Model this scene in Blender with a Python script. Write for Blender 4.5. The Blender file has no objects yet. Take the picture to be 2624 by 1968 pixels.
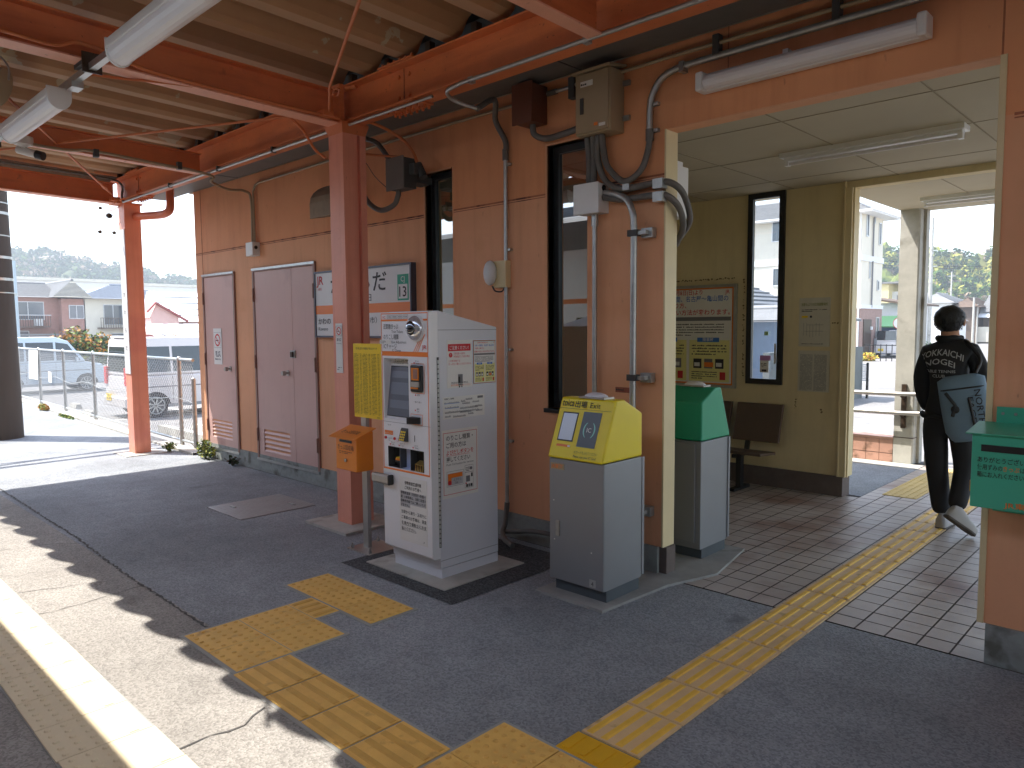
import bpy, bmesh, math, random
from mathutils import Vector, Matrix
from mathutils.bvhtree import BVHTree
random.seed(7)
SC = bpy.context.scene
COL = SC.collection
R = math.radians

# ------------------------------------------------------------------ camera
yaw, pitch, roll = R(-43.900), R(-4.4007), R(-0.399)
fw = Vector((math.sin(yaw)*math.cos(pitch), math.cos(yaw)*math.cos(pitch), math.sin(pitch)))
rt = Vector((math.cos(yaw), -math.sin(yaw), 0)); up = rt.cross(fw)
r2 = math.cos(roll)*rt + math.sin(roll)*up; u2 = -math.sin(roll)*rt + math.cos(roll)*up
cd = bpy.data.cameras.new('camera'); cam = bpy.data.objects.new('camera', cd); COL.objects.link(cam)
M = Matrix((r2, u2, -fw)).transposed().to_4x4(); M.translation = Vector((0, 0, 1.62)); cam.matrix_world = M
cd.sensor_width = 36; cd.lens = 25.97; cd.clip_start = 0.05; cd.clip_end = 3000
SC.camera = cam
# ------------------------------------------------------------------ sky, sun, exposure
toward_sun = Vector((-0.445, -0.33, 1)).normalized()
elev = math.asin(toward_sun.z); az = math.atan2(toward_sun.x, toward_sun.y)
W = bpy.data.worlds.new('World'); SC.world = W; W.use_nodes = True
nt = W.node_tree; sky = nt.nodes.new('ShaderNodeTexSky'); sky.sky_type = 'NISHITA'; sky.sun_disc = False
sky.sun_elevation = elev; sky.sun_rotation = az; sky.air_density = 1.0; sky.dust_density = 1.0; sky.ozone_density = 1.0
bg = nt.nodes['Background']; hs = nt.nodes.new('ShaderNodeHueSaturation'); hs.inputs['Saturation'].default_value = .68; nt.links.new(sky.outputs[0], hs.inputs['Color']); nt.links.new(hs.outputs[0], bg.inputs[0]); bg.inputs[1].default_value = 0.15
sd = bpy.data.lights.new('sun', 'SUN'); sd.energy = 2.6; sd.angle = R(0.5); sd.color = (1, 0.94, 0.86)
so = bpy.data.objects.new('sun', sd); COL.objects.link(so); so.rotation_euler = toward_sun.to_track_quat('Z', 'Y').to_euler()
SC.view_settings.view_transform = 'Standard'; SC.view_settings.look = 'None'; SC.view_settings.gamma = 1
SC.view_settings.exposure = 1.96
SC.render.engine = 'CYCLES'
SC.cycles.max_bounces = 10; SC.cycles.diffuse_bounces = 6; SC.cycles.glossy_bounces = 4; SC.cycles.transparent_max_bounces = 16
SC.cycles.use_denoising = True; SC.cycles.caustics_reflective = False; SC.cycles.caustics_refractive = False
SC.cycles.sample_clamp_indirect = 8

# ------------------------------------------------------------------ materials
def S(r, g, b):
    f = lambda c: (c/255/12.92) if c/255 <= 0.04045 else ((c/255+0.055)/1.055)**2.4
    return (f(r), f(g), f(b))
MATS = {}
def mat(name, rgb, rough=.6, metal=0, var=.10, vs=2.5, bump=0., bs=80, spot=None, spec=.5, streak=0, alpha=None):
    if name in MATS: return MATS[name]
    m = bpy.data.materials.new(name); m.use_nodes = True; n = m.node_tree.nodes; l = m.node_tree.links
    p = n['Principled BSDF']; p.inputs['Roughness'].default_value = rough; p.inputs['Metallic'].default_value = metal
    p.inputs['Specular IOR Level'].default_value = spec
    p.inputs['Base Color'].default_value = (*rgb, 1)
    g = n.new('ShaderNodeNewGeometry')
    last = None
    if var > 0:
        nz = n.new('ShaderNodeTexNoise'); nz.inputs['Scale'].default_value = vs; nz.inputs['Detail'].default_value = 6; nz.inputs['Roughness'].default_value = .65
        if streak:
            mp = n.new('ShaderNodeMapping'); mp.inputs['Scale'].default_value = (1, 1, streak)
            l.new(g.outputs['Position'], mp.inputs[0]); l.new(mp.outputs[0], nz.inputs[0])
        else: l.new(g.outputs['Position'], nz.inputs[0])
        cr = n.new('ShaderNodeValToRGB'); cr.color_ramp.elements[0].position = .3; cr.color_ramp.elements[1].position = .7
        cr.color_ramp.elements[0].color = tuple(max(0, c*(1-var)) for c in rgb)+(1,); cr.color_ramp.elements[1].color = tuple(min(1, c*(1+var)) for c in rgb)+(1,)
        l.new(nz.outputs[0], cr.inputs[0]); last = cr.outputs[0]
    if spot:   # (rgb, scale, threshold, softness)
        n2 = n.new('ShaderNodeTexNoise'); n2.inputs['Scale'].default_value = spot[1]; n2.inputs['Detail'].default_value = 4
        l.new(g.outputs['Position'], n2.inputs[0])
        mr = n.new('ShaderNodeMapRange'); mr.inputs[1].default_value = spot[2]; mr.inputs[2].default_value = spot[2]+spot[3]
        l.new(n2.outputs[0], mr.inputs[0]); mx = n.new('ShaderNodeMix'); mx.data_type = 'RGBA'
        l.new(mr.outputs[0], mx.inputs[0]); l.new(last, mx.inputs[6]); mx.inputs[7].default_value = (*spot[0], 1); last = mx.outputs[2]
    if last: l.new(last, p.inputs['Base Color'])
    if bump:
        b3 = n.new('ShaderNodeTexNoise'); b3.inputs['Scale'].default_value = bs; b3.inputs['Detail'].default_value = 3
        l.new(g.outputs['Position'], b3.inputs[0]); bp = n.new('ShaderNodeBump'); bp.inputs['Strength'].default_value = bump; bp.inputs['Distance'].default_value = .004
        l.new(b3.outputs[0], bp.inputs['Height']); l.new(bp.outputs[0], p.inputs['Normal'])
    MATS[name] = m; return m
def nodes_of(m): return m.node_tree.nodes, m.node_tree.links, m.node_tree.nodes['Principled BSDF']
def asphalt(name, base, speck, dark, stain=.25, rough=.85):
    m = mat(name, base, rough, var=0); n, l, p = nodes_of(m); p.inputs['Specular IOR Level'].default_value = .35
    g = n.new('ShaderNodeNewGeometry')
    v = n.new('ShaderNodeTexVoronoi'); v.inputs['Scale'].default_value = 115; l.new(g.outputs['Position'], v.inputs[0])
    cr = n.new('ShaderNodeValToRGB'); e = cr.color_ramp.elements; e[0].color = (*dark, 1); e[1].color = (*speck, 1); e[0].position = .1; e[1].position = .9
    e2 = cr.color_ramp.elements.new(.45); e2.color = (*base, 1)
    sx = n.new('ShaderNodeSeparateColor'); l.new(v.outputs['Color'], sx.inputs[0]); l.new(sx.outputs[0], cr.inputs[0])
    last = cr.outputs[0]
    for sc, lo, hi, amt, det in ((.7, .35, .7, stain, 6), (5, .3, .7, stain*.45, 5)):
        nz = n.new('ShaderNodeTexNoise'); nz.inputs['Scale'].default_value = sc; nz.inputs['Detail'].default_value = det; l.new(g.outputs['Position'], nz.inputs[0])
        mr = n.new('ShaderNodeMapRange'); mr.inputs[1].default_value = lo; mr.inputs[2].default_value = hi; mr.inputs[3].default_value = 1-amt; mr.inputs[4].default_value = 1+amt
        l.new(nz.outputs[0], mr.inputs[0]); mx = n.new('ShaderNodeMix'); mx.data_type = 'RGBA'; mx.blend_type = 'MULTIPLY'; mx.inputs[0].default_value = 1
        l.new(last, mx.inputs[6]); l.new(mr.outputs[0], mx.inputs[7]); last = mx.outputs[2]
    # larger pebbles and trodden-in gum spots
    v2 = n.new('ShaderNodeTexVoronoi'); v2.inputs['Scale'].default_value = 42; l.new(g.outputs['Position'], v2.inputs[0]); m2 = n.new('ShaderNodeMapRange'); m2.inputs[1].default_value = .12; m2.inputs[2].default_value = .3; m2.inputs[3].default_value = 1; m2.inputs[4].default_value = 0; l.new(v2.outputs['Distance'], m2.inputs[0])
    s2 = n.new('ShaderNodeSeparateColor'); l.new(v2.outputs['Color'], s2.inputs[0]); g2 = n.new('ShaderNodeMath'); g2.operation = 'GREATER_THAN'; g2.inputs[1].default_value = .72; l.new(s2.outputs[1], g2.inputs[0]); k2 = n.new('ShaderNodeMath'); k2.operation = 'MULTIPLY'; l.new(m2.outputs[0], k2.inputs[0]); l.new(g2.outputs[0], k2.inputs[1]); k3 = n.new('ShaderNodeMath'); k3.operation = 'MULTIPLY'; k3.inputs[1].default_value = .10; l.new(k2.outputs[0], k3.inputs[0])
    mx = n.new('ShaderNodeMix'); mx.data_type = 'RGBA'; l.new(k3.outputs[0], mx.inputs[0]); l.new(last, mx.inputs[6]); l.new(s2.outputs[0], mx.inputs[7]) if False else None; mx.inputs[7].default_value = (*speck, 1); last = mx.outputs[2]
    v3 = n.new('ShaderNodeTexVoronoi'); v3.inputs['Scale'].default_value = 2.6; v3.inputs['Randomness'].default_value = 1; l.new(g.outputs['Position'], v3.inputs[0]); m3 = n.new('ShaderNodeMapRange'); m3.inputs[1].default_value = .05; m3.inputs[2].default_value = .075; m3.inputs[3].default_value = .5; m3.inputs[4].default_value = 0; l.new(v3.outputs['Distance'], m3.inputs[0])
    mx = n.new('ShaderNodeMix'); mx.data_type = 'RGBA'; l.new(m3.outputs[0], mx.inputs[0]); l.new(last, mx.inputs[6]); mx.inputs[7].default_value = (*dark, 1); last = mx.outputs[2]
    # oily blotches
    nz = n.new('ShaderNodeTexNoise'); nz.inputs['Scale'].default_value = 2.3; nz.inputs['Detail'].default_value = 3; l.new(g.outputs['Position'], nz.inputs[0])
    mr = n.new('ShaderNodeMapRange'); mr.inputs[1].default_value = .67; mr.inputs[2].default_value = .74; mr.inputs[4].default_value = .55; l.new(nz.outputs[0], mr.inputs[0])
    mx = n.new('ShaderNodeMix'); mx.data_type = 'RGBA'; l.new(mr.outputs[0], mx.inputs[0]); l.new(last, mx.inputs[6]); mx.inputs[7].default_value = tuple(c*.45 for c in base)+(1,); last = mx.outputs[2]
    l.new(last, p.inputs['Base Color'])
    bp = n.new('ShaderNodeBump'); bp.inputs['Strength'].default_value = .55; bp.inputs['Distance'].default_value = .004; l.new(v.outputs['Distance'], bp.inputs['Height']); l.new(bp.outputs[0], p.inputs['Normal'])
    return m
def emis(name, rgb, st):
    m = mat(name, rgb, .4, var=0); n, l, p = nodes_of(m); p.inputs['Emission Color'].default_value = (*rgb, 1); p.inputs['Emission Strength'].default_value = st; return m

M_old = asphalt('platform_asphalt_old', S(150, 146, 140), S(163, 159, 153), S(132, 128, 123), .18)
M_new = asphalt('platform_asphalt_new', S(140, 144, 148), S(153, 157, 161), S(122, 126, 131), .2)
M_lot = asphalt('parking_asphalt', S(136, 134, 132), S(156, 154, 152), S(112, 111, 110), .12)
M_patch = asphalt('asphalt_patch', S(70, 72, 74), S(95, 96, 98), S(52, 53, 55), .15)
M_conc = mat('concrete', S(152, 152, 148), .9, var=.16, vs=4, bump=.4, bs=60, spot=(S(120, 118, 108), 3, .6, .12))
M_concl = mat('pale_concrete', S(180, 178, 170), .9, var=.14, vs=5, bump=.4, bs=70, spot=(S(140, 136, 126), 4, .58, .15))
M_plinth = mat('plinth_concrete', S(150, 156, 152), .9, var=.2, vs=6, bump=.5, bs=50, spot=(S(105, 106, 98), 5, .58, .1))
M_wall = mat('painted_wall', S(232, 170, 128), .75, var=.05, vs=1.6, bump=.25, bs=35, spot=(S(214, 150, 104), 1.4, .6, .2))
M_wall_bounce = mat('upper_wall_bounce_tint', S(231, 161, 114), .75, var=.06, vs=1.6, bump=.25, bs=35, spot=(S(214, 143, 94), 1.4, .6, .2))  # wall paint with warm bounced light put into the colour of the upper band
M_seam = mat('wall_joint', S(176, 108, 74), .8, var=.2, vs=9, spot=(S(96, 52, 38), 7, .55, .1))
M_beam = mat('orange_steel_paint', S(214, 124, 74), .5, var=.12, vs=3, bump=.15, bs=30, spot=(S(150, 84, 58), 6, .68, .1))
M_beam_bounce = mat('beam_flange_bounce_tint', S(240, 176, 148), .5, var=.1, vs=3, bump=.1, bs=30, spot=(S(150, 84, 60), 8, .66, .06))  # beam paint made paler, painting ground bounce onto the lower flanges
M_col = mat('salmon_steel_paint', S(234, 158, 134), .42, var=.08, vs=2, bump=.1, bs=25, spot=(S(222, 140, 128), 1.5, .55, .2))
M_deck = mat('deck_steel', S(182, 144, 106), .7, var=.12, vs=1.5, spot=(S(190, 180, 152), 4.2, .625, .012))
M_deck_bounce = mat('deck_trough_bounce_tint', S(188, 154, 122), .7, var=.08, vs=1.5)  # deck colour lightened on trough bottoms to carry light bounced off the ground
M_galv = mat('galvanised_steel', S(178, 180, 178), .38, .75, var=.12, vs=18)
M_grey = mat('grey_conduit', S(104, 100, 95), .6, var=.1, vs=8)
M_dgrey = mat('dark_grey', S(66, 66, 66), .6, var=.08)
M_orp = mat('orange_conduit', S(206, 118, 66), .55, var=.08, vs=4)
M_orpipe = mat('orange_pipe', S(226, 122, 84), .45, var=.06)
M_cream = mat('cream_trim', S(224, 206, 160), .5, var=.05, vs=4)
M_inner = mat('cream_inner_wall', S(222, 206, 162), .8, var=.07, vs=2, bump=.2, bs=30)
M_inpl = mat('dark_skirting', S(104, 92, 86), .85, var=.15, vs=8, bump=.3)
M_ceil = mat('ceiling_board', S(194, 184, 160), .85, var=.05, vs=1.5)
M_line = mat('joint_line', S(150, 138, 114), .8, var=0)
M_door = mat('pink_door_paint', S(206, 168, 158), .45, var=.045, vs=1.8, spot=(S(188, 146, 138), 2, .6, .15))
M_dframe = mat('door_frame', S(150, 112, 98), .5, var=.08)
M_black = mat('black', S(26, 26, 27), .45, var=0)
M_blackm = mat('black_window_frame', S(30, 31, 32), .4, var=.05)
M_white = mat('white_board', S(226, 227, 226), .4, var=.03, vs=2)
M_paper = mat('paper', S(232, 231, 226), .7, var=.03, vs=8)
M_oldpaper = mat('old_paper', S(205, 200, 182), .8, var=.05, vs=8)
M_mach = mat('machine_body', S(218, 220, 226), .42, var=.025, vs=2)
M_machf = mat('machine_front', S(234, 234, 236), .35, var=.02, vs=2)
M_orange = mat('signal_orange', S(238, 128, 42), .4, var=.03)
M_orbox = mat('orange_box', S(232, 132, 14), .35, var=.03)
M_yel = mat('yellow_shell', S(238, 216, 20), .38, var=.03, vs=4)
M_yboard = mat('yellow_board', S(242, 206, 28), .45, var=.03)
M_ybd = mat('olive_print', S(130, 104, 14), .6, var=0)
M_green = mat('green_shell', S(34, 158, 116), .38, var=.04)
M_green2 = mat('green_box_paint', S(72, 186, 150), .4, var=.04, vs=3)
M_steel = mat('grey_cabinet', S(142, 145, 148), .4, .35, var=.06, vs=1.2)
M_steeld = mat('cabinet_base', S(82, 90, 96), .5, .2, var=.08)
M_stain = mat('stainless', S(176, 172, 166), .42, .7, var=.06, vs=10)
M_red = mat('red_ink', S(205, 40, 44), .6, var=0)
M_ink = mat('black_ink', S(44, 44, 46), .6, var=0)
M_inkg = mat('grey_ink', S(120, 120, 122), .7, var=0)
M_blue = mat('blue_ink', S(60, 120, 200), .6, var=0)
M_pyel = mat('pale_yellow_ink', S(232, 226, 150), .6, var=0)
M_teal = mat('teal_ink', S(60, 170, 140), .6, var=0)
M_screen = mat('screen', S(108, 112, 124), .12, var=.05, vs=6)
M_lamp = mat('lamp_cover', S(230, 228, 230), .3, var=.02)
M_tact = mat('tactile_yellow', S(234, 188, 98), .7, var=.09, vs=5, bump=.25, bs=120, spot=(S(196, 150, 78), 9, .62, .1))
M_tdot = mat('tactile_dot', S(224, 174, 88), .7, var=.1, vs=9)
M_tactm = mat('tactile_mat', S(226, 192, 142), .65, var=.08, vs=6, spot=(S(170, 138, 86), 7, .6, .12))
M_tactb = mat('tactile_bar', S(236, 188, 66), .6, var=.1, vs=10)
M_yfresh = mat('fresh_yellow', S(226, 172, 20), .6, var=.06)
M_edge = mat('platform_edge_tile', S(230, 214, 178), .75, var=.05, vs=6, bump=.2)
M_edgeg = mat('tile_gap', S(158, 158, 154), .9, var=.1)
M_bronze = mat('bronze', S(64, 48, 36), .5, .2, var=.1)
M_panel = mat('beige_panel', S(170, 152, 122), .5, var=.05)
M_brown = mat('brown_box', S(104, 56, 34), .55, var=.08)
M_tyre = mat('tyre', S(30, 30, 31), .8, var=.1, vs=20)
M_glassd = mat('dark_glass', S(26, 32, 38), .05, var=0, spec=.9)

def glassy(name, tint, refl=.12):
    m = bpy.data.materials.new(name); m.use_nodes = True; n = m.node_tree.nodes; l = m.node_tree.links; n.clear()
    o = n.new('ShaderNodeOutputMaterial'); t = n.new('ShaderNodeBsdfTransparent'); t.inputs[0].default_value = (*tint, 1)
    g = n.new('ShaderNodeBsdfGlossy'); g.inputs['Roughness'].default_value = .01; g.inputs[0].default_value = (1, 1, 1, 1)
    f = n.new('ShaderNodeFresnel'); f.inputs[0].default_value = 1.5; a = n.new('ShaderNodeMath'); a.operation = 'MAXIMUM'; a.inputs[1].default_value = refl
    l.new(f.outputs[0], a.inputs[0]); mx = n.new('ShaderNodeMixShader'); l.new(a.outputs[0], mx.inputs[0]); l.new(t.outputs[0], mx.inputs[1]); l.new(g.outputs[0], mx.inputs[2]); l.new(mx.outputs[0], o.inputs[0])
    return m
def weather(m, axis_scale, lo, hi, amt, rgb):
    """streaks and grime mixed over a paint"""
    n, l, p = nodes_of(m); src = p.inputs['Base Color'].links[0].from_socket; g = n.new('ShaderNodeNewGeometry'); mp = n.new('ShaderNodeMapping'); mp.inputs['Scale'].default_value = axis_scale; l.new(g.outputs['Position'], mp.inputs[0])
    nz = n.new('ShaderNodeTexNoise'); nz.inputs['Scale'].default_value = 1; nz.inputs['Detail'].default_value = 7; nz.inputs['Roughness'].default_value = .6; l.new(mp.outputs[0], nz.inputs[0]); mr = n.new('ShaderNodeMapRange'); mr.inputs[1].default_value = lo; mr.inputs[2].default_value = hi; mr.inputs[4].default_value = amt; l.new(nz.outputs[0], mr.inputs[0])
    mx = n.new('ShaderNodeMix'); mx.data_type = 'RGBA'; l.new(mr.outputs[0], mx.inputs[0]); l.new(src, mx.inputs[6]); mx.inputs[7].default_value = (*rgb, 1); l.new(mx.outputs[2], p.inputs['Base Color'])
weather(M_wall_bounce, (9, 9, .7), .5, .75, .35, S(196, 122, 74)); weather(M_wall_bounce, (22, 22, 9), .66, .74, .5, S(150, 84, 52)); weather(M_wall, (9, 9, .7), .5, .75, .35, S(190, 128, 92)); weather(M_wall, (22, 22, 9), .66, .74, .5, S(158, 100, 72)); weather(M_wall, (1.2, 1.2, 1.6), .45, .7, .3, S(236, 182, 142))
weather(M_beam, (1.5, 1.5, 12), .5, .72, .45, S(172, 84, 50)); weather(M_beam, (30, 30, 30), .66, .72, .7, S(104, 56, 40)); weather(M_beam_bounce, (26, 26, 26), .66, .72, .6, S(140, 84, 60)); weather(M_col, (16, 16, .8), .5, .75, .4, S(200, 112, 92)); weather(M_col, (30, 30, 14), .68, .74, .6, S(140, 70, 56))
weather(M_door, (14, 14, 1), .55, .75, .25, S(184, 146, 136)); weather(M_door, (40, 40, 30), .70, .75, .6, S(150, 112, 100)); weather(M_inner, (8, 8, .8), .5, .75, .35, S(188, 168, 122)); weather(M_steel, (2, 2, 30), .5, .8, .3, S(140, 140, 140)); weather(M_mach, (3, 3, 1), .55, .8, .15, S(200, 200, 204))
weather(M_tact, (7, 7, 7), .5, .72, .4, S(206, 158, 84)); weather(M_tactm, (4, 4, 4), .52, .72, .35, S(204, 168, 122)); weather(M_deck, (12, .5, 12), .5, .75, .5, S(170, 126, 92))
weather(M_plinth, (6, 6, 14), .5, .7, .5, S(116, 118, 110)); weather(M_ceil, (1.2, 1.2, 1), .45, .75, .4, S(186, 174, 146)); weather(M_galv, (14, 14, 4), .55, .75, .4, S(140, 138, 132))
M_glass = glassy('window_glass', (.8, .84, .88), .08)
M_glassr = glassy('reflecting_glass', (.22, .25, .27), .30)

# ------------------------------------------------------------------ mesh builder
TX = {}
def glyphs(s, bold):
    k = (s, bold)
    if k not in TX:
        c = bpy.data.curves.new('t', 'FONT'); c.body = s; c.resolution_u = 2; c.size = 1; c.offset = .009 if bold else 0.0; c.fill_mode = 'FRONT'
        o = bpy.data.objects.new('t', c); me = bpy.data.meshes.new_from_object(o)
        vs = [(v.co.x, v.co.y) for v in me.vertices]; fs = [tuple(p.vertices) for p in me.polygons if len(p.vertices) > 2]
        # keep the faces looking +z
        out = []
        for f in fs:
            a = sum(vs[f[i]][0]*vs[f[(i+1) % len(f)]][1]-vs[f[(i+1) % len(f)]][0]*vs[f[i]][1] for i in range(len(f)))
            out.append(f if a > 0 else f[::-1])
        bpy.data.objects.remove(o); bpy.data.curves.remove(c); bpy.data.meshes.remove(me)
        x0 = min((v[0] for v in vs), default=0); x1 = max((v[0] for v in vs), default=0)
        TX[k] = (vs, out, x0, x1)
    return TX[k]
ROOTLOC = {}
class MB:
    def __init__(s): s.v = []; s.f = []; s.m = []; s.sm = []; s.mats = []
    def mi(s, m):
        if m not in s.mats: s.mats.append(m)
        return s.mats.index(m)
    def add(s, vs, fs, m, smooth=False):
        b = len(s.v); k = s.mi(m); s.v += [tuple(v) for v in vs]
        for f in fs: s.f.append(tuple(b+i for i in f)); s.m.append(k); s.sm.append(smooth)
        return s
    def box(s, x0, x1, y0, y1, z0, z1, m, rot=None, c=None):
        x0, x1 = sorted((x0, x1)); y0, y1 = sorted((y0, y1)); z0, z1 = sorted((z0, z1))
        vs = [Vector(p) for p in ((x0, y0, z0), (x1, y0, z0), (x1, y1, z0), (x0, y1, z0), (x0, y0, z1), (x1, y0, z1), (x1, y1, z1), (x0, y1, z1))]
        if rot: vs = [rot @ (v-c)+c for v in vs]
        return s.add(vs, [(0, 3, 2, 1), (4, 5, 6, 7), (0, 1, 5, 4), (1, 2, 6, 5), (2, 3, 7, 6), (3, 0, 4, 7)], m)
    def quad(s, o, u, v, w, h, m):
        o = Vector(o); u = Vector(u); v = Vector(v)
        return s.add([o, o+u*w, o+u*w+v*h, o+v*h], [(0, 1, 2, 3)], m)
    def poly(s, pts, m): return s.add(pts, [tuple(range(len(pts)))], m)
    def prism(s, prof, axis, a0, a1, m, cap=True):
        # prof: list of 2D points in the two other axes (cyclic order), extruded along axis
        def P(p, a): return {'x': (a, p[0], p[1]), 'y': (p[0], a, p[1]), 'z': (p[0], p[1], a)}[axis]
        n = len(prof); vs = [P(p, a0) for p in prof]+[P(p, a1) for p in prof]
        fs = [(i, (i+1) % n, n+(i+1) % n, n+i) for i in range(n)]
        if cap: fs += [tuple(range(n))[::-1], tuple(range(n, 2*n))]
        return s.add(vs, fs, m)
    def tube(s, pts, r, m, n=8, cap=True, smooth=True, r1=None):
        pts = [Vector(p) for p in pts]; k = len(pts); rings = []
        prev = None
        for i, p in enumerate(pts):
            t = ((pts[min(i+1, k-1)]-p).normalized()+(p-pts[max(i-1, 0)]).normalized())
            t = t.normalized() if t.length > 1e-6 else Vector((0, 0, 1))
            if prev is None:
                a = Vector((0, 0, 1)) if abs(t.z) < .9 else Vector((1, 0, 0)); x = t.cross(a).normalized()
            else: x = (prev-t*prev.dot(t)).normalized()
            prev = x; y = t.cross(x)
            rr = r if r1 is None else r+(r1-r)*i/(k-1)
            rings.append([p+(x*math.cos(2*math.pi*j/n)+y*math.sin(2*math.pi*j/n))*rr for j in range(n)])
        vs = [v for rg in rings for v in rg]; fs = []
        for i in range(k-1):
            for j in range(n): fs.append((i*n+j, i*n+(j+1) % n, (i+1)*n+(j+1) % n, (i+1)*n+j))
        s.add(vs, fs, m, smooth)
        if cap: s.add(rings[0], [tuple(range(n))[::-1]], m); s.add(rings[-1], [tuple(range(n))], m)
        return s
    def smoothtube(s, pts, r, m, n=8, sub=6, **k):
        return s.tube(crom(pts, sub), r, m, n, **k)
    def cyl(s, p0, p1, r, m, n=16, r1=None): return s.tube([p0, p1], r, m, n, r1=r1)
    def ball(s, c, r, m, n=12, q=8):
        c = Vector(c); r = Vector((r, r, r)) if not hasattr(r, '__len__') else Vector(r); vs = []; fs = []
        for i in range(q+1):
            th = math.pi*i/q
            for j in range(n):
                ph = 2*math.pi*j/n; vs.append((c.x+r.x*math.sin(th)*math.cos(ph), c.y+r.y*math.sin(th)*math.sin(ph), c.z+r.z*math.cos(th)))
        for i in range(q):
            for j in range(n): fs.append((i*n+j, (i+1)*n+j, (i+1)*n+(j+1) % n, i*n+(j+1) % n))
        return s.add(vs, fs, m, True)
    def text(s, t, o, u, v, size, m, align='l', w=None, bold=False):
        vs, fs, x0, x1 = glyphs(t, bold); o = Vector(o); u = Vector(u).normalized(); v = Vector(v).normalized()
        kx = size if w is None else w/max(1e-6, x1-x0)
        off = -x0 if align == 'l' else (-(x0+x1)/2 if align == 'c' else -x1)
        return s.add([o+u*((p[0]+off)*kx)+v*(p[1]*size) for p in vs], fs, m)
    def build(s, name, parent=None, label=None, cat=None, group=None, kind=None, loc=None, bevel=0, sub=0, seg=2):
        me = bpy.data.meshes.new(name)
        base = Vector(ROOTLOC[parent.name]) if parent else Vector(loc if loc is not None else (0, 0, 0))
        me.from_pydata([tuple(Vector(v)-base) for v in s.v], [], s.f)
        for m in s.mats: me.materials.append(m)
        me.polygons.foreach_set('material_index', s.m); me.polygons.foreach_set('use_smooth', s.sm); me.update()
        o = bpy.data.objects.new(name, me); COL.objects.link(o)
        if parent: o.parent = parent; ROOTLOC[o.name] = tuple(base)
        else: o.location = base; ROOTLOC[o.name] = tuple(base)
        if bevel:
            bv = o.modifiers.new('bevel', 'BEVEL'); bv.width = bevel; bv.segments = seg; bv.limit_method = 'ANGLE'; bv.angle_limit = R(40)
        if sub:
            sb = o.modifiers.new('sub', 'SUBSURF'); sb.levels = sb.render_levels = sub
        tag(o, label, cat, group, kind); return o
def crom(pts, sub=6):
    pts = [Vector(p) for p in pts]; P = [pts[0]*2-pts[1]]+pts+[pts[-1]*2-pts[-2]]; out = []
    for i in range(1, len(P)-2):
        for j in range(sub):
            t = j/sub; a, b, c, d = P[i-1], P[i], P[i+1], P[i+2]
            out.append(.5*((2*b)+(c-a)*t+(2*a-5*b+4*c-d)*t*t+(3*b-a-3*c+d)*t**3))
    out.append(P[-2]); return out
def tag(o, label=None, cat=None, group=None, kind=None):
    if label: o['label'] = label
    if cat: o['category'] = cat
    if group: o['group'] = group
    if kind: o['kind'] = kind
def root(name, label, cat, loc, group=None):
    o = bpy.data.objects.new(name, None); COL.objects.link(o); o.location = loc; ROOTLOC[o.name] = tuple(loc); o.empty_display_size = .1
    tag(o, label, cat, group); return o
def copy_tree(o, parent=None):
    c = o.copy(); COL.objects.link(c)
    if parent: c.parent = parent
    for ch in o.children: copy_tree(ch, c)
    ROOTLOC[c.name] = ROOTLOC[o.name]
    return c
def struct(mb, name, **k): return mb.build(name, kind='structure', **k)
X, Y, Z = Vector((1, 0, 0)), Vector((0, 1, 0)), Vector((0, 0, 1))
NX, NY = -X, -Y
CAM = Vector((0, 0, 1.62))
def scribble(mb, o, u, v, w, h, rows, m, seed=1, fill=.55, gap=.35, block=1.0):
    """rows of small marks that read as fine print"""
    rd = random.Random(seed); o = Vector(o); u = Vector(u); v = Vector(v); rh = h/rows
    for i in range(rows):
        x = 0; lim = w*(1 if i < rows-1 else rd.uniform(.4, 1))
        while x < lim:
            cw = rh*rd.uniform(.35, .8)*block
            if rd.random() < .9:
                cw2 = min(cw, lim-x)
                if cw2 > rh*.1: mb.quad(o+u*x+v*(h-(i+1)*rh+rh*gap*.5), u, v, cw2*.8, rh*fill*rd.uniform(.6, 1), m)
            x += cw
# ================================================================== GROUND
b = MB(); b.quad((-900, 3.9, -.46), X, Y, 1500, 1500, M_lot); struct(b, 'ground')
b = MB(); b.quad((-900, -900, -1.1), X, Y, 1500, 905, mat('ballast', S(120, 112, 102), .9, var=.25, vs=14, bump=.6)); struct(b, 'track_bed')
ye = lambda x: 4.1+.038*(-9.85-x)
b = MB()
b.poly([(-45, -.06, 0), (10, -.06, 0), (10, 1.68, 0), (-45, 1.68, 0)], M_old)
b.poly([(-45, 1.68, 0), (10, 1.68, 0), (10, 4.02, 0), (-9.85, 4.02, 0), (-9.85, ye(-9.85), 0), (-45, ye(-45), 0)], M_new)
b.poly([(-45, -.06, -1.1), (10, -.06, -1.1), (10, -.06, 0), (-45, -.06, 0)], M_conc)
b.poly([(-45, ye(-45), 0), (-9.85, ye(-9.85), 0), (-9.85, ye(-9.85), -.6), (-45, ye(-45), -.6)], M_conc)
struct(b, 'platform')
# kerb along the fence
b = MB(); b.poly([(-9.5, 3.93, .03), (-9.5, 4.1, .03), (-45, ye(-45)+.02, .03), (-45, ye(-45)-.22, .03)][::-1], M_concl)
b.poly([(-45, ye(-45)-.22, .03), (-9.5, 3.93, .03), (-9.5, 3.93, 0), (-45, ye(-45)-.22, 0)][::-1], M_concl); struct(b, 'kerb')
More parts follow.
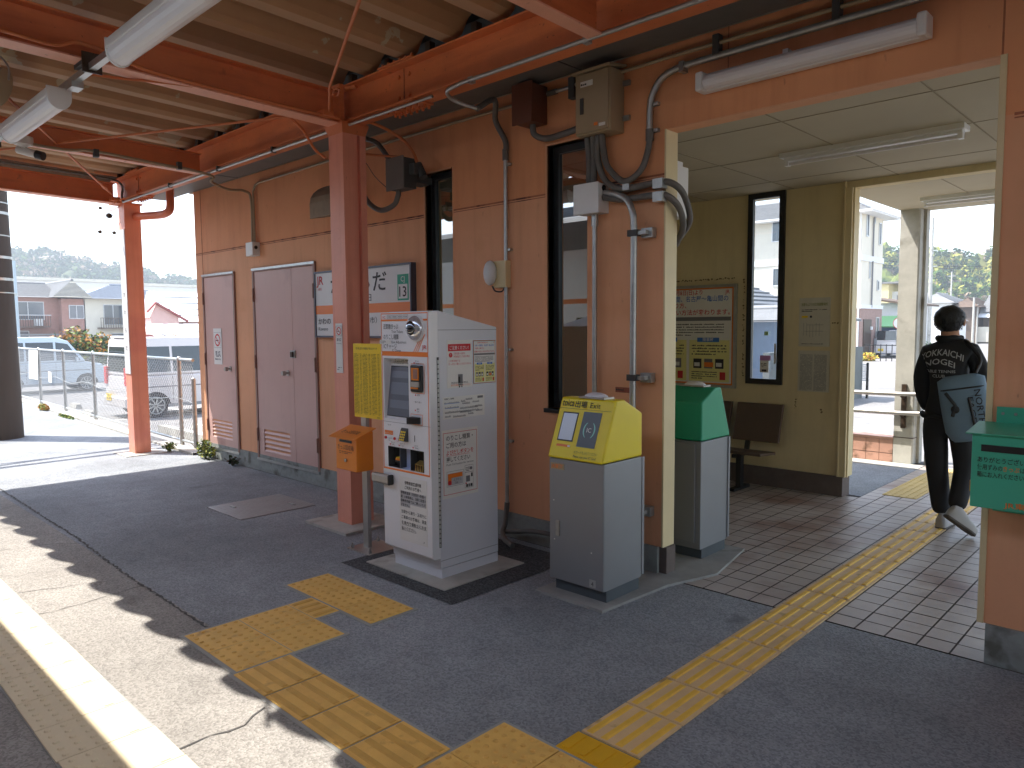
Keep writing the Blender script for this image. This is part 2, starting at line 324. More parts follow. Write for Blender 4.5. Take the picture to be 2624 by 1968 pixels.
# dark newer patches and concrete pads
def sheet(x0, x1, y0, y1, z, m, mb): mb.quad((x0, y0, z), X, Y, x1-x0, y1-y0, m)
b = MB(); sheet(-4.33, -3.18, 2.78, 3.93, .004, M_patch, b); struct(b, 'asphalt_patch')
b = MB(); b.box(-4.2, -3.38, 2.9, 3.62, .0, .012, M_concl); struct(b, 'concrete_pad')
b = MB(); b.box(-5.46, -4.86, 3.17, 3.72, .0, .022, M_concl); struct(b, 'concrete_pad')
b = MB(); b.prism([(-2.97, 3.28), (-2.46, 3.28), (-2.42, 3.9), (-2.3, 4.3), (-2.42, 4.92), (-2.97, 4.92), (-2.97, 4.2)], 'z', .0, .016, M_conc); struct(b, 'concrete_pad')
b = MB(); b.box(-10.52, -9.98, 3.3, 3.8, .0, .01, M_concl); struct(b, 'concrete_pad')
# cracks as jagged dark ribbons
M_crack = mat('crack_dirt', S(84, 82, 80), .95, var=.2, vs=20)
def ribbon(mb, pts, w, z=.003, seed=0, jit=.02, step=.06):
    rd = random.Random(seed); out = []
    for a, c in zip(pts, pts[1:]):
        a = Vector(a); c = Vector(c); n = max(1, int((c-a).length/step))
        for i in range(n): out.append(a+(c-a)*i/n)
    out.append(Vector(pts[-1])); L = []; Rr = []
    for i, p in enumerate(out):
        d = (out[min(i+1, len(out)-1)]-out[max(i-1, 0)]).normalized(); nn = Vector((-d.y, d.x)); j = rd.uniform(-jit, jit); ww = w*rd.uniform(.25, 1.2)
        L.append(p+nn*(j+ww/2)); Rr.append(p+nn*(j-ww/2))
    vs = [(q.x, q.y, z) for q in L]+[(q.x, q.y, z) for q in Rr]; n = len(out)
    mb.add(vs, [(n+i, n+i+1, i+1, i) for i in range(n-1)], M_crack)
b = MB(); ribbon(b, [(-9, 1.74), (-7.7, 1.73), (-6.4, 1.72), (-5.2, 1.67), (-3.92, 1.66)], .02, seed=1, jit=.008, step=.025); 
ribbon(b, [(-4.8, 1.08), (-4.8, 1.3), (-4.84, 1.46), (-4.86, 1.66)], .007, seed=2, jit=.012)
ribbon(b, [(-2.84, 1.05), (-2.84, 1.2), (-2.82, 1.33), (-2.88, 1.46)], .012, seed=3, jit=.012)
ribbon(b, [(-6.5, 1.08), (-6.4, 1.3), (-6.36, 1.5), (-6.18, 1.71)], .006, seed=4, jit=.012)
ribbon(b, [(-5.3, 1.08), (-5.22, 1.3), (-5.1, 1.6)], .005, seed=5, jit=.01)
ribbon(b, [(-8.0, 1.08), (-7.9, 1.4), (-8.02, 1.7)], .006, seed=7, jit=.01)
struct(b, 'pavement_crack')
# ------------------------------------------------------------------ tactile paving
def dome(mb, cx, cy, z, r, h, m, n=8):
    vs = [(cx+r*math.cos(2*math.pi*i/n), cy+r*math.sin(2*math.pi*i/n), z) for i in range(n)]+[(cx+r*.62*math.cos(2*math.pi*i/n), cy+r*.62*math.sin(2*math.pi*i/n), z+h) for i in range(n)]
    mb.add(vs, [(i, (i+1) % n, n+(i+1) % n, n+i) for i in range(n)]+[tuple(range(n, 2*n))], M_tdot if m == M_tact else m)
def dots_tile(mb, x, y, s=.3, z=.008, m=M_tact, n=5, g=.003):
    mb.box(x+g, x+s-g, y+g, y+s-g, 0, z, m)
    for i in range(n):
        for j in range(n): dome(mb, x+s*(i+.5)/n, y+s*(j+.5)/n, z, .0125, .005, m)
def bar_tile(mb, x, y, ax, s=.3, z=.008, m=M_tact, mbar=None, g=.003, sy=None, n=4):
    sy = sy or s; mb.box(x+g, x+s-g, y+g, y+sy-g, 0, z, m)
    for i in range(n):
        if ax == 'x': c = y+sy*(i+.5)/n; mb.prism([(c-.016, z), (c+.016, z), (c+.01, z+.005), (c-.01, z+.005)], 'x', x+.015, x+s-.015, mbar or m)
        else: c = x+s*(i+.5)/n; mb.add([(c-.016, y+.012, z), (c+.016, y+.012, z), (c+.016, y+sy-.012, z), (c-.016, y+sy-.012, z), (c-.01, y+.02, z+.005), (c+.01, y+.02, z+.005), (c+.01, y+sy-.02, z+.005), (c-.01, y+sy-.02, z+.005)], [(4, 5, 6, 7), (0, 1, 5, 4), (1, 2, 6, 5), (2, 3, 7, 6), (3, 0, 4, 7)], mbar or m)
EB = [0]
def edgeband(mb, x0, x1, y0, y1): EB[0] += 1; mb.box(x0-.018, x1+.018, y0-.018, y1+.018, -.001*EB[0], .0068-.0008*EB[0], M_edgeg)
M_tbar = mat('tactile_guide_bar', S(212, 164, 78), .7, var=.1, vs=9)
# dot blocks around the turning point
b = MB(); edgeband(b, -3.88, -3.28, 1.52, 2.12)
for i in range(2):
    for j in range(2): dots_tile(b, -3.88+.3*i, 1.52+.3*j)
struct(b, 'tactile_paving')
b = MB(); edgeband(b, -3.88, -3.58, 2.135, 2.28); bar_tile(b, -3.88, 2.12, 'y', s=.3, sy=.16, mbar=M_tbar); struct(b, 'tactile_paving')
b = MB(); edgeband(b, -4.19, -3.29, 2.29, 2.59)
for i in range(3): dots_tile(b, -4.19+.3*i, 2.29)
struct(b, 'tactile_paving')
b = MB(); edgeband(b, -3.27, -2.06, 1.5, 1.79)
for i in range(4): bar_tile(b, -3.27+.303*i, 1.495, 'x', g=.005, mbar=M_tbar)
struct(b, 'tactile_paving')
b = MB(); edgeband(b, -2.05, -1.15, 1.47, 2.07)
for i in range(3):
    for j in range(2): dots_tile(b, -2.05+.3*i, 1.47+.3*j, n=6)
struct(b, 'tactile_paving')
b = MB(); b.box(-1.785, -1.49, 2.085, 2.225, 0, .006, M_yfresh)
for i in range(4): b.box(-1.785+.074*i+.02, -1.785+.074*i+.05, 2.1, 2.21, .006, .010, M_yfresh)
struct(b, 'tactile_paving')
b = MB()
for i in range(24): bar_tile(b, -1.782, 2.235+.311*i, 'y', s=.28, sy=.308, z=.007, m=M_tactm, mbar=M_tactb)
struct(b, 'tactile_paving')
M_tactf = mat('tactile_worn_mat', S(206, 178, 110), .7, var=.1, vs=8)
b = MB()
for i in range(6): dots_tile(b, -2.28, 7.45+.3*i, s=.3, z=.006, m=M_tactf)
for i in range(1, 6): dots_tile(b, -1.98, 7.75+.3*i, s=.3, z=.006, m=M_tactf)
struct(b, 'tactile_paving')
# platform edge warning tiles
b = MB(); rd = random.Random(3)
b.box(-45, 10, .715, 1.075, 0, .004, M_edgeg)
for i in range(92):
    x = -23+.302*i; sh = rd.uniform(-.004, .004)
    b.box(x, x+.298, .722+sh, 1.068+sh, 0, .010, M_edge)
    if x > -13:
        for jx in range(5):
            for jy in range(3): dome(b, x+.03+.06*jx, .76+.058*jy+sh, .010, .014, .005, M_edge)
        b.box(x+.01, x+.288, .985+sh, 1.02+sh, .010, .0125, M_edge)
struct(b, 'tactile_paving')
# ------------------------------------------------------------------ station floor
M_tile = mat('floor_tile', S(176, 164, 154), .45, var=.1, vs=3.5, spot=(S(140, 112, 98), 1.1, .5, .14))
M_grout = mat('grout', S(98, 92, 88), .9, var=.1)
b = MB(); b.box(-9.45, 3, 4.05, 9.62, -.46, -.004, M_grout)
def tiled(x0, x1, y0, y1):
    nx = int(round((x1-x0)/.15)); ny = int(round((y1-y0)/.15)); rd = random.Random(5)
    for i in range(nx):
        for j in range(ny):
            z = .0+rd.uniform(0, .0016); x = x0+.15*i; y = y0+.15*j
            b.add([(x+.0045, y+.0045, z), (x+.1455, y+.0045, z), (x+.1455, y+.1455, z), (x+.0045, y+.1455, z)], [(0, 1, 2, 3)], M_tile)
tiled(-6, 1.05, 4.03, 7.18); tiled(-2.4, 1.05, 7.18, 9.58)
b.box(-5.4, -2.4, 7.24, 9.3, -.004, .002, M_new); b.box(-5.4, -2.4, 9.0, 9.28, .002, .006, M_concl)
struct(b, 'floor')
b = MB(); b.poly([(-2.35, 9.62, -.002), (1, 9.62, -.002), (1, 14, -.45), (-2.35, 14, -.45)], M_lot); struct(b, 'ramp')

# ================================================================== STATION BUILDING
bld = root('station_building', 'orange rendered station building with an open ticket hall and porch', 'building', (-5, 4.05, 0))
YW, T = 4.05, .12
b = MB()
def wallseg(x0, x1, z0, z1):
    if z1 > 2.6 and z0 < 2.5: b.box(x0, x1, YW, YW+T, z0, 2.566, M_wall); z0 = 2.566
    b.box(x0, x1, YW, YW+T, z0, z1, M_wall_bounce if z0 > 2.5 else M_wall)
W1, W2 = (-4.89, -4.55, 1.0, 2.90), (-3.53, -3.17, 1.03, 2.90)
ztop = 3.34
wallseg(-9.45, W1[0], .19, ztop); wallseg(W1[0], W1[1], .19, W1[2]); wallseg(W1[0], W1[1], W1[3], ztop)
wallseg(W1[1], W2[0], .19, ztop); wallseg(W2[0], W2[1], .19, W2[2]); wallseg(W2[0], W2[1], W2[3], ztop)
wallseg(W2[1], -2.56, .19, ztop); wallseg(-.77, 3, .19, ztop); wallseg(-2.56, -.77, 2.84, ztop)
# window reveals
for w in (W1, W2):
    b.box(w[0]-.012, w[0], YW-.012, YW+T, w[2], w[3]+.012, M_wall); b.box(w[1], w[1]+.012, YW-.003, YW+T+.003, w[2], w[3]+.012, M_wall); b.box(w[0], w[1], YW-.012, YW+T, w[3], w[3]+.012, M_wall)
# joints: raised sealant lines, with dirt
for x0, x1 in ((-9.45, W1[0]-.012), (W1[1]+.014, W2[0]-.014), (W2[1]+.014, -2.56), (-.73, 3)):
    b.box(x0, x1, YW-.003, YW, 2.560, 2.572, M_seam); b.box(x0, x1, YW-.0015, YW, 2.546, 2.552, M_seam)
b.box(-9.255, -9.247, YW-.003, YW, .19, ztop, M_seam); b.box(-2.145, -2.139, YW-.002, YW, 3.0, ztop, M_seam); b.box(-.79, -.782, YW-.002, YW, 2.84, ztop, M_seam)
b.box(-2.56, -.77, YW-.003, YW+T+.003, 2.835, 2.84, M_wall)
# inner faces of the platform wall painted cream
b.box(-9.33, W1[0], YW+T, YW+T+.02, .0, 2.93, M_inner); b.box(W1[1], W2[0], YW+T, YW+T+.02, 0, 2.93, M_inner); b.box(W2[1], -2.575, YW+T, YW+T+.02, 0, 2.93, M_inner); b.box(-.76, 3, YW+T, YW+T+.02, 0, 2.93, M_inner)
b.build('platform_wall', bld)
# side walls and inner wall
b = MB(); b.box(-9.45, -9.33, YW+T, 7.25, .19, ztop, M_wall); b.build('side_wall', bld)
b = MB()
IW = (-3.51, -3.13, 1.03, 2.93)
for x0, x1, z0, z1 in ((-9.33, IW[0], .19, 2.93), (IW[0], IW[1], .19, IW[2]), (IW[1], -2.56, .19, 2.93)):
    b.box(x0, x1, 7.12, 7.25, z0, z1, M_inner)
b.box(-2.56, 3, 7.12, 7.25, 2.87, 2.93, M_inner)
b.build('inner_wall', bld)
b = MB(); b.box(-9.33, -2.52, 7.09, 7.27, -.003, .19, M_inpl); b.build('skirting', bld)
b = MB(); b.box(-9.45, -2.585, 4.035, 4.16, -.003, .19, M_plinth); b.box(-.755, 3, 4.035, 4.16, -.003, .19, M_plinth); b.box(-2.585, -2.53, 4.06, 4.165, -.003, .19, M_inpl)
b.build('plinth', bld)
b = MB(); b.box(-2.56, -2.548, 4.042, 4.175, .19, 2.838, M_cream); b.build('corner_trim', bld)
b = MB(); b.box(-.792, -.765, 4.04, 4.05, .19, 2.838, M_cream); b.box(-.772, -.765, 4.05, 4.19, .19, 2.838, M_cream); b.build('corner_trim', bld)
b = MB(); b.box(-2.56, -2.50, 7.09, 7.28, .19, 2.87, M_cream); b.box(-2.575, -2.56, 7.085, 7.12, .19, 2.93, M_inner); b.box(-2.497, -2.487, 7.12, 7.14, .19, 2.87, M_cream); b.build('corner_trim', bld)
# ceiling with board joints
b = MB(); b.box(-9.33, 3, YW+T, 7.12, 2.93, 2.99, M_ceil)
for y in (4.73, 5.65, 6.62): b.box(-9.3, 3, y-.004, y+.004, 2.9275, 2.93, M_line)
for x in (-4.8, -3.96, -3.05, -2.12, -1.245, -.35): b.box(x-.004, x+.004, 4.2, 7.1, 2.9265, 2.93, M_line)
b.build('ceiling', bld)
b = MB(); b.box(-2.75, 3, 7.25, 9.58, 2.93, 3.3, M_concl); b.box(-2.75, 3, 7.26, 9.57, 2.925, 2.93, M_ceil)
for x in (-1.9, -1.0): b.box(x-.004, x+.004, 7.3, 9.5, 2.922, 2.925, M_line)
b.build('porch_ceiling', bld)
b = MB(); b.box(-9.6, 3.1, 4.06, 7.55, 3.34, 3.9, mat('roof_fascia', S(190, 180, 160), .7)); b.box(-9.6, -2.75, 7.26, 7.95, 3.0, 3.34, M_ceil); b.build('roof', bld)
# porch column with chamfer groove
b = MB(); b.prism([(-2.74, 9.30), (-2.545, 9.30), (-2.53, 9.315), (-2.53, 9.56), (-2.74, 9.56)], 'z', 0, 2.925, M_concl); b.box(-2.743, -2.527, 9.297, 9.563, .30, .31, M_inpl)
b.box(-2.531, -2.50, 9.44, 9.56, .0, 2.92, M_concl)
b.build('porch_column', bld)
M_wtile = mat('brown_wall_tile', S(184, 142, 124), .45, var=.12, vs=5, spot=(S(96, 74, 54), 6, .52, .15))
b = MB(); b.box(-6, -2.74, 9.31, 9.5, -.1, .27, M_inpl); b.box(-6, -2.74, 9.29, 9.52, .27, .3, M_wtile)
for i in range(22):
    for j, (z0, z1) in enumerate(((.0, .1), (.105, .265))): b.box(-2.745-.15*i-.145, -2.745-.15*i, 9.3, 9.32, z0+.003, z1, M_wtile)
b.build('tiled_low_wall', bld)
b = MB()
for z in (.60, .82): b.smoothtube([(-5.5, 9.20, z), (-2.9, 9.20, z), (-2.35, 9.2, z+.015), (-2.2, 9.24, z+.01), (-2.15, 9.4, z)], .026, M_stain, n=10)
b.box(-2.66, -2.61, 9.27, 9.3, .42, .93, M_bronze)
for z in (.60, .82): b.box(-2.655, -2.615, 9.21, 9.28, z-.035, z-.02, M_bronze); b.cyl((-2.635, 9.2, z-.03), (-2.635, 9.28, z-.05), .012, M_bronze, 8)
b.cyl((-2.42, 9.42, 0), (-2.42, 9.42, .86), .02, M_stain, 10)
b.build('handrail', bld)
# windows
def window(w, y, name='window', fr=.045, glass=M_glassr, sill=True):
    x0, x1, z0, z1 = w; f = MB()
    f.box(x0, x0+fr, y, y+.04, z0, z1, M_blackm); f.box(x1-fr, x1, y, y+.04, z0, z1, M_blackm); f.box(x0+fr, x1-fr, y, y+.04, z0, z0+fr, M_blackm); f.box(x0+fr, x1-fr, y, y+.04, z1-fr, z1, M_blackm)
    o = f.build(name, bld)
    g = MB(); g.quad((x0+fr, y+.02, z0+fr), X, Z, x1-x0-2*fr, z1-z0-2*fr, glass); g.build('glass', o)
    if sill: s = MB(); s.box(x0-.02, x1+.02, YW-.03, YW+.05, z0-.03, z0, M_blackm); s.build('sill', o)
    return o
window(W1, YW+.06, fr=.05); window(W2, YW+.06, fr=.05)
o = window(IW, 7.09, fr=.055, glass=M_glass, sill=False)
# station office behind the tall windows
b = MB(); b.box(-6.2, -6.1, 4.3, 7.1, .0, 2.92, M_inner); b.build('office_partition', bld)
# ------------------------------------------------------------------ doors
def door(x0, x1, seam, vent, knobx, name, hinges, lock=None):
    z0, z1 = .16, 2.26
    b = MB(); y = YW
    for a, c, d, e in ((x0-.035, x0, z0-.02, z1+.035), (x1, x1+.035, z0-.02, z1+.035), (x0, x1, z1, z1+.035)): b.box(a, c, y-.02, y+.01, d, e, M_dframe)
    b.box(x0-.035, x1+.035, y-.028, y-.02, z1+.012, z1+.037, M_galv); b.box(x0-.035, x1+.035, y-.028, y+.0, z0-.035, z0-.01, M_galv)
    d = b.build(name, bld)
    l = MB(); xs = [x0+.006]+([seam-.003, seam+.003] if seam else [])+[x1-.006]
    vx0, vx1, vz0, vz1 = vent
    for i in range(0, len(xs), 2):
        a, c = xs[i], xs[i+1]
        if a < vx0 < c:
            l.box(a, vx0, y-.012, y+.02, z0, z1-.006, M_door); l.box(vx1, c, y-.012, y+.02, z0, z1-.006, M_door); l.box(vx0, vx1, y-.012, y+.02, z0, vz0, M_door); l.box(vx0, vx1, y-.012, y+.02, vz1, z1-.006, M_door)
        else: l.box(a, c, y-.012, y+.02, z0, z1-.006, M_door)
    if seam: l.box(seam-.003, seam+.003, y-.004, y-.002, z0, z1, M_black)
    l.build('leaf', d)
    v = MB(); n = 5; h = (vz1-vz0)/n
    v.box(vx0, vx1, y+.012, y+.016, vz0, vz1, M_ink)
    for i in range(n):
        z = vz0+h*i; v.add([(vx0, y-.012, z+.004), (vx1, y-.012, z+.004), (vx1, y+.006, z+h*.72), (vx0, y+.006, z+h*.72), (vx0, y-.009, z), (vx1, y-.009, z)], [(0, 1, 2, 3), (4, 5, 1, 0)], M_door)
    v.build('vent', d)
    k = MB(); k.cyl((knobx, y-.012, 1.145), (knobx, y-.02, 1.145), .032, M_stain); k.cyl((knobx, y-.02, 1.145), (knobx, y-.05, 1.145), .012, M_stain); k.cyl((knobx, y-.05, 1.145), (knobx, y-.085, 1.145), .026, M_stain, r1=.022)
    k.build('knob', d)
    for hx, hz in hinges:
        hh = MB(); hh.cyl((hx, y-.026, hz-.075), (hx, y-.026, hz+.075), .0095, M_dframe, 8); hh.build('hinge', d)
    if lock:
        lk = MB(); lk.box(lock-.05, lock-.005, y-.022, y-.012, 1.31, 1.39, M_galv); lk.box(lock+.005, lock+.05, y-.022, y-.012, 1.31, 1.39, M_galv); lk.box(lock-.02, lock+.02, y-.04, y-.022, 1.32, 1.375, M_bronze); lk.build('lock', d)
    return d
door(-9.22, -8.43, None, (-9.12, -8.58, .27, .5), -8.57, 'door', [(-9.23, 2.0), (-9.23, 1.25), (-9.23, .42)])
door(-7.91, -6.66, -7.10, (-7.79, -7.22, .23, .49), -7.22, 'double_door', [(-7.92, 2.0), (-7.92, 1.25), (-7.92, .42), (-6.65, 2.0), (-6.65, 1.25), (-6.65, .42)], lock=-7.1)
# range hood style vent cowl
b = MB(); prof = [(4.05, 2.70), (3.74, 2.64), (3.74, 2.78)]
for i in range(7): a = R(90*i/6); prof.append((4.05-.31*math.cos(a), 2.78+.2*math.sin(a)))
b.prism([(p[0], p[1]) for p in prof][::-1], 'x', -6.2, -5.78, mat('dull_metal', S(140, 122, 100), .6, .2, var=.15, vs=8)); b.build('vent_cowl', bld)
# ================================================================== CANOPY
cn = root('platform_canopy', 'orange steel platform canopy with ribbed metal deck', 'canopy', (-5, 2, 0))
XB = [-10.25+2.555*i for i in range(8)]
fz = lambda y: 3.296-.0236*y       # lower flange height of the cross beams
def beamY(x, y0, y1, h=.24, w=.15):
    b = MB()
    def strip(xa, xb, za, zb, m): b.add([(xa, y0, fz(y0)+za), (xb, y0, fz(y0)+za), (xb, y1, fz(y1)+za), (xa, y1, fz(y1)+za), (xa, y0, fz(y0)+zb), (xb, y0, fz(y0)+zb), (xb, y1, fz(y1)+zb), (xa, y1, fz(y1)+zb)], [(0, 3, 2, 1), (4, 5, 6, 7), (0, 1, 5, 4), (1, 2, 6, 5), (2, 3, 7, 6), (3, 0, 4, 7)], m)
    strip(x-w/2, x+w/2, 0, .01, M_beam_bounce); strip(x-w/2, x+w/2, h-.01, h, M_beam); strip(x-.004, x+.004, .01, h-.01, M_beam)
    b.build('cross_beam', cn)
for i, x in enumerate(XB): beamY(x, .48, 3.375, w=.15 if i % 2 == 0 else .1, h=.25 if i % 2 == 0 else .2)
def beamX(yc, x0, x1, zb, h, w, name):
    b = MB(); b.box(x0, x1, yc-w/2, yc+w/2, zb, zb+.012, M_beam_bounce if False else M_beam); b.box(x0, x1, yc-w/2, yc+w/2, zb+h-.012, zb+h, M_beam); b.box(x0, x1, yc-.005, yc+.005, zb+.012, zb+h-.012, M_beam)
    return b
b = beamX(3.46, -10.35, 9, 3.235, .28, .17, 'main')
# splice plates with bolts near each column
for xc in (-5.14, -10.25, -.03):
    s = 1
    for dx in ([.75] if xc > -10 else [.65]):
        x = xc+dx; b.box(x-.2, x+.2, 3.36, 3.56, 3.222, 3.2345, M_beam); b.box(x-.2, x+.2, 3.36, 3.56, 3.516, 3.526, M_beam); b.box(x-.002, x+.002, 3.447, 3.4545, 3.25, 3.5, M_seam)
        for i in range(6):
            for yy in (3.39, 3.425, 3.50, 3.54): b.cyl((x-.17+.068*i, yy, 3.222), (x-.17+.068*i, yy, 3.196), .011, M_beam, 6)
            b.cyl((x-.17+.068*i, 3.39, 3.526), (x-.17+.068*i, 3.39, 3.55), .011, M_beam, 6)
        for zz in (3.3, 3.45):
            for xx in (-.06, .06): b.cyl((x+xx, 3.455, zz), (x+xx, 3.44, zz), .016, M_beam, 6)
b.build('main_beam', cn)
b = beamX(.78, -10.35, 9, 3.27, .24, .12, 'edge'); b.build('edge_beam', cn)
# packing angle between beam and deck
for i in range(24): b = MB(); x = -10.2+.47*i-.02; b.box(x, x+.05, 3.42, 3.47, 3.515, 3.60, M_bronze); b.build('deck_bracket', cn)
# ribbed deck, built as a thin folded sheet
PITCH = .47; tc = -6.70
zd = lambda y: 3.655-.03*(y-.35)
def deckprof(k):
    c = tc+PITCH*k; return [(c-.055, 0), (c+.055, 0), (c+.105, .03), (c+.155, .10), (c+.19, .175), (c+.215, .2), (c+.255, .2), (c+.28, .175), (c+.315, .10), (c+.365, .03)]
pr = []
for k in range(-8, 34): pr += deckprof(k)
pr = [p for p in pr if p[0] > -10.5]
b = MB(); y0, y1 = .22, 3.47
for (xa, ha), (xb, hb) in zip(pr, pr[1:]):
    m = M_deck_bounce if ha == 0 and hb == 0 else M_deck
    b.add([(xa, y0, zd(y0)+ha), (xb, y0, zd(y0)+hb), (xb, y1, zd(y1)+hb), (xa, y1, zd(y1)+ha)], [(0, 1, 2, 3)], m)
    b.add([(xa, y0, zd(y0)+ha+.006), (xb, y0, zd(y0)+hb+.006), (xb, y1, zd(y1)+hb+.006), (xa, y1, zd(y1)+ha+.006)], [(3, 2, 1, 0)], M_galv)
# rounded turned-up ends of the troughs
for k in range(-8, 34):
    c = tc+PITCH*k
    if c < -10.4: continue
    P = [(c-.155, .185), (c-.095, .02), (c-.055, 0), (c+.055, 0), (c+.095, .02), (c+.155, .185)]
    for s in range(4):
        a0, a1 = R(90*s/4), R(90*(s+1)/4); ya, yb = y1-.12+.12*1.6*math.sin(a0), y1-.12+.12*1.6*math.sin(a1); la, lb = .19*(1-math.cos(a0)), .19*(1-math.cos(a1))
        for (xa, ha), (xb, hb) in zip(P, P[1:]):
            f = lambda h, l: max(h, l) if h > .1 else h+l
            if s == 0: continue
            b.add([(xa, ya+.0, zd(y1)+f(ha, la)), (xb, ya, zd(y1)+f(hb, la)), (xb, yb, zd(y1)+f(hb, lb)), (xa, yb, zd(y1)+f(ha, lb))], [(0, 1, 2, 3)], M_deck)
b.build('roof_deck', cn)
b = MB(); b.box(-10.45, -10.40, .22, 3.6, 3.3, 3.86, M_beam) if False else b.box(-10.40, -10.37, .2, 3.62, 3.50, 3.84, M_galv); b.build('end_flashing', cn)
b = MB(); b.box(-10.3, 9, 3.62, 4.03, 3.34, 3.352, M_grey); b.box(-10.3, 9, 3.60, 3.62, 3.34, 3.62, M_grey); b.box(-10.3, 9, 3.72, 4.04, 3.62, 3.9, M_dgrey); b.box(-10.38, 9, 3.45, 4.04, 3.78, 3.92, M_dgrey); b.box(-10.31, -10.3, 3.6, 4.04, 3.34, 3.85, M_grey)
for x in (-8.2, -5.9, -3.2, -1.1): b.box(x-.004, x+.004, 3.62, 4.03, 3.336, 3.34, M_dgrey)
b.build('box_gutter', cn)
b = MB(); b.smoothtube([(-9.42, 3.75, 3.34), (-9.42, 3.75, 3.16), (-9.44, 3.74, 3.08), (-9.53, 3.72, 3.05), (-9.7, 3.70, 3.05), (-10.16, 3.6, 3.07)], .048, M_orpipe, n=12); b.build('drain_pipe', cn)
# columns
b = MB(); b.box(-10.36, -10.155, 3.46, 3.66, 0, 3.235, M_col); b.box(-10.40, -10.12, 3.36, 3.68, 3.215, 3.234, M_beam); b.build('column', cn)
kil = MB()
b = MB(); b.box(-5.245, -5.045, 3.35, 3.475, 0.02, 3.235, M_col); b.box(-5.21, -5.08, 3.475, 3.51, .02, 3.235, M_col); b.box(-5.245, -5.045, 3.51, 3.565, .02, 3.235, M_col)
b.add([(-5.27, 3.33, 3.236), (-5.02, 3.33, 3.236), (-5.02, 3.58, 3.236), (-5.27, 3.58, 3.236), (-5.27, 3.33, 3.22), (-5.02, 3.33, 3.22), (-5.02, 3.58, 3.22), (-5.27, 3.58, 3.22), (-5.245, 3.35, 3.15), (-5.045, 3.35, 3.15), (-5.045, 3.565, 3.15), (-5.245, 3.565, 3.15)], [(3, 2, 1, 0), (4, 5, 1, 0), (5, 6, 2, 1), (6, 7, 3, 2), (7, 4, 0, 3), (8, 9, 5, 4), (9, 10, 6, 5), (10, 11, 7, 6), (11, 8, 4, 7)], M_beam)
b.box(-5.24, -5.05, 3.335, 3.375, 3.235, 3.52, M_beam); b.cyl((-5.06, 3.40, 3.5), (-4.96, 3.43, 3.5), .02, M_beam, 10)
b.build('column', cn)
b = MB(); b.box(-.13, .07, 3.35, 3.565, 0, 3.235, M_col); b.build('column', cn)
# white upright name strip on far column
b = MB(); b.box(-10.35, -10.165, 3.452, 3.459, 1.05, 2.9, M_white)
for z, t in ((2.05, 'か'), (1.82, 'わ'), (1.59, 'ら'), (1.36, 'だ')): b.text(t, (-10.255, 3.450, z), X, Z, .07, M_ink, 'c')
b.build('name_plate', None, 'white upright station name strip on the far left column', 'sign', loc=(-10.255, 3.452, 1.05))
# tie rods
def rod(pts, name='brace_rod', tb=None):
    b = MB(); b.tube(pts, .0105, M_orp, 8)
    if tb is not None:
        p, q = Vector(pts[0]), Vector(pts[-1]); d = (q-p).normalized(); c = p+(q-p)*tb; s = d.cross(Z).normalized()*.018
        b.tube([c-d*.09, c-d*.07+s, c+d*.07+s, c+d*.09], .006, M_orp, 6); b.tube([c-d*.09, c-d*.07-s, c+d*.07-s, c+d*.09], .006, M_orp, 6)
    b.build(name, cn)
rod([(-5.25, 3.20, 3.30), (-8.3, 1.77, 3.30), (-10.2, .88, 3.31)], tb=.11)
rod([(-10.15, 3.33, 3.31), (-7.63, 2.05, 3.30), (-5.2, .81, 3.30)], tb=.09)
rod([(-5.02, 3.22, 3.27), (-4.57, 2.94, 3.3), (-3.28, 2.3, 3.3), (-.1, .72, 3.32)], tb=.09)
b = MB(); b.box(-5.10, -4.99, 3.15, 3.24, 3.235, 3.275, M_beam); b.build('rod_bracket', cn)
b = MB(); b.box(-10.2, -10.08, 3.3, 3.4, 3.235, 3.28, M_beam); b.build('rod_bracket', cn)
b = MB(); b.tube([(-5.2, .81, 3.30), (-4.2, .3, 3.3)], .0105, M_orp, 8); b.build('brace_rod', cn)
b = MB(); b.tube([(-5.0, 1.06, 3.34), (-3.4, .36, 3.34)], .012, M_orp, 8); b.build('brace_rod', cn)

# ================================================================== TRAIN (behind the camera, mirrored in the windows)
tr = root('train', 'white and orange commuter train standing at the platform with its door open', 'train', (-3, -1.5, -1.1))
M_tr = mat('train_body', S(206, 208, 210), .3, .3, var=.03); M_trr = mat('train_roof', S(116, 124, 130), .6, var=.06)
b = MB(); zs = dict(f=.12, t=3.12)
DO = [(-21.3, -20.0), (-14.3, -13.0), (-8.0, -6.7), (-1.75, .75), (6.5, 7.8)]
def side(y, opens):
    xs = -24
    for a, c in opens+[(12, 12)]:
        b.box(xs, a, y-.05, y, -.9, .95, M_tr); b.box(xs, a, y-.05, y, 1.75, 2.72, M_tr); b.box(xs, a, y-.05, y-.002, 2.72, zs['t'], M_trr)
        n = max(1, int((a-xs)/1.6))
        for i in range(n):
            x0 = xs+(a-xs)*i/n; x1 = xs+(a-xs)*(i+1)/n; b.box(x0, x0+.12, y-.05, y, .95, 1.75, M_tr); b.box(x1-.12, x1, y-.05, y, .95, 1.75, M_tr); b.box(x0+.12, x1-.12, y-.04, y-.03, .95, 1.75, M_glassd)
        b.box(xs, a, y, y+.002, .62, .78, M_orange); b.box(xs, a, y, y+.002, 1.95, 2.02, M_orange)
        if c > a: b.box(a, c, y-.05, y, 1.98, zs['t'], M_tr); b.box(a, c, y-.05, y, -.9, .05, M_tr)
        xs = c
side(-.12, [d for d in DO if d[0] > -3 and d[0] < 0]); side(-2.95, [])
b.box(-24, 12, -2.95, -.17, -.1, .05, M_grey); b.box(-24, 12, -2.95, -.17, 2.5, 2.55, M_tr)
b.build('body', tr)
b = MB(); pf = []
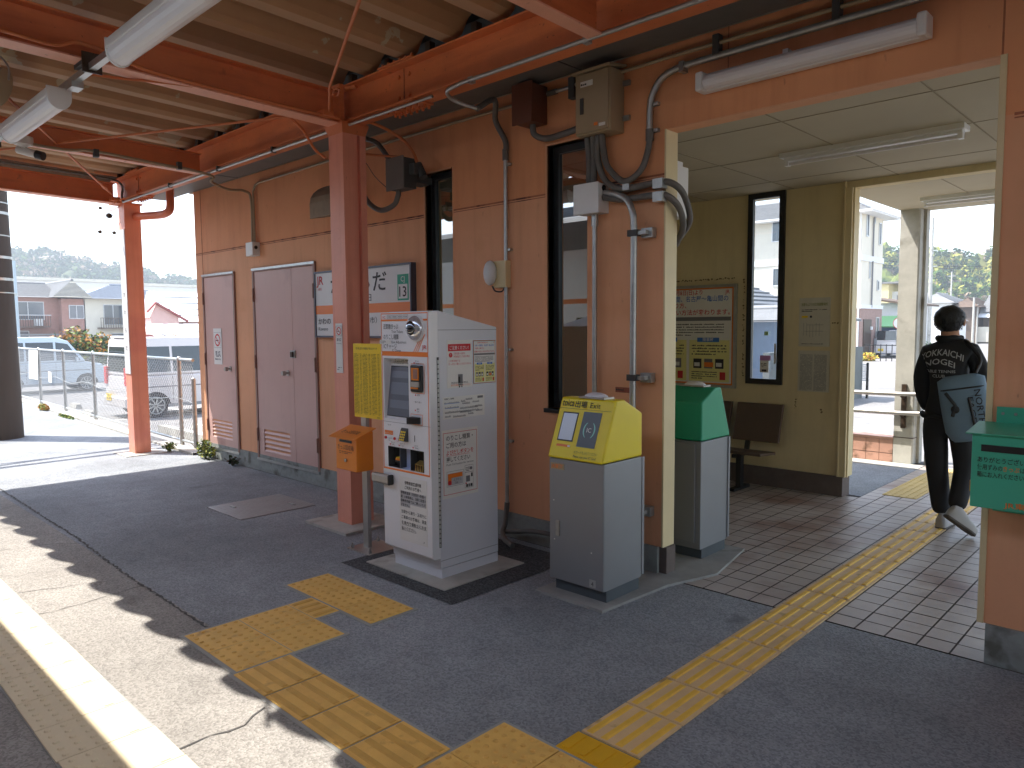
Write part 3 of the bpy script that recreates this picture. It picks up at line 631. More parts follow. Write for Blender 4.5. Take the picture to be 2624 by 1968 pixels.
for i in range(9): a = R(180*i/8); pf.append((-1.535+1.41*math.cos(a), 3.122+.22*math.sin(a)))
b.prism(pf, 'x', -24, 12, M_trr); b.box(-9, -6, -2.2, -.9, 3.3, 3.5, M_trr); b.box(-18, -15, -2.2, -.9, 3.3, 3.5, M_trr); b.build('roof', tr)
# ================================================================== CONDUITS, BOXES AND LAMPS
def clampY(b, x, z, y=4.04, m=M_galv, w=.05): b.box(x-.012, x+w, y-.02, y+.01, z-.008, z+.008, m)
# long galvanised conduit under the main beam
b = MB(); b.tube([(9, 3.375, 3.222), (-3.7, 3.375, 3.222)], .014, M_galv, 8)
b.smoothtube([(-3.7, 3.375, 3.222), (-3.86, 3.40, 3.21), (-3.90, 3.50, 3.18), (-3.80, 3.62, 3.13)], .014, M_galv)
b.smoothtube([(-3.80, 3.62, 3.13), (-3.86, 3.85, 3.25), (-3.98, 3.98, 3.15), (-3.92, 4.02, 3.0), (-3.92, 4.02, 2.9)], .021, M_grey)
b.tube([(-3.92, 4.02, 2.9), (-3.93, 4.02, .24)], .015, M_galv, 8)
b.tube([(-3.92, 4.02, 2.94), (-3.92, 4.02, 2.86)], .023, M_grey, 8)
b.smoothtube([(-3.93, 4.02, .27), (-3.93, 4.0, .12), (-3.9, 3.94, .06), (-3.80, 3.86, .04), (-3.66, 3.80, .03)], .02, M_grey)
b.smoothtube([(-3.93, 3.98, .05), (-3.75, 3.95, .09), (-3.55, 3.93, .13), (-3.3, 3.93, .13), (-2.85, 3.9, .07)], .018, M_grey)
for z in (2.83, 2.2, 1.45, .75): clampY(b, -3.93, z)
for x in (-3.6, -2.65, -1.5): b.box(x-.02, x+.02, 3.365, 3.40, 3.2, 3.24, M_galv)
tag(b.build('conduit', loc=(-3.93, 4.02, 0)), 'slim metal conduit dropping down the wall behind the ticket machine', 'conduit', 'wall conduits')
b = MB(); b.tube([(-4.0, 3.385, 3.205), (-5.0, 3.385, 3.205)], .012, M_galv, 8)
b.tube([(-5.3, 3.385, 3.205), (-9.95, 3.385, 3.205)], .014, M_galv, 8)
for x in (-6.2, -7.3, -8.5): b.box(x-.015, x+.015, 3.37, 3.41, 3.19, 3.24, M_dgrey)
b.smoothtube([(-10.1, .6, 3.56), (-10.1, 2.1, 3.53), (-10.1, 3.2, 3.50), (-10.1, 3.42, 3.45), (-10.08, 3.42, 3.3), (-9.95, 3.385, 3.205)], .014, M_grey)
tag(b.build('conduit', loc=(-7, 3.385, 3.2)), 'grey conduit under the beam between the two columns', 'conduit', 'roof conduits')
b = MB(); b.smoothtube([(-7.6, 1.75, 3.25), (-7.58, 2.1, 3.235), (-7.55, 2.35, 3.255), (-7.53, 2.96, 3.22), (-7.52, 3.2, 3.21), (-7.5, 3.42, 3.17), (-7.58, 3.44, 3.13), (-7.8, 3.72, 3.12), (-7.88, 3.95, 3.14), (-7.88, 4.02, 3.05), (-7.88, 4.02, 2.58)], .014, M_panel)
b.tube([(-7.83, 4.02, 2.58), (-7.83, 4.02, 3.14), (-7.78, 4.02, 3.20), (-7.7, 4.02, 3.215), (-5.4, 4.02, 3.24), (-3.72, 4.02, 3.24)], .012, M_panel, 8)
for y in (2.35, 3.1): b.box(-7.56, -7.51, y-.02, y+.02, 3.2, 3.27, M_dgrey)
tag(b.build('conduit', loc=(-7.85, 4.02, 2.6)), 'pale conduit above the doors ending in a small square box', 'conduit', 'wall conduits')
b = MB(); b.box(-7.93, -7.77, 3.96, 4.05, 2.43, 2.58, M_white); b.cyl((-7.765, 4.0, 2.52), (-7.77, 4.0, 2.52), .02, M_black, 10)
b.build('junction_box', None, 'small white junction box on the wall between the pink doors', 'junction box', loc=(-7.85, 4.05, 2.43), bevel=.005)
# grey box on bent arm near column
b = MB(); b.box(-4.98, -4.77, 3.72, 3.86, 2.74, 2.98, M_dgrey); b.box(-4.99, -4.76, 3.715, 3.73, 2.73, 2.99, M_grey)
b.box(-4.95, -4.80, 3.86, 4.05, 2.8, 2.86, M_dgrey); b.box(-4.77, -4.70, 3.78, 3.86, 2.84, 2.93, M_dgrey)
b.cyl((-4.92, 3.79, 2.70), (-4.92, 3.79, 2.74), .022, M_grey, 8)
gb = b.build('junction_box', None, 'dark grey junction box with a hanging hose loop beside the column', 'junction box', loc=(-4.87, 4.0, 2.73), bevel=.006)
b = MB(); b.smoothtube([(-5.30, 3.60, 3.30), (-5.36, 3.65, 3.1), (-5.36, 3.7, 2.90), (-5.27, 3.72, 2.70), (-5.12, 3.75, 2.60), (-4.97, 3.78, 2.63), (-4.92, 3.79, 2.71)], .022, M_grey)
b.smoothtube([(-5.32, 3.75, 3.22), (-5.2, 3.8, 3.16), (-5.08, 3.84, 3.0), (-4.98, 3.86, 2.88)], .022, M_grey); b.box(-5.41, -5.33, 3.66, 3.74, 2.83, 2.86, M_galv)
b.build('hose', gb)
b = MB(); b.smoothtube([(-5.06, 3.42, 3.27), (-5.0, 3.6, 3.26), (-4.90, 3.78, 3.17), (-4.80, 3.84, 3.05), (-4.74, 3.85, 2.93)], .013, M_orp)
b.smoothtube([(-5.3, 3.56, 3.1), (-5.2, 3.7, 3.06), (-4.95, 3.84, 3.02), (-4.88, 3.85, 2.98)], .010, M_orp); b.cyl((-4.74, 3.85, 2.93), (-4.68, 3.86, 2.82), .035, M_dgrey, 8)
b.build('cable', gb)
# brown box, beige panel box and hoses
b = MB(); b.box(-3.70, -3.53, 3.88, 4.05, 3.05, 3.31, M_brown); b.box(-3.71, -3.52, 3.87, 3.885, 3.04, 3.32, M_brown); b.build('junction_box', None, 'brown square junction box under the gutter left of the beige panel', 'junction box', loc=(-3.6, 4.05, 3.05), bevel=.004)
pb = root('distribution_box', 'beige weatherproof distribution box with hoses below it beside the opening', 'electrical box', (-3.0, 4.05, 2.86))
b = MB(); b.box(-3.15, -2.87, 3.90, 4.05, 2.87, 3.26, M_panel); b.build('cabinet', pb, bevel=.006)
b = MB(); b.box(-3.14, -2.88, 3.885, 3.9, 2.88, 3.25, M_panel); b.box(-3.10, -3.0, 3.883, 3.885, 3.17, 3.205, M_paper); scribble(b, (-3.095, 3.881, 3.175), X, Z, .09, .025, 1, M_ink, 3); b.box(-3.10, -3.075, 3.878, 3.885, 3.0, 3.1, M_dgrey); b.box(-2.99, -2.96, 3.883, 3.885, 2.91, 2.93, M_orange); b.box(-2.95, -2.9, 3.883, 3.885, 2.9, 2.92, M_paper); b.build('door', pb)
b = MB(); b.add([(-3.17, 3.86, 3.27), (-2.85, 3.86, 3.27), (-2.85, 4.05, 3.30), (-3.17, 4.05, 3.30), (-3.17, 3.86, 3.255), (-2.85, 3.86, 3.255), (-2.85, 4.05, 3.285), (-3.17, 4.05, 3.285)], [(0, 1, 2, 3), (7, 6, 5, 4), (4, 5, 1, 0), (5, 6, 2, 1), (7, 4, 0, 3)], M_panel); b.build('lid', pb)
for z in (3.18, 2.96): b = MB(); b.box(-2.87, -2.82, 4.03, 4.05, z-.015, z+.015, M_galv); b.build('bracket', pb)
hs = [[(-3.11, 3.97, 2.87), (-3.11, 3.99, 2.72), (-3.11, 3.99, 2.57)], [(-3.06, 3.97, 2.87), (-3.07, 3.99, 2.72), (-3.07, 3.99, 2.57)],
      [(-3.02, 3.97, 2.87), (-3.03, 3.98, 2.72), (-2.97, 3.99, 2.57), (-2.84, 4.0, 2.505), (-2.6, 4.0, 2.51), (-2.5, 4.02, 2.50), (-2.47, 4.12, 2.44), (-2.5, 4.25, 2.3), (-2.6, 4.3, 2.2)],
      [(-2.99, 3.97, 2.87), (-2.985, 3.98, 2.78), (-2.95, 3.98, 2.66), (-2.83, 3.99, 2.55), (-2.71, 4.0, 2.60), (-2.66, 4.01, 2.72), (-2.655, 4.02, 2.82)],
      [(-2.99, 3.99, 2.47), (-2.85, 4.0, 2.44), (-2.6, 4.0, 2.435), (-2.52, 4.02, 2.42), (-2.5, 4.12, 2.36), (-2.53, 4.22, 2.25), (-2.62, 4.28, 2.15)]]
for h in hs:
    b = MB(); b.smoothtube(h, .021, M_grey, n=8); b.cyl(h[0], Vector(h[0])+Vector((0, 0, .045)) if h[0][2] > 2.5 else Vector(h[0])-Vector((.04, 0, 0)), .026, M_grey, 8); b.build('hose', pb)
b = MB(); b.box(-2.83, -2.78, 3.975, 4.02, 2.49, 2.53, M_galv); b.build('clamp', pb)
for z in (2.42, 2.50): b = MB(); b.box(-2.60, -2.53, 3.97, 4.03, z-.03, z+.03, M_galv); b.build('clamp', pb)
b = MB(); b.tube([(-3.5, 4.02, 3.25), (-3.32, 4.02, 3.25), (-3.2, 4.02, 3.26)], .013, M_galv, 8); b.cyl((-3.5, 4.02, 3.25), (-3.42, 4.02, 3.25), .02, M_grey, 8)
b.box(-3.30, -3.25, 4.0, 4.05, 3.17, 3.31, M_dgrey)
b.smoothtube([(-3.6, 3.97, 3.05), (-3.59, 3.98, 2.98), (-3.5, 4.0, 2.94), (-3.35, 4.02, 2.95), (-3.15, 4.0, 2.96)], .022, M_grey); b.build('link_conduit', pb)
b = MB(); b.box(-3.19, -2.99, 3.93, 4.05, 2.37, 2.56, M_white); b.box(-3.195, -2.985, 3.925, 3.932, 2.365, 2.565, M_white); b.cyl((-2.985, 3.99, 2.53), (-2.99, 3.99, 2.53), .02, M_black, 10)
b.build('junction_box', None, 'stained white junction box overlapping the tall window beside the opening', 'junction box', loc=(-3.1, 4.05, 2.37), bevel=.008)
b = MB(); b.tube([(-3.07, 4.0, 2.37), (-3.07, 4.0, 1.2)], .017, M_galv, 8); b.cyl((-3.07, 4, 2.37), (-3.07, 4, 2.29), .024, M_galv, 8)
b.tube([(-3.07, 4.0, 1.2), (-3.07, 4.0, .05)], .017, M_galv, 8)
tag(b.build('conduit', loc=(-3.07, 4.0, 0)), 'straight conduit running down from the stained white box to the grey exit reader', 'conduit', 'wall conduits')
b = MB(); b.smoothtube([(-3.0, 4.0, 2.50), (-2.9, 3.99, 2.48), (-2.80, 3.98, 2.43), (-2.745, 3.97, 2.34), (-2.735, 3.97, 2.25)], .022, M_galv, n=10); b.tube([(-2.735, 3.97, 2.25), (-2.74, 3.97, .05)], .022, M_galv, 10)
for z in (2.21, 1.29, .42): b.box(-2.77, -2.70, 3.945, 3.995, z-.02, z+.02, M_dgrey); b.box(-2.70, -2.62, 4.0, 4.05, z-.03, z+.03, M_galv); b.box(-2.70, -2.64, 3.96, 4.0, z-.012, z+.012, M_galv)
tag(b.build('conduit', loc=(-2.74, 3.97, 0)), 'thick bent steel conduit with strut clamps nearest the opening', 'conduit', 'wall conduits')
# conduits right, along the lintel
b = MB(); b.smoothtube([(-2.655, 4.02, 2.82), (-2.655, 4.02, 2.95), (-2.64, 4.02, 3.05), (-2.57, 4.02, 3.14), (-2.46, 4.02, 3.175), (-2.35, 4.02, 3.18)], .021, M_galv); b.tube([(-2.35, 4.02, 3.18), (-1.5, 4.02, 3.185), (3, 4.02, 3.16)], .021, M_galv, 8)
for x in (-2.42,): b.box(x-.015, x+.015, 3.99, 4.05, 3.14, 3.2, M_galv)
for z in (3.0, 2.84): b.box(-2.66, -2.60, 4.02, 4.05, z-.01, z+.01, M_galv)
b.cyl((-2.655, 4.02, 2.78), (-2.655, 4.02, 2.85), .026, M_grey, 8)
tag(b.build('conduit', loc=(-2.0, 4.02, 3.18)), 'thick dark grey conduit running right above the white wall lamp', 'conduit', 'wall conduits')
b = MB(); b.tube([(-2.9, 4.02, 3.25), (-2.55, 4.02, 3.255), (3, 4.02, 3.24)], .012, M_panel, 8)
for x in (-2.2, -1.52, -.6): b.box(x-.02, x+.02, 4.0, 4.05, 3.19, 3.30, M_dgrey)
tag(b.build('conduit', loc=(-2.0, 4.02, 3.25)), 'thin pale conduit just above the thick one over the opening', 'conduit', 'wall conduits')
# telephone-like white call box on the slim conduit
b = MB(); b.box(-4.03, -3.90, 3.99, 4.05, 1.92, 2.12, M_cream); b.ball((-4.035, 3.96, 2.03), (.055, .05, .095), M_white, 12, 8); b.smoothtube([(-4.02, 3.97, 1.93), (-4.0, 3.98, 1.895), (-3.95, 4.0, 1.89), (-3.93, 4.02, 1.93)], .007, M_black, 6)
b.build('call_box', None, 'small white rounded box fixed on the slim wall conduit', 'wall box', loc=(-3.97, 4.05, 1.9), bevel=.008)
# wall lamp above the opening
def tube_lamp(name, label, x0, x1, y, z, group, wall=True):
    r = root(name, label, 'lamp', ((x0+x1)/2, y, z), group)
    b = MB()
    if wall:
        b.box(x0, x1, y-.03, y+.02, z-.05, z+.05, M_white); b.build('housing', r)
        c = MB(); pr = [(y-.03, z-.045)]+[(y-.03-.055*math.sin(R(180*i/8)), z-.045*math.cos(R(180*i/8))) for i in range(9)]+[(y-.03, z+.045)]
        c.prism(pr[1:-1], 'x', x0+.045, x1-.045, M_lamp); c.build('diffuser', r)
        e = MB(); e.box(x0-.002, x0+.045, y-.09, y+.0, z-.055, z+.055, M_white); e.build('end_cap', r, bevel=.012); e = MB(); e.box(x1-.045, x1+.002, y-.09, y, z-.055, z+.055, M_white); e.build('end_cap', r, bevel=.012)
        e = MB(); xm = (x0+x1)/2-.1; e.box(xm-.015, xm+.015, y-.02, y+.03, z+.05, z+.075, M_white); e.build('bracket', r)
    else:
        h = .045; b.box(x0, x1, y-.075, y+.075, z-h+.03, z+.02, M_white); b.box(x0+.02, x1-.02, y-.03, y+.03, z-.035, z-h+.03, M_white); b.build('housing', r)
        c = MB(); c.cyl((x0+.05, y-.0, z-.055), (x1-.05, y, z-.055), .014, M_lamp, 10); c.build('tube', r)
        for xx in (x0+.02, x1-.05): e = MB(); e.box(xx, xx+.03, y-.025, y+.025, z-.07, z-.035, M_white); e.build('socket', r)
    return r
tube_lamp('wall_lamp', 'long white tube lamp on the orange lintel above the opening', -2.29, -1.075, 4.02, 3.035, 'tube lamps')
tube_lamp('ceiling_lamp', 'white twin batten lamp on the waiting room ceiling', -2.52, -1.28, 5.66, 2.91, 'tube lamps', wall=False)
tube_lamp('ceiling_lamp', 'white batten lamp under the porch ceiling', -2.33, -1.1, 8.6, 2.905, 'tube lamps', wall=False)
# hanging canopy lamps on a galvanised rail
rl = MB(); rl.box(-10.25, 8, 1.555, 1.595, 3.195, 3.235, M_galv)
for x in (-5.14, -7.69, -2.58, -10.25): rl.box(x-.09, x+.09, 1.53, 1.62, 3.235, 3.265, M_dgrey); rl.box(x+.09, x+.10, 1.52, 1.63, 3.18, 3.3, M_bronze)
rl.box(-5.45, -5.33, 1.54, 1.61, 3.16, 3.2, M_galv)
rl.build('lamp_rail', None, 'galvanised steel lamp rail hung below the canopy beams', 'rail', loc=(-5, 1.575, 3.2))
def canopy_lamp(x0, x1, label):
    y, z = 1.52, 3.14; r = root('canopy_lamp', label, 'lamp', ((x0+x1)/2, y, z), 'tube lamps')
    b = MB(); b.box(x0, x1, y-.07, y+.07, z-.01, z+.045, M_white); b.build('housing', r, bevel=.008)
    c = MB(); pr = [(y+.065*math.cos(R(-180*i/10)), z-.01+.075*math.sin(R(-180*i/10))) for i in range(11)]
    c.prism(pr[::-1], 'x', x0+.01, x1-.01, M_lamp); c.build('diffuser', r)
    for xx in (x0-.004, x1-.012):
        e = MB(); pr = [(y+.072*math.cos(R(-180*i/10)), z-.01+.08*math.sin(R(-180*i/10))) for i in range(11)]+[(y-.072, z+.05), (y+.072, z+.05)]
        e.prism(pr[::-1], 'x', xx, xx+.016, M_white); e.build('end_cap', r)
canopy_lamp(-4.42, -3.15, 'large canopy tube lamp hanging nearest the camera'); canopy_lamp(-6.78, -5.52, 'canopy tube lamp hanging beyond the first one'); canopy_lamp(-9.2, -7.95, 'canopy tube lamp farthest along the rail')
# orange cable snaking along the first beam
b = MB(); b.smoothtube([(-5.02, .5, 3.32), (-5.02, 1.11, 3.30), (-5.01, 1.36, 3.285), (-5.02, 1.49, 3.335), (-5.02, 1.68, 3.315), (-5.02, 1.87, 3.27), (-5.03, 2.07, 3.262), (-5.03, 2.68, 3.245), (-5.02, 3.3, 3.24)], .013, M_orp)
b.smoothtube([(-5.2, 1.62, 3.22), (-5.2, 1.8, 3.235), (-5.15, 2.0, 3.25), (-5.08, 2.2, 3.25)], .009, M_orp)
b.smoothtube([(-5.22, 2.98, 3.24), (-5.3, 3.15, 3.18), (-5.32, 3.27, 3.05), (-5.26, 3.33, 2.98)], .011, M_orp)
b.build('cable', None, 'orange painted cable snaking along the nearest cross beam', 'cable', loc=(-5.02, 2, 3.25))
# CCTV
cc = root('security_camera', 'white bullet security camera under the canopy', 'camera', (-7.6, 1.82, 3.24))
b = MB(); b.cyl((-7.62, 1.80, 3.30), (-7.62, 1.80, 3.235), .075, M_white, 20); b.cyl((-7.62, 1.80, 3.235), (-7.62, 1.8, 3.215), .06, M_white, 20, r1=.03); b.build('base', cc)
b = MB(); b.cyl((-7.62, 1.80, 3.22), (-7.62, 1.83, 3.15), .02, M_white, 10); b.build('arm', cc)
b = MB(); b.cyl((-7.68, 1.77, 3.20), (-7.55, 1.89, 3.15), .035, M_white, 14); b.build('body', cc)
b = MB(); b.cyl((-7.56, 1.88, 3.154), (-7.515, 1.92, 3.138), .038, M_black, 14); b.build('lens_hood', cc)
# loudspeaker
sp = root('loudspeaker', 'grey horn loudspeaker hanging at the left edge of the canopy', 'loudspeaker', (-6.0, 1.2, 3.3))
b = MB(); b.cyl((-6.12, 1.10, 3.34), (-5.97, 1.30, 3.24), .115, M_panel, 20, r1=.13); b.ball((-6.14, 1.08, 3.35), .1, M_grey, 14, 8); b.build('horn', sp)
b = MB(); b.smoothtube([(-5.98, 1.18, 3.42), (-5.93, 1.27, 3.44), (-5.90, 1.33, 3.37), (-5.9, 1.33, 3.28)], .007, M_galv, n=6); b.build('bracket', sp)
# insulators by far column
b = MB(); rd = random.Random(4)
for (x, y, z, r) in ((-10.3, 3.33, 3.07, .035), (-10.33, 3.24, 3.16, .02), (-10.32, 3.22, 2.86, .022), (-10.3, 3.38, 2.86, .022)): b.ball((x, y, z), (r, r*1.2, r), M_bronze, 8, 5)
b.smoothtube([(-10.25, 3.45, 3.2), (-10.3, 3.36, 3.14), (-10.32, 3.28, 3.17)], .006, M_orp, n=5); b.smoothtube([(-10.3, 3.4, 3.1), (-10.31, 3.3, 3.0), (-10.32, 3.22, 2.86)], .003, M_black, n=4); b.smoothtube([(-10.26, 3.45, 3.0), (-10.3, 3.4, 2.9), (-10.3, 3.38, 2.86)], .003, M_black, n=4)
b.build('wire_insulators', None, 'cluster of small dark insulators hanging off the far column top', 'insulator', loc=(-10.3, 3.3, 3.0))
b = MB(); b.smoothtube([(-5.4, 3.5, 3.2), (-5.3, 3.7, 3.05), (-5.25, 3.8, 2.9), (-5.2, 3.9, 2.8)], .003, M_black, n=4); b.build('thin_wire', None, 'thin black wire dangling behind the salmon column', 'wire', loc=(-5.3, 3.7, 3))
# inside: white cabinet behind the jamb
b = MB(); b.box(-2.95, -2.60, 4.2, 4.40, 2.33, 2.66, M_white); b.box(-2.9, -2.63, 4.22, 4.38, 2.66, 2.70, M_white); b.build('wall_cabinet', None, 'white cabinet on the inner wall behind the cream corner trim', 'cabinet', loc=(-2.8, 4.2, 2.33), bevel=.006)

# ================================================================== SIGNS ON THE WALL
sg = root('station_sign', 'white station name board with an orange band behind the column', 'sign', (-5.8, 4.03, 1.53))
y = 4.0
b = MB(); x0, x1, z0, z1 = -6.58, -5.03, 1.53, 2.18
for a in ((x0, x1, z0, z0+.018), (x0, x1, z1-.018, z1), (x0, x0+.018, z0+.018, z1-.018), (x1-.018, x1, z0+.018, z1-.018)): b.box(a[0], a[1], y-.01, 4.048, a[2], a[3], mat('sign_frame', S(74, 76, 88), .4, .3, var=0))
b.build('frame', sg)
b = MB(); b.box(x0+.018, x1-.018, y, 4.045, z0+.018, z1-.018, M_white); yy = y-.002
b.box(x0+.018, x1-.018, yy, y, 1.76, 1.845, M_orange); yt = yy-.001
b.text('かわらだ', (-5.385, yt, 1.968), X, Z, .195, M_ink, 'r', w=.90, bold=True)
b.text('河原田', (-5.80, yt, 1.872), X, Z, .075, M_ink, 'c', w=.36)
b.text('Kawarada', (-5.80, yt-.001, 1.783), X, Z, .062, M_white, 'c', w=.30)
b.text('JR', (-6.54, yt, 2.05), X, Z, .12, M_red, w=.125, bold=True); b.text('JR東海', (-6.52, yt, 1.995), X, Z, .032, M_red, w=.07)
b.text('かわの', (-6.52, yt, 1.665), X, Z, .07, M_ink, w=.22, bold=True); b.text('Kawano', (-6.52, yt, 1.60), X, Z, .05, M_ink, w=.17)
b.text('（四日市市）', (-5.74, yt, 1.67), X, Z, .062, M_ink, 'c', w=.40)
b.text('みなみよっかいち', (-5.06, yt, 1.665), X, Z, .06, M_ink, 'r', w=.36, bold=True); b.text('Minami-Yokkaichi', (-5.06, yt, 1.60), X, Z, .045, M_ink, 'r', w=.3)
b.box(-5.23, -5.075, yy, y, 1.86, 2.085, M_teal); b.box(-5.215, -5.09, yy-.001, yy, 1.875, 2.0, M_white)
b.text('CJ', (-5.152, yt-.001, 2.022), X, Z, .065, M_white, 'c'); b.text('13', (-5.152, yt-.002, 1.893), X, Z, .125, M_ink, 'c', w=.10, bold=True)
b.build('panel', sg)
def nosmoke(x0, x1, z0, z1, y, label, wh=None):
    w = x1-x0; cx = (x0+x1)/2; b = MB(); b.box(x0, x1, y-.002, y, z0, z1, M_paper); yy = y-.003
    s = w*.42; cz = z1-w*.65
    for a in ((cx-s, cx+s, cz+s, cz+s+.002), (cx-s, cx+s, cz-s, cz-s+.002), (cx-s, cx-s+.002, cz-s, cz+s), (cx+s-.002, cx+s, cz-s, cz+s)): b.quad((a[0], yy, a[2]), X, Z, a[1]-a[0], a[3]-a[2], M_ink)
    n = 24; ro, ri = s*.82, s*.62
    b.add([(cx+ro*math.cos(2*math.pi*i/n), yy, cz+ro*math.sin(2*math.pi*i/n)) for i in range(n)]+[(cx+ri*math.cos(2*math.pi*i/n), yy, cz+ri*math.sin(2*math.pi*i/n)) for i in range(n)], [(i, n+i, n+(i+1) % n, (i+1) % n) for i in range(n)], M_red)
    d = Vector((.7, 0, -.7)); b.quad(Vector((cx, yy-.0005, cz))-d*s*.75-Vector((.7, 0, .7))*s*.07, d, Vector((.7, 0, .7)), s*1.5, s*.14, M_red)
    b.quad((cx-s*.5, yy, cz-s*.12), X, Z, s*.8, s*.14, M_ink)
    b.text('禁 煙', (cx, yy, cz-s-w*.42), X, Z, w*.28, M_ink, 'c', bold=True); b.text('No Smoking', (cx, yy, cz-s-w*.68), X, Z, w*.15, M_ink, 'c', w=w*.7)
    scribble(b, (x0+w*.15, yy, z0+w*.22), X, Z, w*.7, w*.34, 2, M_inkg, 2)
    b.build('no_smoking_sign', None, label, 'sign', 'no smoking signs', loc=(cx, y, z0))
nosmoke(-8.99, -8.77, 1.19, 1.63, 4.034, 'no smoking sticker on the single pink door')
nosmoke(-5.205, -5.11, 1.26, 1.66, 3.347, 'narrow no smoking plate on the salmon column')
# painted over scrawl by the steel conduit
b = MB(); b.box(-2.93, -2.80, 4.047, 4.05, 1.18, 1.215, mat('red_smudge', S(150, 84, 62), .8, var=.3, vs=30)); scribble(b, (-2.925, 4.045, 1.19), X, Z, .12, .02, 1, M_ink, 8); b.build('painted_plate', None, 'faint red scrawl plate on the wall above the grey exit reader', 'plate', loc=(-2.87, 4.05, 1.18))
# ================================================================== PLATFORM THINGS
M_chk = mat('checker_steel', S(150, 150, 148), .45, .5, var=.1, vs=8)
b = MB(); b.box(-6.60, -5.94, 2.84, 3.56, 0, .006, M_chk)
for i in range(17):
    for j in range(18):
        cx, cy = -6.58+.038*i+.01, 2.86+.039*j+.01
        dx, dy = (.011, .004) if (i+j) % 2 else (.004, .011)
        b.add([(cx-dx, cy-dy, .006), (cx+dx, cy-dy, .006), (cx+dx, cy+dy, .006), (cx-dx, cy+dy, .006), (cx, cy, .0085)], [(0, 1, 4), (1, 2, 4), (2, 3, 4), (3, 0, 4)], M_chk)
hp = b.build('access_hatch', None, 'steel checker plate hatch set in the platform by the doors', 'hatch', loc=(-6.27, 3.2, 0))
for hx, hy in ((-6.42, 3.0), (-6.12, 3.42)): b = MB(); b.box(hx-.05, hx+.05, hy-.008, hy+.008, .006, .015, M_galv); b.build('handle', hp)
# stand with fare board and ticket collection box
st = root('sign_stand', 'stainless post on a square bolted plate beside the ticket machine', 'stand', (-4.45, 3.12, 0))
b = MB(); b.box(-4.59, -4.31, 3.0, 3.29, .0, .008, M_stain); b.build('base_plate', st)
for x, yv in ((-4.56, 3.03), (-4.34, 3.03), (-4.56, 3.26), (-4.34, 3.26)): b = MB(); b.cyl((x, yv, .008), (x, yv, .028), .013, M_stain, 6); b.cyl((x, yv, .028), (x, yv, .045), .006, M_stain, 8); b.build('bolt', st)
b = MB(); b.box(-4.52, -4.46, 3.10, 3.13, .008, 1.48, M_stain); b.build('post', st)
b = MB(); b.box(-4.575, -4.24, 3.085, 3.095, .975, 1.51, M_yboard); yy = 3.083
b.text('乗り越し及び小児運賃は下表のとおりです', (-4.41, yy, 1.468), X, Z, .018, M_ink, 'c', w=.26)
for c in range(3): scribble(b, (-4.565+.108*c, yy, 1.0), X, Z, .06, .44, 46, M_ybd, c+1, block=1.2); scribble(b, (-4.565+.108*c+.072, yy, 1.0), X, Z, .024, .44, 46, M_ybd, c+11)
b.text('JR東海', (-4.28, yy, .982), X, Z, .012, M_ink, 'c')
b.build('fare_board', None, 'tall yellow fare table board left of the ticket machine', 'sign', loc=(-4.41, 3.09, .975))
ob = root('ticket_collection_box', 'orange metal ticket collection box below the yellow board', 'collection box', (-4.47, 3.0, .6))
b = MB(); prf = [(3.085, .605), (2.94, .605), (2.94, .855), (3.085, .885)]
b.prism(prf[::-1], 'x', -4.61, -4.35, M_orbox); b.build('body', ob, bevel=.006)
b = MB(); b.add([(-4.64, 2.90, .845), (-4.32, 2.90, .845), (-4.32, 3.09, .91), (-4.64, 3.09, .91), (-4.64, 2.90, .84), (-4.32, 2.90, .84), (-4.32, 3.09, .905), (-4.64, 3.09, .905)], [(0, 1, 2, 3), (7, 6, 5, 4), (4, 5, 1, 0), (5, 6, 2, 1), (7, 4, 0, 3)], M_orbox)
n_ = Vector((0, -.065, .19)).normalized(); vdir = Vector((0, .19, .065)).normalized()
b.text('きっぷ回収箱', Vector((-4.48, 2.97, .869))+n_*.003, X, vdir, .05, M_brown, 'c', w=.2, bold=True); b.build('lid', ob)
b = MB(); b.box(-4.555, -4.405, 2.936, 2.94, .808, .826, M_black); b.build('slot', ob)
b = MB(); b.box(-4.561, -4.399, 2.9385, 2.9395, .75, .80, M_orbox); b.text('きっぷ回収箱', (-4.48, 2.937, .758), X, Z, .038, M_brown, 'c', w=.2, bold=True); scribble(b, (-4.56, 2.937, .725), X, Z, .16, .022, 2, M_brown, 5); b.text('きっぷ', (-4.48, 2.937, .832), X, Z, .012, M_brown, 'c'); b.build('lettering', ob)
b = MB(); b.cyl((-4.48, 2.94, .68), (-4.48, 2.93, .68), .012, M_stain, 12); b.build('lock', ob)
# ------------------------------------------------------------------ ticket machine
tm = root('ticket_machine', 'tall pale grey ticket machine with an orange edged front', 'ticket machine', (-3.79, 3.25, 0))
x0, x1, yb, yf = -4.04, -3.54, 3.53, 3.012
b = MB(); b.prism([(yf+.01, .0), (yb, .0), (yb, .075), (yf+.01, .075)], 'x', x0+.005, x1-.003, M_mach); b.build('plinth', tm, bevel=.003)
b = MB(); b.prism([(yf, .078), (yb, .078), (yb, 1.622), (yf, 1.728)], 'x', x0, x1, M_mach)
b.quad((x1+.0008, yf, .128), Y, Z, yb-yf, .003, M_inkg); b.quad((x1+.0008, yf, 1.604), Y, Z, yb-yf, .003, M_inkg)
b.build('cabinet', tm, bevel=.004)
b = MB(); b.cyl((x1+.0, yf-.003, .22), (x1+.0, yf-.003, 1.435), .008, M_dgrey, 8)
for i in range(40): b.cyl((x1, yf-.003, .225+.03*i), (x1, yf-.003, .248+.03*i), .0095, M_galv, 8)
b.build('hinge', tm)
F = 2.944  # front face plane
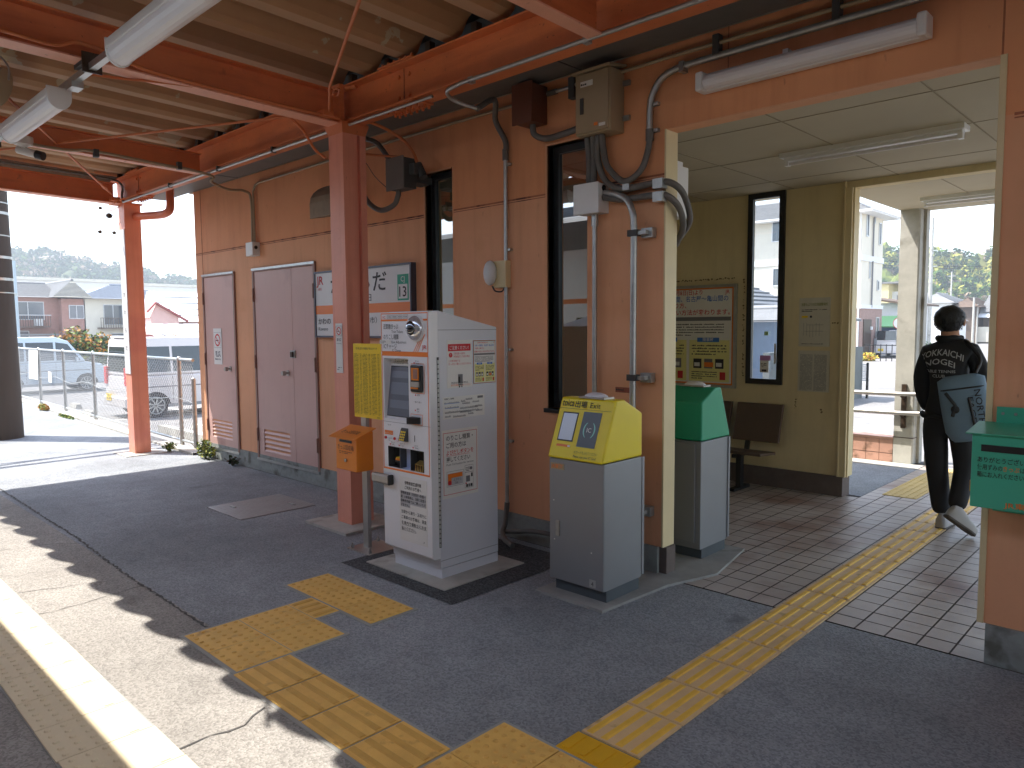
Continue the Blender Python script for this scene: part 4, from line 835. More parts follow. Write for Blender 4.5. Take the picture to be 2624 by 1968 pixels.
# front door, with a recessed screen bay and slot bay cut out
b = MB(); rx0, rx1, rz0, rz1 = -4.013, -3.752, 1.022, 1.422; sx0, sx1, sz0, sz1 = -3.985, -3.61, .70, .838
def fb(xa, xb, za, zb): b.box(xa, xb, F, yf, za, zb, M_machf)
fb(x0, x1, rz1, 1.722); fb(x0, rx0, rz0, rz1); fb(rx1, x1, rz0, rz1); fb(x0, x1, sz1, rz0); fb(x0, sx0, sz0, sz1); fb(sx1, x1, sz0, sz1); fb(x0, x1, .20, sz0)
b.prism([(yf, .145), (yf, .20), (F, .20), (F, .165), (F+.015, .148)], 'x', x0, x1, M_machf)
b.build('front_door', tm)
# recess shell and slanted screen
rx0 += .0012; rx1 -= .0012; rz0 += .0012; rz1 -= .0012
b = MB(); b.add([(rx0, F, rz0), (rx0, F, rz1), (rx0+.0, F+.064, rz1), (rx0, F+.012, rz0)], [(0, 3, 2, 1)], M_machf); b.add([(rx1, F, rz0), (rx1, F, rz1), (rx1, F+.064, rz1), (rx1, F+.012, rz0)], [(0, 1, 2, 3)], M_machf)
b.add([(rx0, F, rz1), (rx1, F, rz1), (rx1, F+.064, rz1), (rx0, F+.064, rz1)], [(0, 3, 2, 1)], M_machf); b.add([(rx0, F, rz0), (rx1, F, rz0), (rx1, F+.012, rz0), (rx0, F+.012, rz0)], [(0, 1, 2, 3)], M_machf)
b.add([(rx0, F+.012, rz0), (rx1, F+.012, rz0), (rx1, F+.064, rz1), (rx0, F+.064, rz1)], [(0, 1, 2, 3)], M_machf); b.build('screen_recess', tm)
sv = Vector((0, .052, .4)).normalized(); sn = Vector((0, -.4, .052)).normalized()
b = MB(); o = Vector((rx0+.012, F+.0146, rz0+.02))+sn*.002; b.quad(o-X*.006-sv*.006, X, sv, .249, .335, M_black); b.quad(o+sn*.002, X, sv, .237, .322, M_screen)
for k, (a, c) in enumerate(((.05, .06), (.14, .09), (.25, .05))): b.quad(o+sn*.004+X*.02+sv*a, X, sv, .2, c*.9, mat('screen_band', S(126, 132, 146), .15, var=0))
b.quad(o+sn*.004+sv*.335+X*.03, X, sv, .18, .055, M_paper); scribble(b, o+sn*.005+sv*.342+X*.035, X, sv, .17, .042, 4, M_inkg, 4)
b.build('screen', tm)
# orange outlines
b = MB(); y = F-.0015
def fr(xa, xb, za, zb, t, m=M_orange, yy=None):
    q = y if yy is None else yy
    b.quad((xa, q, za), X, Z, xb-xa, t, m); b.quad((xa, q, zb-t), X, Z, xb-xa, t, m); b.quad((xa, q, za+t), X, Z, t, zb-za-2*t, m); b.quad((xb-t, q, za+t), X, Z, t, zb-za-2*t, m)
fr(x0+.006, x1-.012, 1.462, 1.716, .006); b.quad((x0+.012, y, 1.664), X, Z, .476, .012, M_orange); b.quad((x0+.012, y-.001, 1.44), X, Z, .476, .024, M_orange)
fr(x0+.006, x1-.012, .684, 1.445, .007); b.quad((x0+.006, y-.001, .682), X, Z, .482, .012, M_orange)
b.quad((x0, y-.0005, 1.0), X, Z, .5, .002, M_inkg); b.build('orange_trim', tm)
# header lettering
b = MB(); y = F-.003
b.text('IC', (-4.012, y, 1.682), X, Z, .022, M_red, w=.03, bold=True)
for i, t in enumerate(('¥10000', '¥5000', '¥2000', '¥1000')):
    xa = -3.965+.057*i; fr(xa, xa+.049, 1.68, 1.704, .0015, M_ink, y); b.text(t, (xa+.024, y, 1.686), X, Z, .017, M_ink, 'c', w=.036)
b.text('近距離きっぷ', (-4.006, y, 1.615), X, Z, .038, M_ink, w=.158); b.text('Train Tickets', (-3.92, y, 1.588), X, Z, .024, M_ink, w=.12)
b.text('のりこし精算', (-4.006, y, 1.548), X, Z, .038, M_ink, w=.16); b.text('Fare Adjustment', (-3.92, y, 1.52), X, Z, .024, M_ink, w=.155)
b.text('ICチャージ', (-4.006, y, 1.487), X, Z, .038, M_ink, w=.138); b.text('IC Charge', (-3.915, y, 1.468), X, Z, .022, M_ink, w=.09)
b.box(-4.048, -3.93, F-.004, F-.001, 1.515, 1.542, M_paper); scribble(b, (-4.04, F-.0045, 1.519), X, Z, .06, .02, 3, M_ink, 9)
b.text('JR', (-3.61, y, 1.487), X, Z, .035, M_red, w=.045, bold=True)
for k in range(3): p = Vector((-3.70+.02*k, y+.001, 1.465)); b.add([p, p+X*.007, p+Vector((.007+.115-.02*k, 0, .155-.02*k)), p+Vector((.115-.02*k, 0, .155-.02*k))], [(0, 1, 2, 3)], M_orange)
for t, xx, zz in (('おつり', -3.68, 1.405), ('Change', -3.68, 1.392), ('紙幣', -3.665, 1.19), ('一枚ずつ投入', -3.70, 1.145), ('硬貨', -3.67, 1.10), ('Coin', -3.67, 1.086), ('タイプ', -3.98, .975), ('きっぷ', -3.945, .862), ('Ticket', -3.945, .85), ('ICカード', -3.85, .862), ('IC Card', -3.85, .85), ('おつり', -3.70, .862), ('Change', -3.70, .85)): b.text(t, (xx, y, zz), X, Z, .013, M_ink)
b.text('よびだし', (-3.975, y, .888), X, Z, .012, M_ink); b.text('Call', (-3.975, y, .875), X, Z, .011, M_ink); b.text('とりけし', (-3.888, y, .888), X, Z, .011, M_red); b.text('Cancel', (-3.888, y, .876), X, Z, .011, M_red)
for xx, zz, s in ((-3.69, 1.402, -1), (-3.68, 1.19, 1), (-3.685, 1.10, -1), (-3.955, .857, -1), (-3.86, .857, -1), (-3.715, .857, -1)): b.add([(xx-.008, y, zz), (xx+.008, y, zz), (xx, y, zz+.012*s)], [(0, 1, 2) if s > 0 else (0, 2, 1)], M_red)
b.quad((-4.015, y, .915), X, Z, .09, .028, M_orange); b.text('よびだし Call', (-4.01, y-.001, .922), X, Z, .012, M_white, w=.08)
b.build('lettering', tm)
# round mirror dome
b = MB(); c = Vector((-3.667, F, 1.618)); b.cyl(c, c-Y*.012, .088, M_white, 32); n = 28
b.ball(c-Y*.01, (.075, .045, .078), mat('mirror_rim', S(214, 216, 222), .12, .6, var=0), 28, 14); b.ball(c-Y*.045, (.045, .022, .045), mat('convex_mirror', S(120, 124, 130), .04, 1, var=0), 24, 12); b.build('round_mirror', tm)
# note acceptor
b = MB(); b.box(-3.712, -3.602, F-.022, F, 1.215, 1.385, M_black); fo = b.build('note_slot', tm, bevel=.008)
b = MB(); b.box(-3.693, -3.622, F-.026, F-.02, 1.29, 1.368, M_orbox); b.box(-3.675, -3.63, F-.027, F-.0255, 1.30, 1.36, mat('slot_shade', S(150, 110, 96), .5, var=0)); b.box(-3.70, -3.615, F-.03, F-.02, 1.248, 1.28, M_stain); b.box(-3.70, -3.63, F-.029, F-.02, 1.235, 1.245, M_orbox); b.build('note_guide', tm)
y = F-.002; b = MB(); fr(-3.722, -3.592, 1.205, 1.395, .003); b.build('orange_outline', tm); b = MB(); fr(-3.735, -3.615, 1.004, 1.072, .003); b.build('orange_outline', tm)
b = MB(); b.prism([(-3.72, F-.002), (-3.635, F-.002), (-3.635, F-.018), (-3.69, F-.05), (-3.715, F-.055)][::-1], 'z', 1.012, 1.055, M_black); b.build('coin_chute', tm, bevel=.004)
b = MB(); kz = .93; b.add([(-3.835, F, .885), (-3.765, F, .885), (-3.765, F, .972), (-3.835, F, .972), (-3.835, F-.03, .89), (-3.765, F-.03, .89), (-3.765, F-.006, .965), (-3.835, F-.006, .965)], [(4, 5, 6, 7), (0, 1, 5, 4), (1, 2, 6, 5), (2, 3, 7, 6), (3, 0, 4, 7)], M_dgrey)
kv = Vector((0, .024, .075)).normalized(); kn = Vector((0, -.075, .024)).normalized()
for i in range(3):
    for j in range(4): p = Vector((-3.818+.018*i, F-.028, .898))+kv*(.017*j)+kn*.002; b.cyl(p, p+kn*.002, .0068, M_yboard, 8)
b.build('keypad', tm)
for xx in (-4.003, -3.907): b = MB(); b.cyl((xx, F, .893), (xx, F-.008, .893), .0095, M_red, 12); b.build('button', tm)
b = MB(); b.quad((-3.702, F-.002, .893), X, Z, .006, .04, M_ink); b.text('ICOCA', (-3.65, F-.002, .93), X, Z, .012, M_inkg) if False else None; b.build('card_slit', tm)
# ticket tray bay
b = MB(); d = .09; sx0 += .0012; sx1 -= .0042; sz0 += .0012; sz1 -= .0012
for xa, xb, m in ((sx0, sx0+.125, M_black), (sx0+.125, sx0+.235, mat('tray_glow', S(196, 208, 238), .3, var=0)), (sx0+.235, sx1, M_black)):
    b.quad((xa, F+d*.6, sz0), X, Z, xb-xa, sz1-sz0, m); b.add([(xa, F, sz0), (xb, F, sz0), (xb, F+d*.6, sz0), (xa, F+d*.6, sz0)], [(0, 1, 2, 3)], m); b.add([(xa, F, sz1), (xb, F, sz1), (xb, F+d*.6, sz1), (xa, F+d*.6, sz1)], [(3, 2, 1, 0)], m)
for xx in (sx0, sx0+.125, sx0+.235, sx1): b.add([(xx, F, sz0), (xx, F+d*.6, sz0), (xx, F+d*.6, sz1), (xx, F, sz1)], [(0, 1, 2, 3)], M_dgrey if xx in (sx0, sx1) else M_machf); b.add([(xx+.002, F, sz0), (xx+.002, F+d*.6, sz0), (xx+.002, F+d*.6, sz1), (xx+.002, F, sz1)], [(3, 2, 1, 0)], M_dgrey)
b.build('tray_bay', tm)
b = MB(); b.box(-3.92, -3.865, F+.01, F+.03, .748, .76, M_orbox); b.box(-3.92, -3.865, F+.005, F+.03, .738, .748, M_black); b.box(-3.925, -3.86, F+.02, F+.05, .76, .765, M_yboard); b.build('ticket_outlet', tm)
b = MB(); b.prism([(F+.05, .702), (F+.004, .702), (F+.01, .745), (F+.05, .765)][::-1], 'x', -3.715, -3.635, mat('brass', S(206, 172, 96), .3, .7, var=.05))
for i in range(5): b.box(-3.712+.0165*i, -3.709+.0165*i, F+.002, F+.012, .703, .742, M_bronze)
b.build('coin_cup', tm)
b = MB(); b.prism([(-4.125, F-.045), (-3.93, F-.045), (-3.93, F-.004), (-4.125, F-.004)], 'z', .582, .648, M_stain); b.build('cup_holder', tm, bevel=.014, seg=3)
b = MB(); b.box(-3.945, -3.925, F-.046, F-.001, .58, .65, M_black); b.build('cup_holder_end', tm, bevel=.01)
# paper notices on machine
b = MB(); y = F-.002; b.box(-3.868, -3.585, y, F-.0005, .226, .652, M_paper); y -= .001
b.text('伊勢鉄道普通列車', (-3.725, y, .603), X, Z, .026, M_ink, 'c', w=.17, bold=True); b.text('ご利用のお客様へ', (-3.725, y, .572), X, Z, .026, M_ink, 'c', w=.17, bold=True)
b.quad((-3.855, y, .475), X, Z, .262, .082, mat('highlight_grey', S(188, 188, 190), .7, var=0)); b.quad((-3.855, y, .452), X, Z, .10, .023, MATS['highlight_grey'])
for i, t in enumerate(('伊勢鉄道線（河原田～鈴鹿～', '津）の乗車券は、当駅に設置の', '自動券売機ではご購入いただ', 'けません。')): b.text(t, (-3.852, y-.001, .538-.0265*i), X, Z, .021, M_ink, w=.258 if i < 3 else .09, bold=True)
for i, t in enumerate(('当駅から津行・玉垣行に', 'ご乗車のお客様は、運賃', 'を車内で運転士にお支', '払いください。')): b.text(t, (-3.848, y, .41-.037*i), X, Z, .025, M_ink, w=.255 if i < 3 else .15, bold=True)
b.quad((-3.848, y, .331), X, Z, .255, .0015, M_ink); b.quad((-3.848, y, .294), X, Z, .15, .0015, M_ink); b.text('JR', (-3.625, y, .245), X, Z, .014, M_ink)
b.build('front_notice', tm)
sx = x1+.002
def sidebox(b, ya, yb2, za, zb, m=M_paper): b.box(x1+.0005, sx, ya, yb2, za, zb, m)
b = MB(); sidebox(b, 3.084, 3.30, 1.235, 1.54); tx = sx+.001
b.quad((tx, 3.093, 1.47), Y, Z, .195, .045, M_red); b.text('ご注意ください！', (tx+.001, 3.105, 1.481), Y, Z, .027, M_white, w=.165, bold=True)
b.cyl((tx-.001, 3.115, 1.445), (tx, 3.115, 1.445), .015, M_red, 16); b.text('!', (tx+.001, 3.115, 1.436), Y, Z, .025, M_white, 'c', bold=True)
b.text('河原田駅→津駅を', (tx, 3.14, 1.448), Y, Z, .015, M_red, w=.10); b.text('伊勢鉄道でご利用の場合', (tx, 3.14, 1.429), Y, Z, .015, M_red, w=.14)
b.text('この券売機では', (tx, 3.096, 1.402), Y, Z, .015, M_red, w=.10); b.text('きっぷをご購入いただけません', (tx, 3.096, 1.382), Y, Z, .015, M_red, w=.195)
for i, (a, c, d2, e) in enumerate(((.08, .09, .04, .06), (.08, .115, .018, .02), (.102, .115, .012, .02), (.08, .095, .018, .03), (.08, .08, .038, .008), (.085, .065, .01, .012), (.105, .065, .01, .012))): b.quad((tx+.0003*i, 3.096+a, 1.17+c+.0), Y, Z, d2, e, M_inkg if i % 2 == 0 else M_ink)
b.text('伊勢鉄道をご利用の場合は、', (tx, 3.115, 1.262), Y, Z, .013, M_ink, w=.15); b.text('車内で運賃をお支払いください', (tx, 3.115, 1.246), Y, Z, .013, M_orange, w=.17)
b.build('side_notice', tm)
def changeposter(b, o, u, v, n, w, h, full=False):
    """poster of the fare payment change of March 2026"""
    o = Vector(o); u = Vector(u); v = Vector(v); n = Vector(n); s = w
    def q(a, c, ww, hh, m, k=1): b.quad(o+u*a*w+v*c*h+n*.001*k, u, v, ww*w, hh*h, m)
    q(0, 0, 1, 1, M_orange, 0); q(.02, .015, .96, .97, M_paper, 1)
    b.text('2026年3月8日(日)より', o+u*w*.42+v*h*.935+n*.002, u, v, .055*w, M_red, 'c', w=.48*w, bold=True); b.text('JR', o+u*w*.93+v*h*.935+n*.002, u, v, .05*w, M_red, 'c', bold=True)
    b.text('大府～武豊間、名古屋～亀山間の', o+u*w*.06+v*h*.865+n*.002, u, v, .062*w, M_blue, w=.88*w, bold=True)
    b.text('“列車”の乗り方、', o+u*w*.06+v*h*.80+n*.002, u, v, .058*w, M_red, w=.42*w, bold=True); b.text('運賃お支払い方法が変わります。', o+u*w*.04+v*h*.725+n*.002, u, v, .06*w, M_red, w=.92*w, bold=True)
    q(.03, .66, .94, .04, M_inkg, 2)
    scribble(b, o+u*w*.05+v*h*.50+n*.002, u, v, .85*w, .14*h, 5, M_ink, 21, fill=.45)
    for k, t in enumerate(('乗車時', '降車時')):
        a = .05+.47*k; q(a, .03, .44, .43, M_pyel, 2); q(a+.09, .44, .24, .045, M_blue, 3); b.text(t, o+u*w*(a+.21)+v*h*.45+n*.004, u, v, .04*w, M_white, 'c', bold=True)
        scribble(b, o+u*w*(a+.03)+v*h*.30+n*.003, u, v, .38*w, .12*h, 4, M_ink, 31+k, fill=.5); scribble(b, o+u*w*(a+.03)+v*h*.05+n*.003, u, v, .28*w, .09*h, 4, M_ink, 41+k, fill=.5)
        q(a+.34, .05, .06, .08, M_red, 3)
        for i in range(3): q(a+.05+.12*i, .165, .09, .10, M_inkg if (i+k) % 2 == 0 else M_ink, 3); q(a+.06+.12*i, .185, .06, .04, M_paper, 4)
        if k: q(a+.17, .18, .1, .05, M_orange, 5)
b = MB(); sidebox(b, 3.312, 3.515, 1.25, 1.535); changeposter(b, (sx, 3.312, 1.25), Y, Z, X, .203, .285); b.build('side_poster', tm)
b = MB(); sidebox(b, 3.045, 3.41, 1.038, 1.178); b.text('近距離きっぷ運賃表', (tx, 3.055, 1.163), Y, Z, .011, M_ink, w=.085, bold=True)
rd = random.Random(12)
for i, (ya, za, ln) in enumerate(((3.055, 1.135, .13), (3.06, 1.105, .06), (3.12, 1.105, .06), (3.06, 1.075, .30), (3.06, 1.05, .05), (3.2, 1.14, .04), (3.21, 1.125, .07), (3.19, 1.095, .16), (3.19, 1.07, .1), (3.13, 1.045, .11), (3.26, 1.055, .05), (3.30, 1.13, .06), (3.24, 1.15, .06), (3.32, 1.10, .07), (3.33, 1.07, .06))):
    m = M_blue if i < 3 else M_inkg; b.quad((tx, ya, za), Y, Z, ln, .0025, m)
    for k in range(int(ln/.006)): b.quad((tx+.0003, ya+.006*k, za+.003), Y, Z, .0028, rd.uniform(.004, .01), M_inkg)
b.quad((tx, 3.345, 1.155), Y, Z, .05, .015, M_inkg); b.build('fare_map', tm)
b = MB(); sidebox(b, 3.034, 3.345, .525, .968)
def frs(ya, yb2, za, zb, t, m, xx):
    b.quad((xx, ya, za), Y, Z, yb2-ya, t, m); b.quad((xx, ya, zb-t), Y, Z, yb2-ya, t, m); b.quad((xx, ya, za+t), Y, Z, t, zb-za-2*t, m); b.quad((xx, yb2-t, za+t), Y, Z, t, zb-za-2*t, m)
frs(3.042, 3.335, .548, .95, .003, M_red, tx)
b.text('のりこし精算・', (tx, 3.068, .90), Y, Z, .038, M_ink, w=.23, bold=True); b.text('ご用の方は', (tx, 3.068, .853), Y, Z, .038, M_ink, w=.17, bold=True); b.text('よびだしボタンを', (tx, 3.068, .806), Y, Z, .036, M_red, w=.235, bold=True); b.quad((tx, 3.068, .798), Y, Z, .20, .002, M_red)
b.text('押してください', (tx, 3.068, .762), Y, Z, .036, M_ink, w=.205, bold=True); b.text('Push Call button for service', (tx, 3.068, .737), Y, Z, .017, M_ink, w=.235)
frs(3.068, 3.215, .60, .698, .0015, M_ink, tx); b.quad((tx, 3.075, .607), Y, Z, .132, .078, mat('button_grey', S(186, 186, 188), .6, var=0)); b.quad((tx+.001, 3.078, .655), Y, Z, .125, .028, M_orange); b.quad((tx+.001, 3.078, .612), Y, Z, .03, .045, M_orange); b.cyl((tx+.001, 3.092, .625), (tx+.003, 3.092, .625), .015, M_red, 14); b.text('よびだし', (tx+.002, 3.125, .635), Y, Z, .018, M_ink); b.text('Call', (tx+.002, 3.135, .615), Y, Z, .018, M_ink)
frs(3.225, 3.30, .57, .72, .0015, M_ink, tx); b.quad((tx, 3.227, .672), Y, Z, .07, .002, M_ink); b.quad((tx, 3.235, .61), Y, Z, .035, .04, M_teal if False else M_inkg); b.quad((tx, 3.28, .64), Y, Z, .014, .025, M_ink); b.cyl((tx, 3.28, .697), (tx+.001, 3.28, .697), .011, M_inkg, 14); scribble(b, (tx, 3.232, .68), Y, Z, .04, .03, 3, M_ink, 7)
b.quad((tx, 3.23, .597), Y, Z, .012, .008, M_red)
for i in range(3): b.quad((tx, 3.235+.02*i, .575), Y, Z, .017, .02, M_ink if i != 1 else M_inkg)
b.build('call_notice', tm)
# ------------------------------------------------------------------ IC card readers
def reader(label, shell, x0, x1, ya, yb, yfr, front):
    """ya..yb body depth; front=-1 faces the platform, +1 faces the hall"""
    r = root('card_reader', label, 'card reader', ((x0+x1)/2, (ya+yb)/2, 0), 'card readers')
    b = MB(); b.box(x0+.02, x1-.005, ya+.03, yb-.02, 0.012, .09, M_steeld); b.build('base', r)
    f, k = (ya, yb) if front < 0 else (yb, ya)
    b = MB(); b.box(x0, x1, f-.0 if front < 0 else k+.0, k if front < 0 else f, .085, .832, M_steel); b.build('cabinet', r, bevel=.004)
    s = front; e = .03*s; fT = f-s*.115; top = 1.192
    prf = [(f+.025*s, .836), (fT, top), (fT-s*.08, top), (k, 1.10), (k, .836)]
    if s < 0: prf = prf[::-1]
    h = MB(); h.prism(prf if s < 0 else prf, 'x', x0-.002, x1+.002, shell)
    # keep winding outward: recalc below
    o = h.build('shell', r, bevel=.012, seg=3); bm = bmesh.new(); bm.from_mesh(o.data); bmesh.ops.recalc_face_normals(bm, faces=bm.faces); bm.to_mesh(o.data); bm.free()
    l = MB(); cx = (x0+x1)/2+.02; cy = fT-s*.045; l.box(cx-.09, cx+.10, cy-.05, cy+.05, top, top+.01, M_stain); l.ball((cx+.005, cy, top+.008), (.085, .042, .028), M_lamp, 16, 8); l.build('top_lamp', r)
    l = MB(); l.box(x1, x1+.003, (ya+yb)/2-.1, (ya+yb)/2+.15, .3, .302, M_steeld) if False else l.box(x0+.2, x0+.34, k-.002 if s < 0 else k-.003, k+.003 if s < 0 else k+.001, .7, .75, M_steeld); l.build('vent', r)
    return r, f, k, fT, top
ex, f, k, fT, top = reader('yellow topped grey card reader for exit on the platform', M_yel, -2.918, -2.51, 3.362, 3.742, 0, -1)
b = MB(); b.box(-2.917, -2.511, 3.355, 3.362, .09, .83, M_steel); b.build('door', ex, bevel=.003)
b = MB(); b.box(-2.505, -2.502, 3.69, 3.76, .06, .84, M_steel) if False else b.box(-2.515, -2.507, 3.742, 3.765, .1, .83, M_steel); b.build('rear_panel', ex)
b = MB(); b.box(-2.862, -2.835, 3.345, 3.356, .36, .455, M_stain); b.box(-2.857, -2.84, 3.341, 3.346, .38, .44, M_galv); b.build('latch', ex, bevel=.004)
b = MB(); b.box(-2.905, -2.80, 3.3535, 3.3555, .765, .803, M_panel); b.text('JR東海', (-2.9, 3.352, .773), X, Z, .03, M_orange, w=.09, bold=True); b.box(-2.61, -2.565, 3.3535, 3.3555, .10, .145, mat('tag_grey', S(176, 176, 174), .6, var=0)); b.text('4', (-2.587, 3.352, .108), X, Z, .038, M_ink, 'c')
for p in ((-2.887, .57), (-2.882, .33), (-2.60, .30)): b.box(p[0], p[0]+.008, 3.3545, 3.3553, p[1], p[1]+.007, M_paper)
b.build('label_plate', ex)
sv = Vector((0, .14, .356)).normalized(); sn = Vector((0, -.356, .14)).normalized(); o0 = Vector((-2.92, f-.025, .836))+sn*.0015
b = MB(); P = lambda a, c, n=0: o0+X*a+sv*c+sn*n
b.text('toica', P(.022, .327, .001), X, sv, .062, M_ink, w=.09, bold=True); b.text('出場', P(.122, .325, .001), X, sv, .046, M_ink, w=.088, bold=True); b.text('Exit', P(.235, .325, .001), X, sv, .046, M_ink, w=.075); b.quad(P(.012, .312, .0005), X, sv, .385, .0018, M_ink)
b.text('ICカードをふれてください', P(.195, .045, .001), X, sv, .02, M_ink, w=.17); b.text('Please scan your IC Card', P(.195, .02, .001), X, sv, .02, M_ink, w=.165, bold=True)
b.quad(P(.05, .075, .0006), X, sv, .105, .014, M_orange); b.quad(P(.135, .077, .001), X, sv, .02, .01, M_paper); b.build('lettering', ex)
b = MB(); b.quad(P(.045, .11, .001), X, sv, .12, .18, M_dgrey); b.quad(P(.053, .118, .002), X, sv, .104, .164, mat('reader_screen', S(196, 206, 220), .2, var=.04)); b.build('screen', ex)
b = MB(); b.quad(P(.20, .085, .001), X, sv, .135, .215, mat('touch_pad', S(74, 84, 92), .35, var=.03)); c = P(.268, .19, .002)
for s in (-1, 1):
    n = 14; vs = []; 
    for i in range(n+1): a = R(-62+124*i/n)+(math.pi if s < 0 else 0); ro = .052; wv = .011*math.cos(R(-62+124*i/n))+.0; vs += [c+X*math.cos(a)*ro*.85+sv*math.sin(a)*ro, c+X*math.cos(a)*(ro-wv)*.85+sv*math.sin(a)*(ro-wv*.6)]
    b.add(vs, [(2*i, 2*i+2, 2*i+3, 2*i+1) for i in range(n)], mat('arc_green', S(150, 214, 200), .4, var=0))
b.text('IC', c-sv*.013+sn*.001, X, sv, .038, M_paper, 'c', bold=True); b.build('touch_pad', ex)
en, f, k, fT, top = reader('green topped grey card reader just inside the hall', M_green, -2.928, -2.52, 4.467, 4.846, 0, 1)
b = MB()
for i in range(9):
    for j in range(6): b.cyl((-2.85+.014*i, 4.465, .71+.012*j), (-2.85+.014*i, 4.4655, .71+.012*j), .003, M_black, 6)
b.build('vent_holes', en)
b = MB(); b.box(-2.9, -2.56, 4.455, 4.467, .13, .815, M_steel); b.build('rear_door', en, bevel=.003)
b = MB(); b.box(-2.52, -2.512, 4.84, 4.862, .1, .83, M_steel); b.build('side_panel', en)
# ------------------------------------------------------------------ green collection box on the right wall
gx = root('collection_box', 'mint green ticket collection box on the right hand wall', 'collection box', (-.5, 4.0, .8))
b = MB(); b.prism([(4.03, .80), (3.80, .80), (3.80, 1.13), (4.03, 1.15)][::-1], 'x', -.792, -.40, M_green2); b.build('body', gx, bevel=.004)
b = MB(); b.add([(-.815, 3.785, 1.135), (-.38, 3.785, 1.135), (-.38, 4.035, 1.163), (-.815, 4.035, 1.163), (-.815, 3.785, 1.13), (-.38, 3.785, 1.13), (-.38, 4.035, 1.158), (-.815, 4.035, 1.158)], [(0, 1, 2, 3), (7, 6, 5, 4), (4, 5, 1, 0), (5, 6, 2, 1), (7, 4, 0, 3)], M_green2); b.build('lid', gx)
b = MB(); b.box(-.745, -.43, 4.03, 4.045, .745, 1.235, M_green2)
for i in range(6): b.cyl((-.72+.05*i, 4.03, 1.205), (-.72+.05*i, 4.026, 1.205), .007, M_galv, 8); b.cyl((-.72+.05*i, 4.03, .765), (-.72+.05*i, 4.026, .765), .007, M_galv, 8)
b.build('back_plate', gx)
b = MB(); b.box(-.755, -.45, 3.797, 3.80, 1.055, 1.085, M_black); b.build('slot', gx)
b = MB(); b.text('ありがとうございました', (-.767, 3.797, 1.008), X, Z, .027, M_ink, w=.245, bold=True); b.text('使用ずみの', (-.767, 3.797, .975), X, Z, .027, M_ink, w=.095, bold=True); b.text('きっぷ', (-.669, 3.797, .975), X, Z, .027, M_orange, w=.06, bold=True); b.text('はこの', (-.606, 3.797, .975), X, Z, .027, M_ink, w=.06, bold=True); b.text('箱にお入れください', (-.767, 3.797, .942), X, Z, .027, M_ink, w=.175, bold=True); b.text('JR東海', (-.66, 3.797, .815), X, Z, .03, M_orange, w=.12, bold=True); b.build('lettering', gx)
b = MB(); b.box(-.803, -.793, 3.84, 3.87, .86, .91, mat('brass_lock', S(190, 150, 80), .3, .7, var=0)); b.build('padlock', gx)
# ------------------------------------------------------------------ hall: bench, posters
bn = root('bench', 'brown slatted bench against the hall wall', 'bench', (-3.3, 6.85, 0))
M_brb = mat('dark_brown_wood', S(92, 74, 60), .5, var=.1, vs=6)
b = MB(); b.prism([(6.97, .47), (6.93, .47), (7.03, .84), (7.07, .84)], 'x', -3.56, -3.08, M_brb); b.build('backrest', bn, bevel=.006)
b = MB(); b.prism([(6.60, .41), (6.93, .385), (6.93, .355), (6.60, .38)][::-1], 'x', -4.6, -3.10, M_brb); b.build('seat', bn, bevel=.006)
b = MB(); b.prism([(6.97, .47), (6.93, .47), (7.03, .84), (7.07, .84)], 'x', -4.6, -3.62, M_brb); b.build('backrest', bn, bevel=.006)
for xx in (-3.4, -4.3): b = MB(); b.box(xx-.025, xx+.025, 6.75, 6.82, .02, .36, M_black); b.box(xx-.03, xx+.03, 6.62, 6.95, 0, .03, M_black); b.box(xx-.02, xx+.02, 6.65, 6.95, .33, .365, M_black); b.prism([(6.90, .36), (6.94, .36), (7.0, .6), (6.97, .6)], 'x', xx-.02, xx+.02, M_black); b.build('leg', bn)
po = root('wall_poster', 'large framed orange edged fare change poster in the hall', 'poster', (-4.1, 7.1, .97))
b = MB(); 
for a in ((-4.75, -3.62, .97, 1.0), (-4.75, -3.62, 2.02, 2.05), (-4.75, -4.72, 1.0, 2.02), (-3.65, -3.62, 1.0, 2.02)): b.box(a[0], a[1], 7.085, 7.118, a[2], a[3], M_galv)
b.build('frame', po)
b = MB(); b.box(-4.72, -3.65, 7.10, 7.118, 1.0, 2.02, M_paper); changeposter(b, (-4.72, 7.099, 1.0), X, Z, -Y, 1.07, 1.02); b.build('sheet', po)
b = MB(); b.box(-2.975, -2.68, 7.112, 7.118, 1.415, 1.88, M_oldpaper); b.text('当駅もよりの広域避難場所', (-2.828, 7.110, 1.805), X, Z, .032, mat('olive_ink', S(120, 130, 50), .7, var=0), 'c', w=.25, bold=True); scribble(b, (-2.95, 7.11, 1.745), X, Z, .24, .03, 2, M_ink, 3); b.quad((-2.95, 7.11, 1.69), X, Z, .06, .02, M_yboard); b.quad((-2.87, 7.11, 1.69), X, Z, .02, .02, M_ink)
rd = random.Random(2)
for i in range(6): b.quad((-2.93+.03*i, 7.1105, 1.50+.02*rd.random()), Vector((.5, 0, .6)).normalized(), Z, .004, .12, M_inkg); 
b.quad((-2.92, 7.11, 1.56), X, Z, .18, .003, M_inkg); b.quad((-2.90, 7.11, 1.62), X, Z, .16, .003, M_inkg); scribble(b, (-2.95, 7.11, 1.435), X, Z, .24, .012, 1, M_ink, 6)
b.build('evacuation_notice', None, 'upper faded notice with a small map right of the hall window', 'notice', loc=(-2.83, 7.118, 1.415))
b = MB(); b.box(-2.975, -2.675, 7.112, 7.118, .98, 1.375, M_oldpaper); scribble(b, (-2.955, 7.11, .99), X, Z, .12, .35, 34, M_inkg, 4); scribble(b, (-2.82, 7.11, .99), X, Z, .12, .35, 34, M_inkg, 5)
b.build('printed_notice', None, 'lower dense grey text notice right of the hall window', 'notice', loc=(-2.83, 7.118, .98))
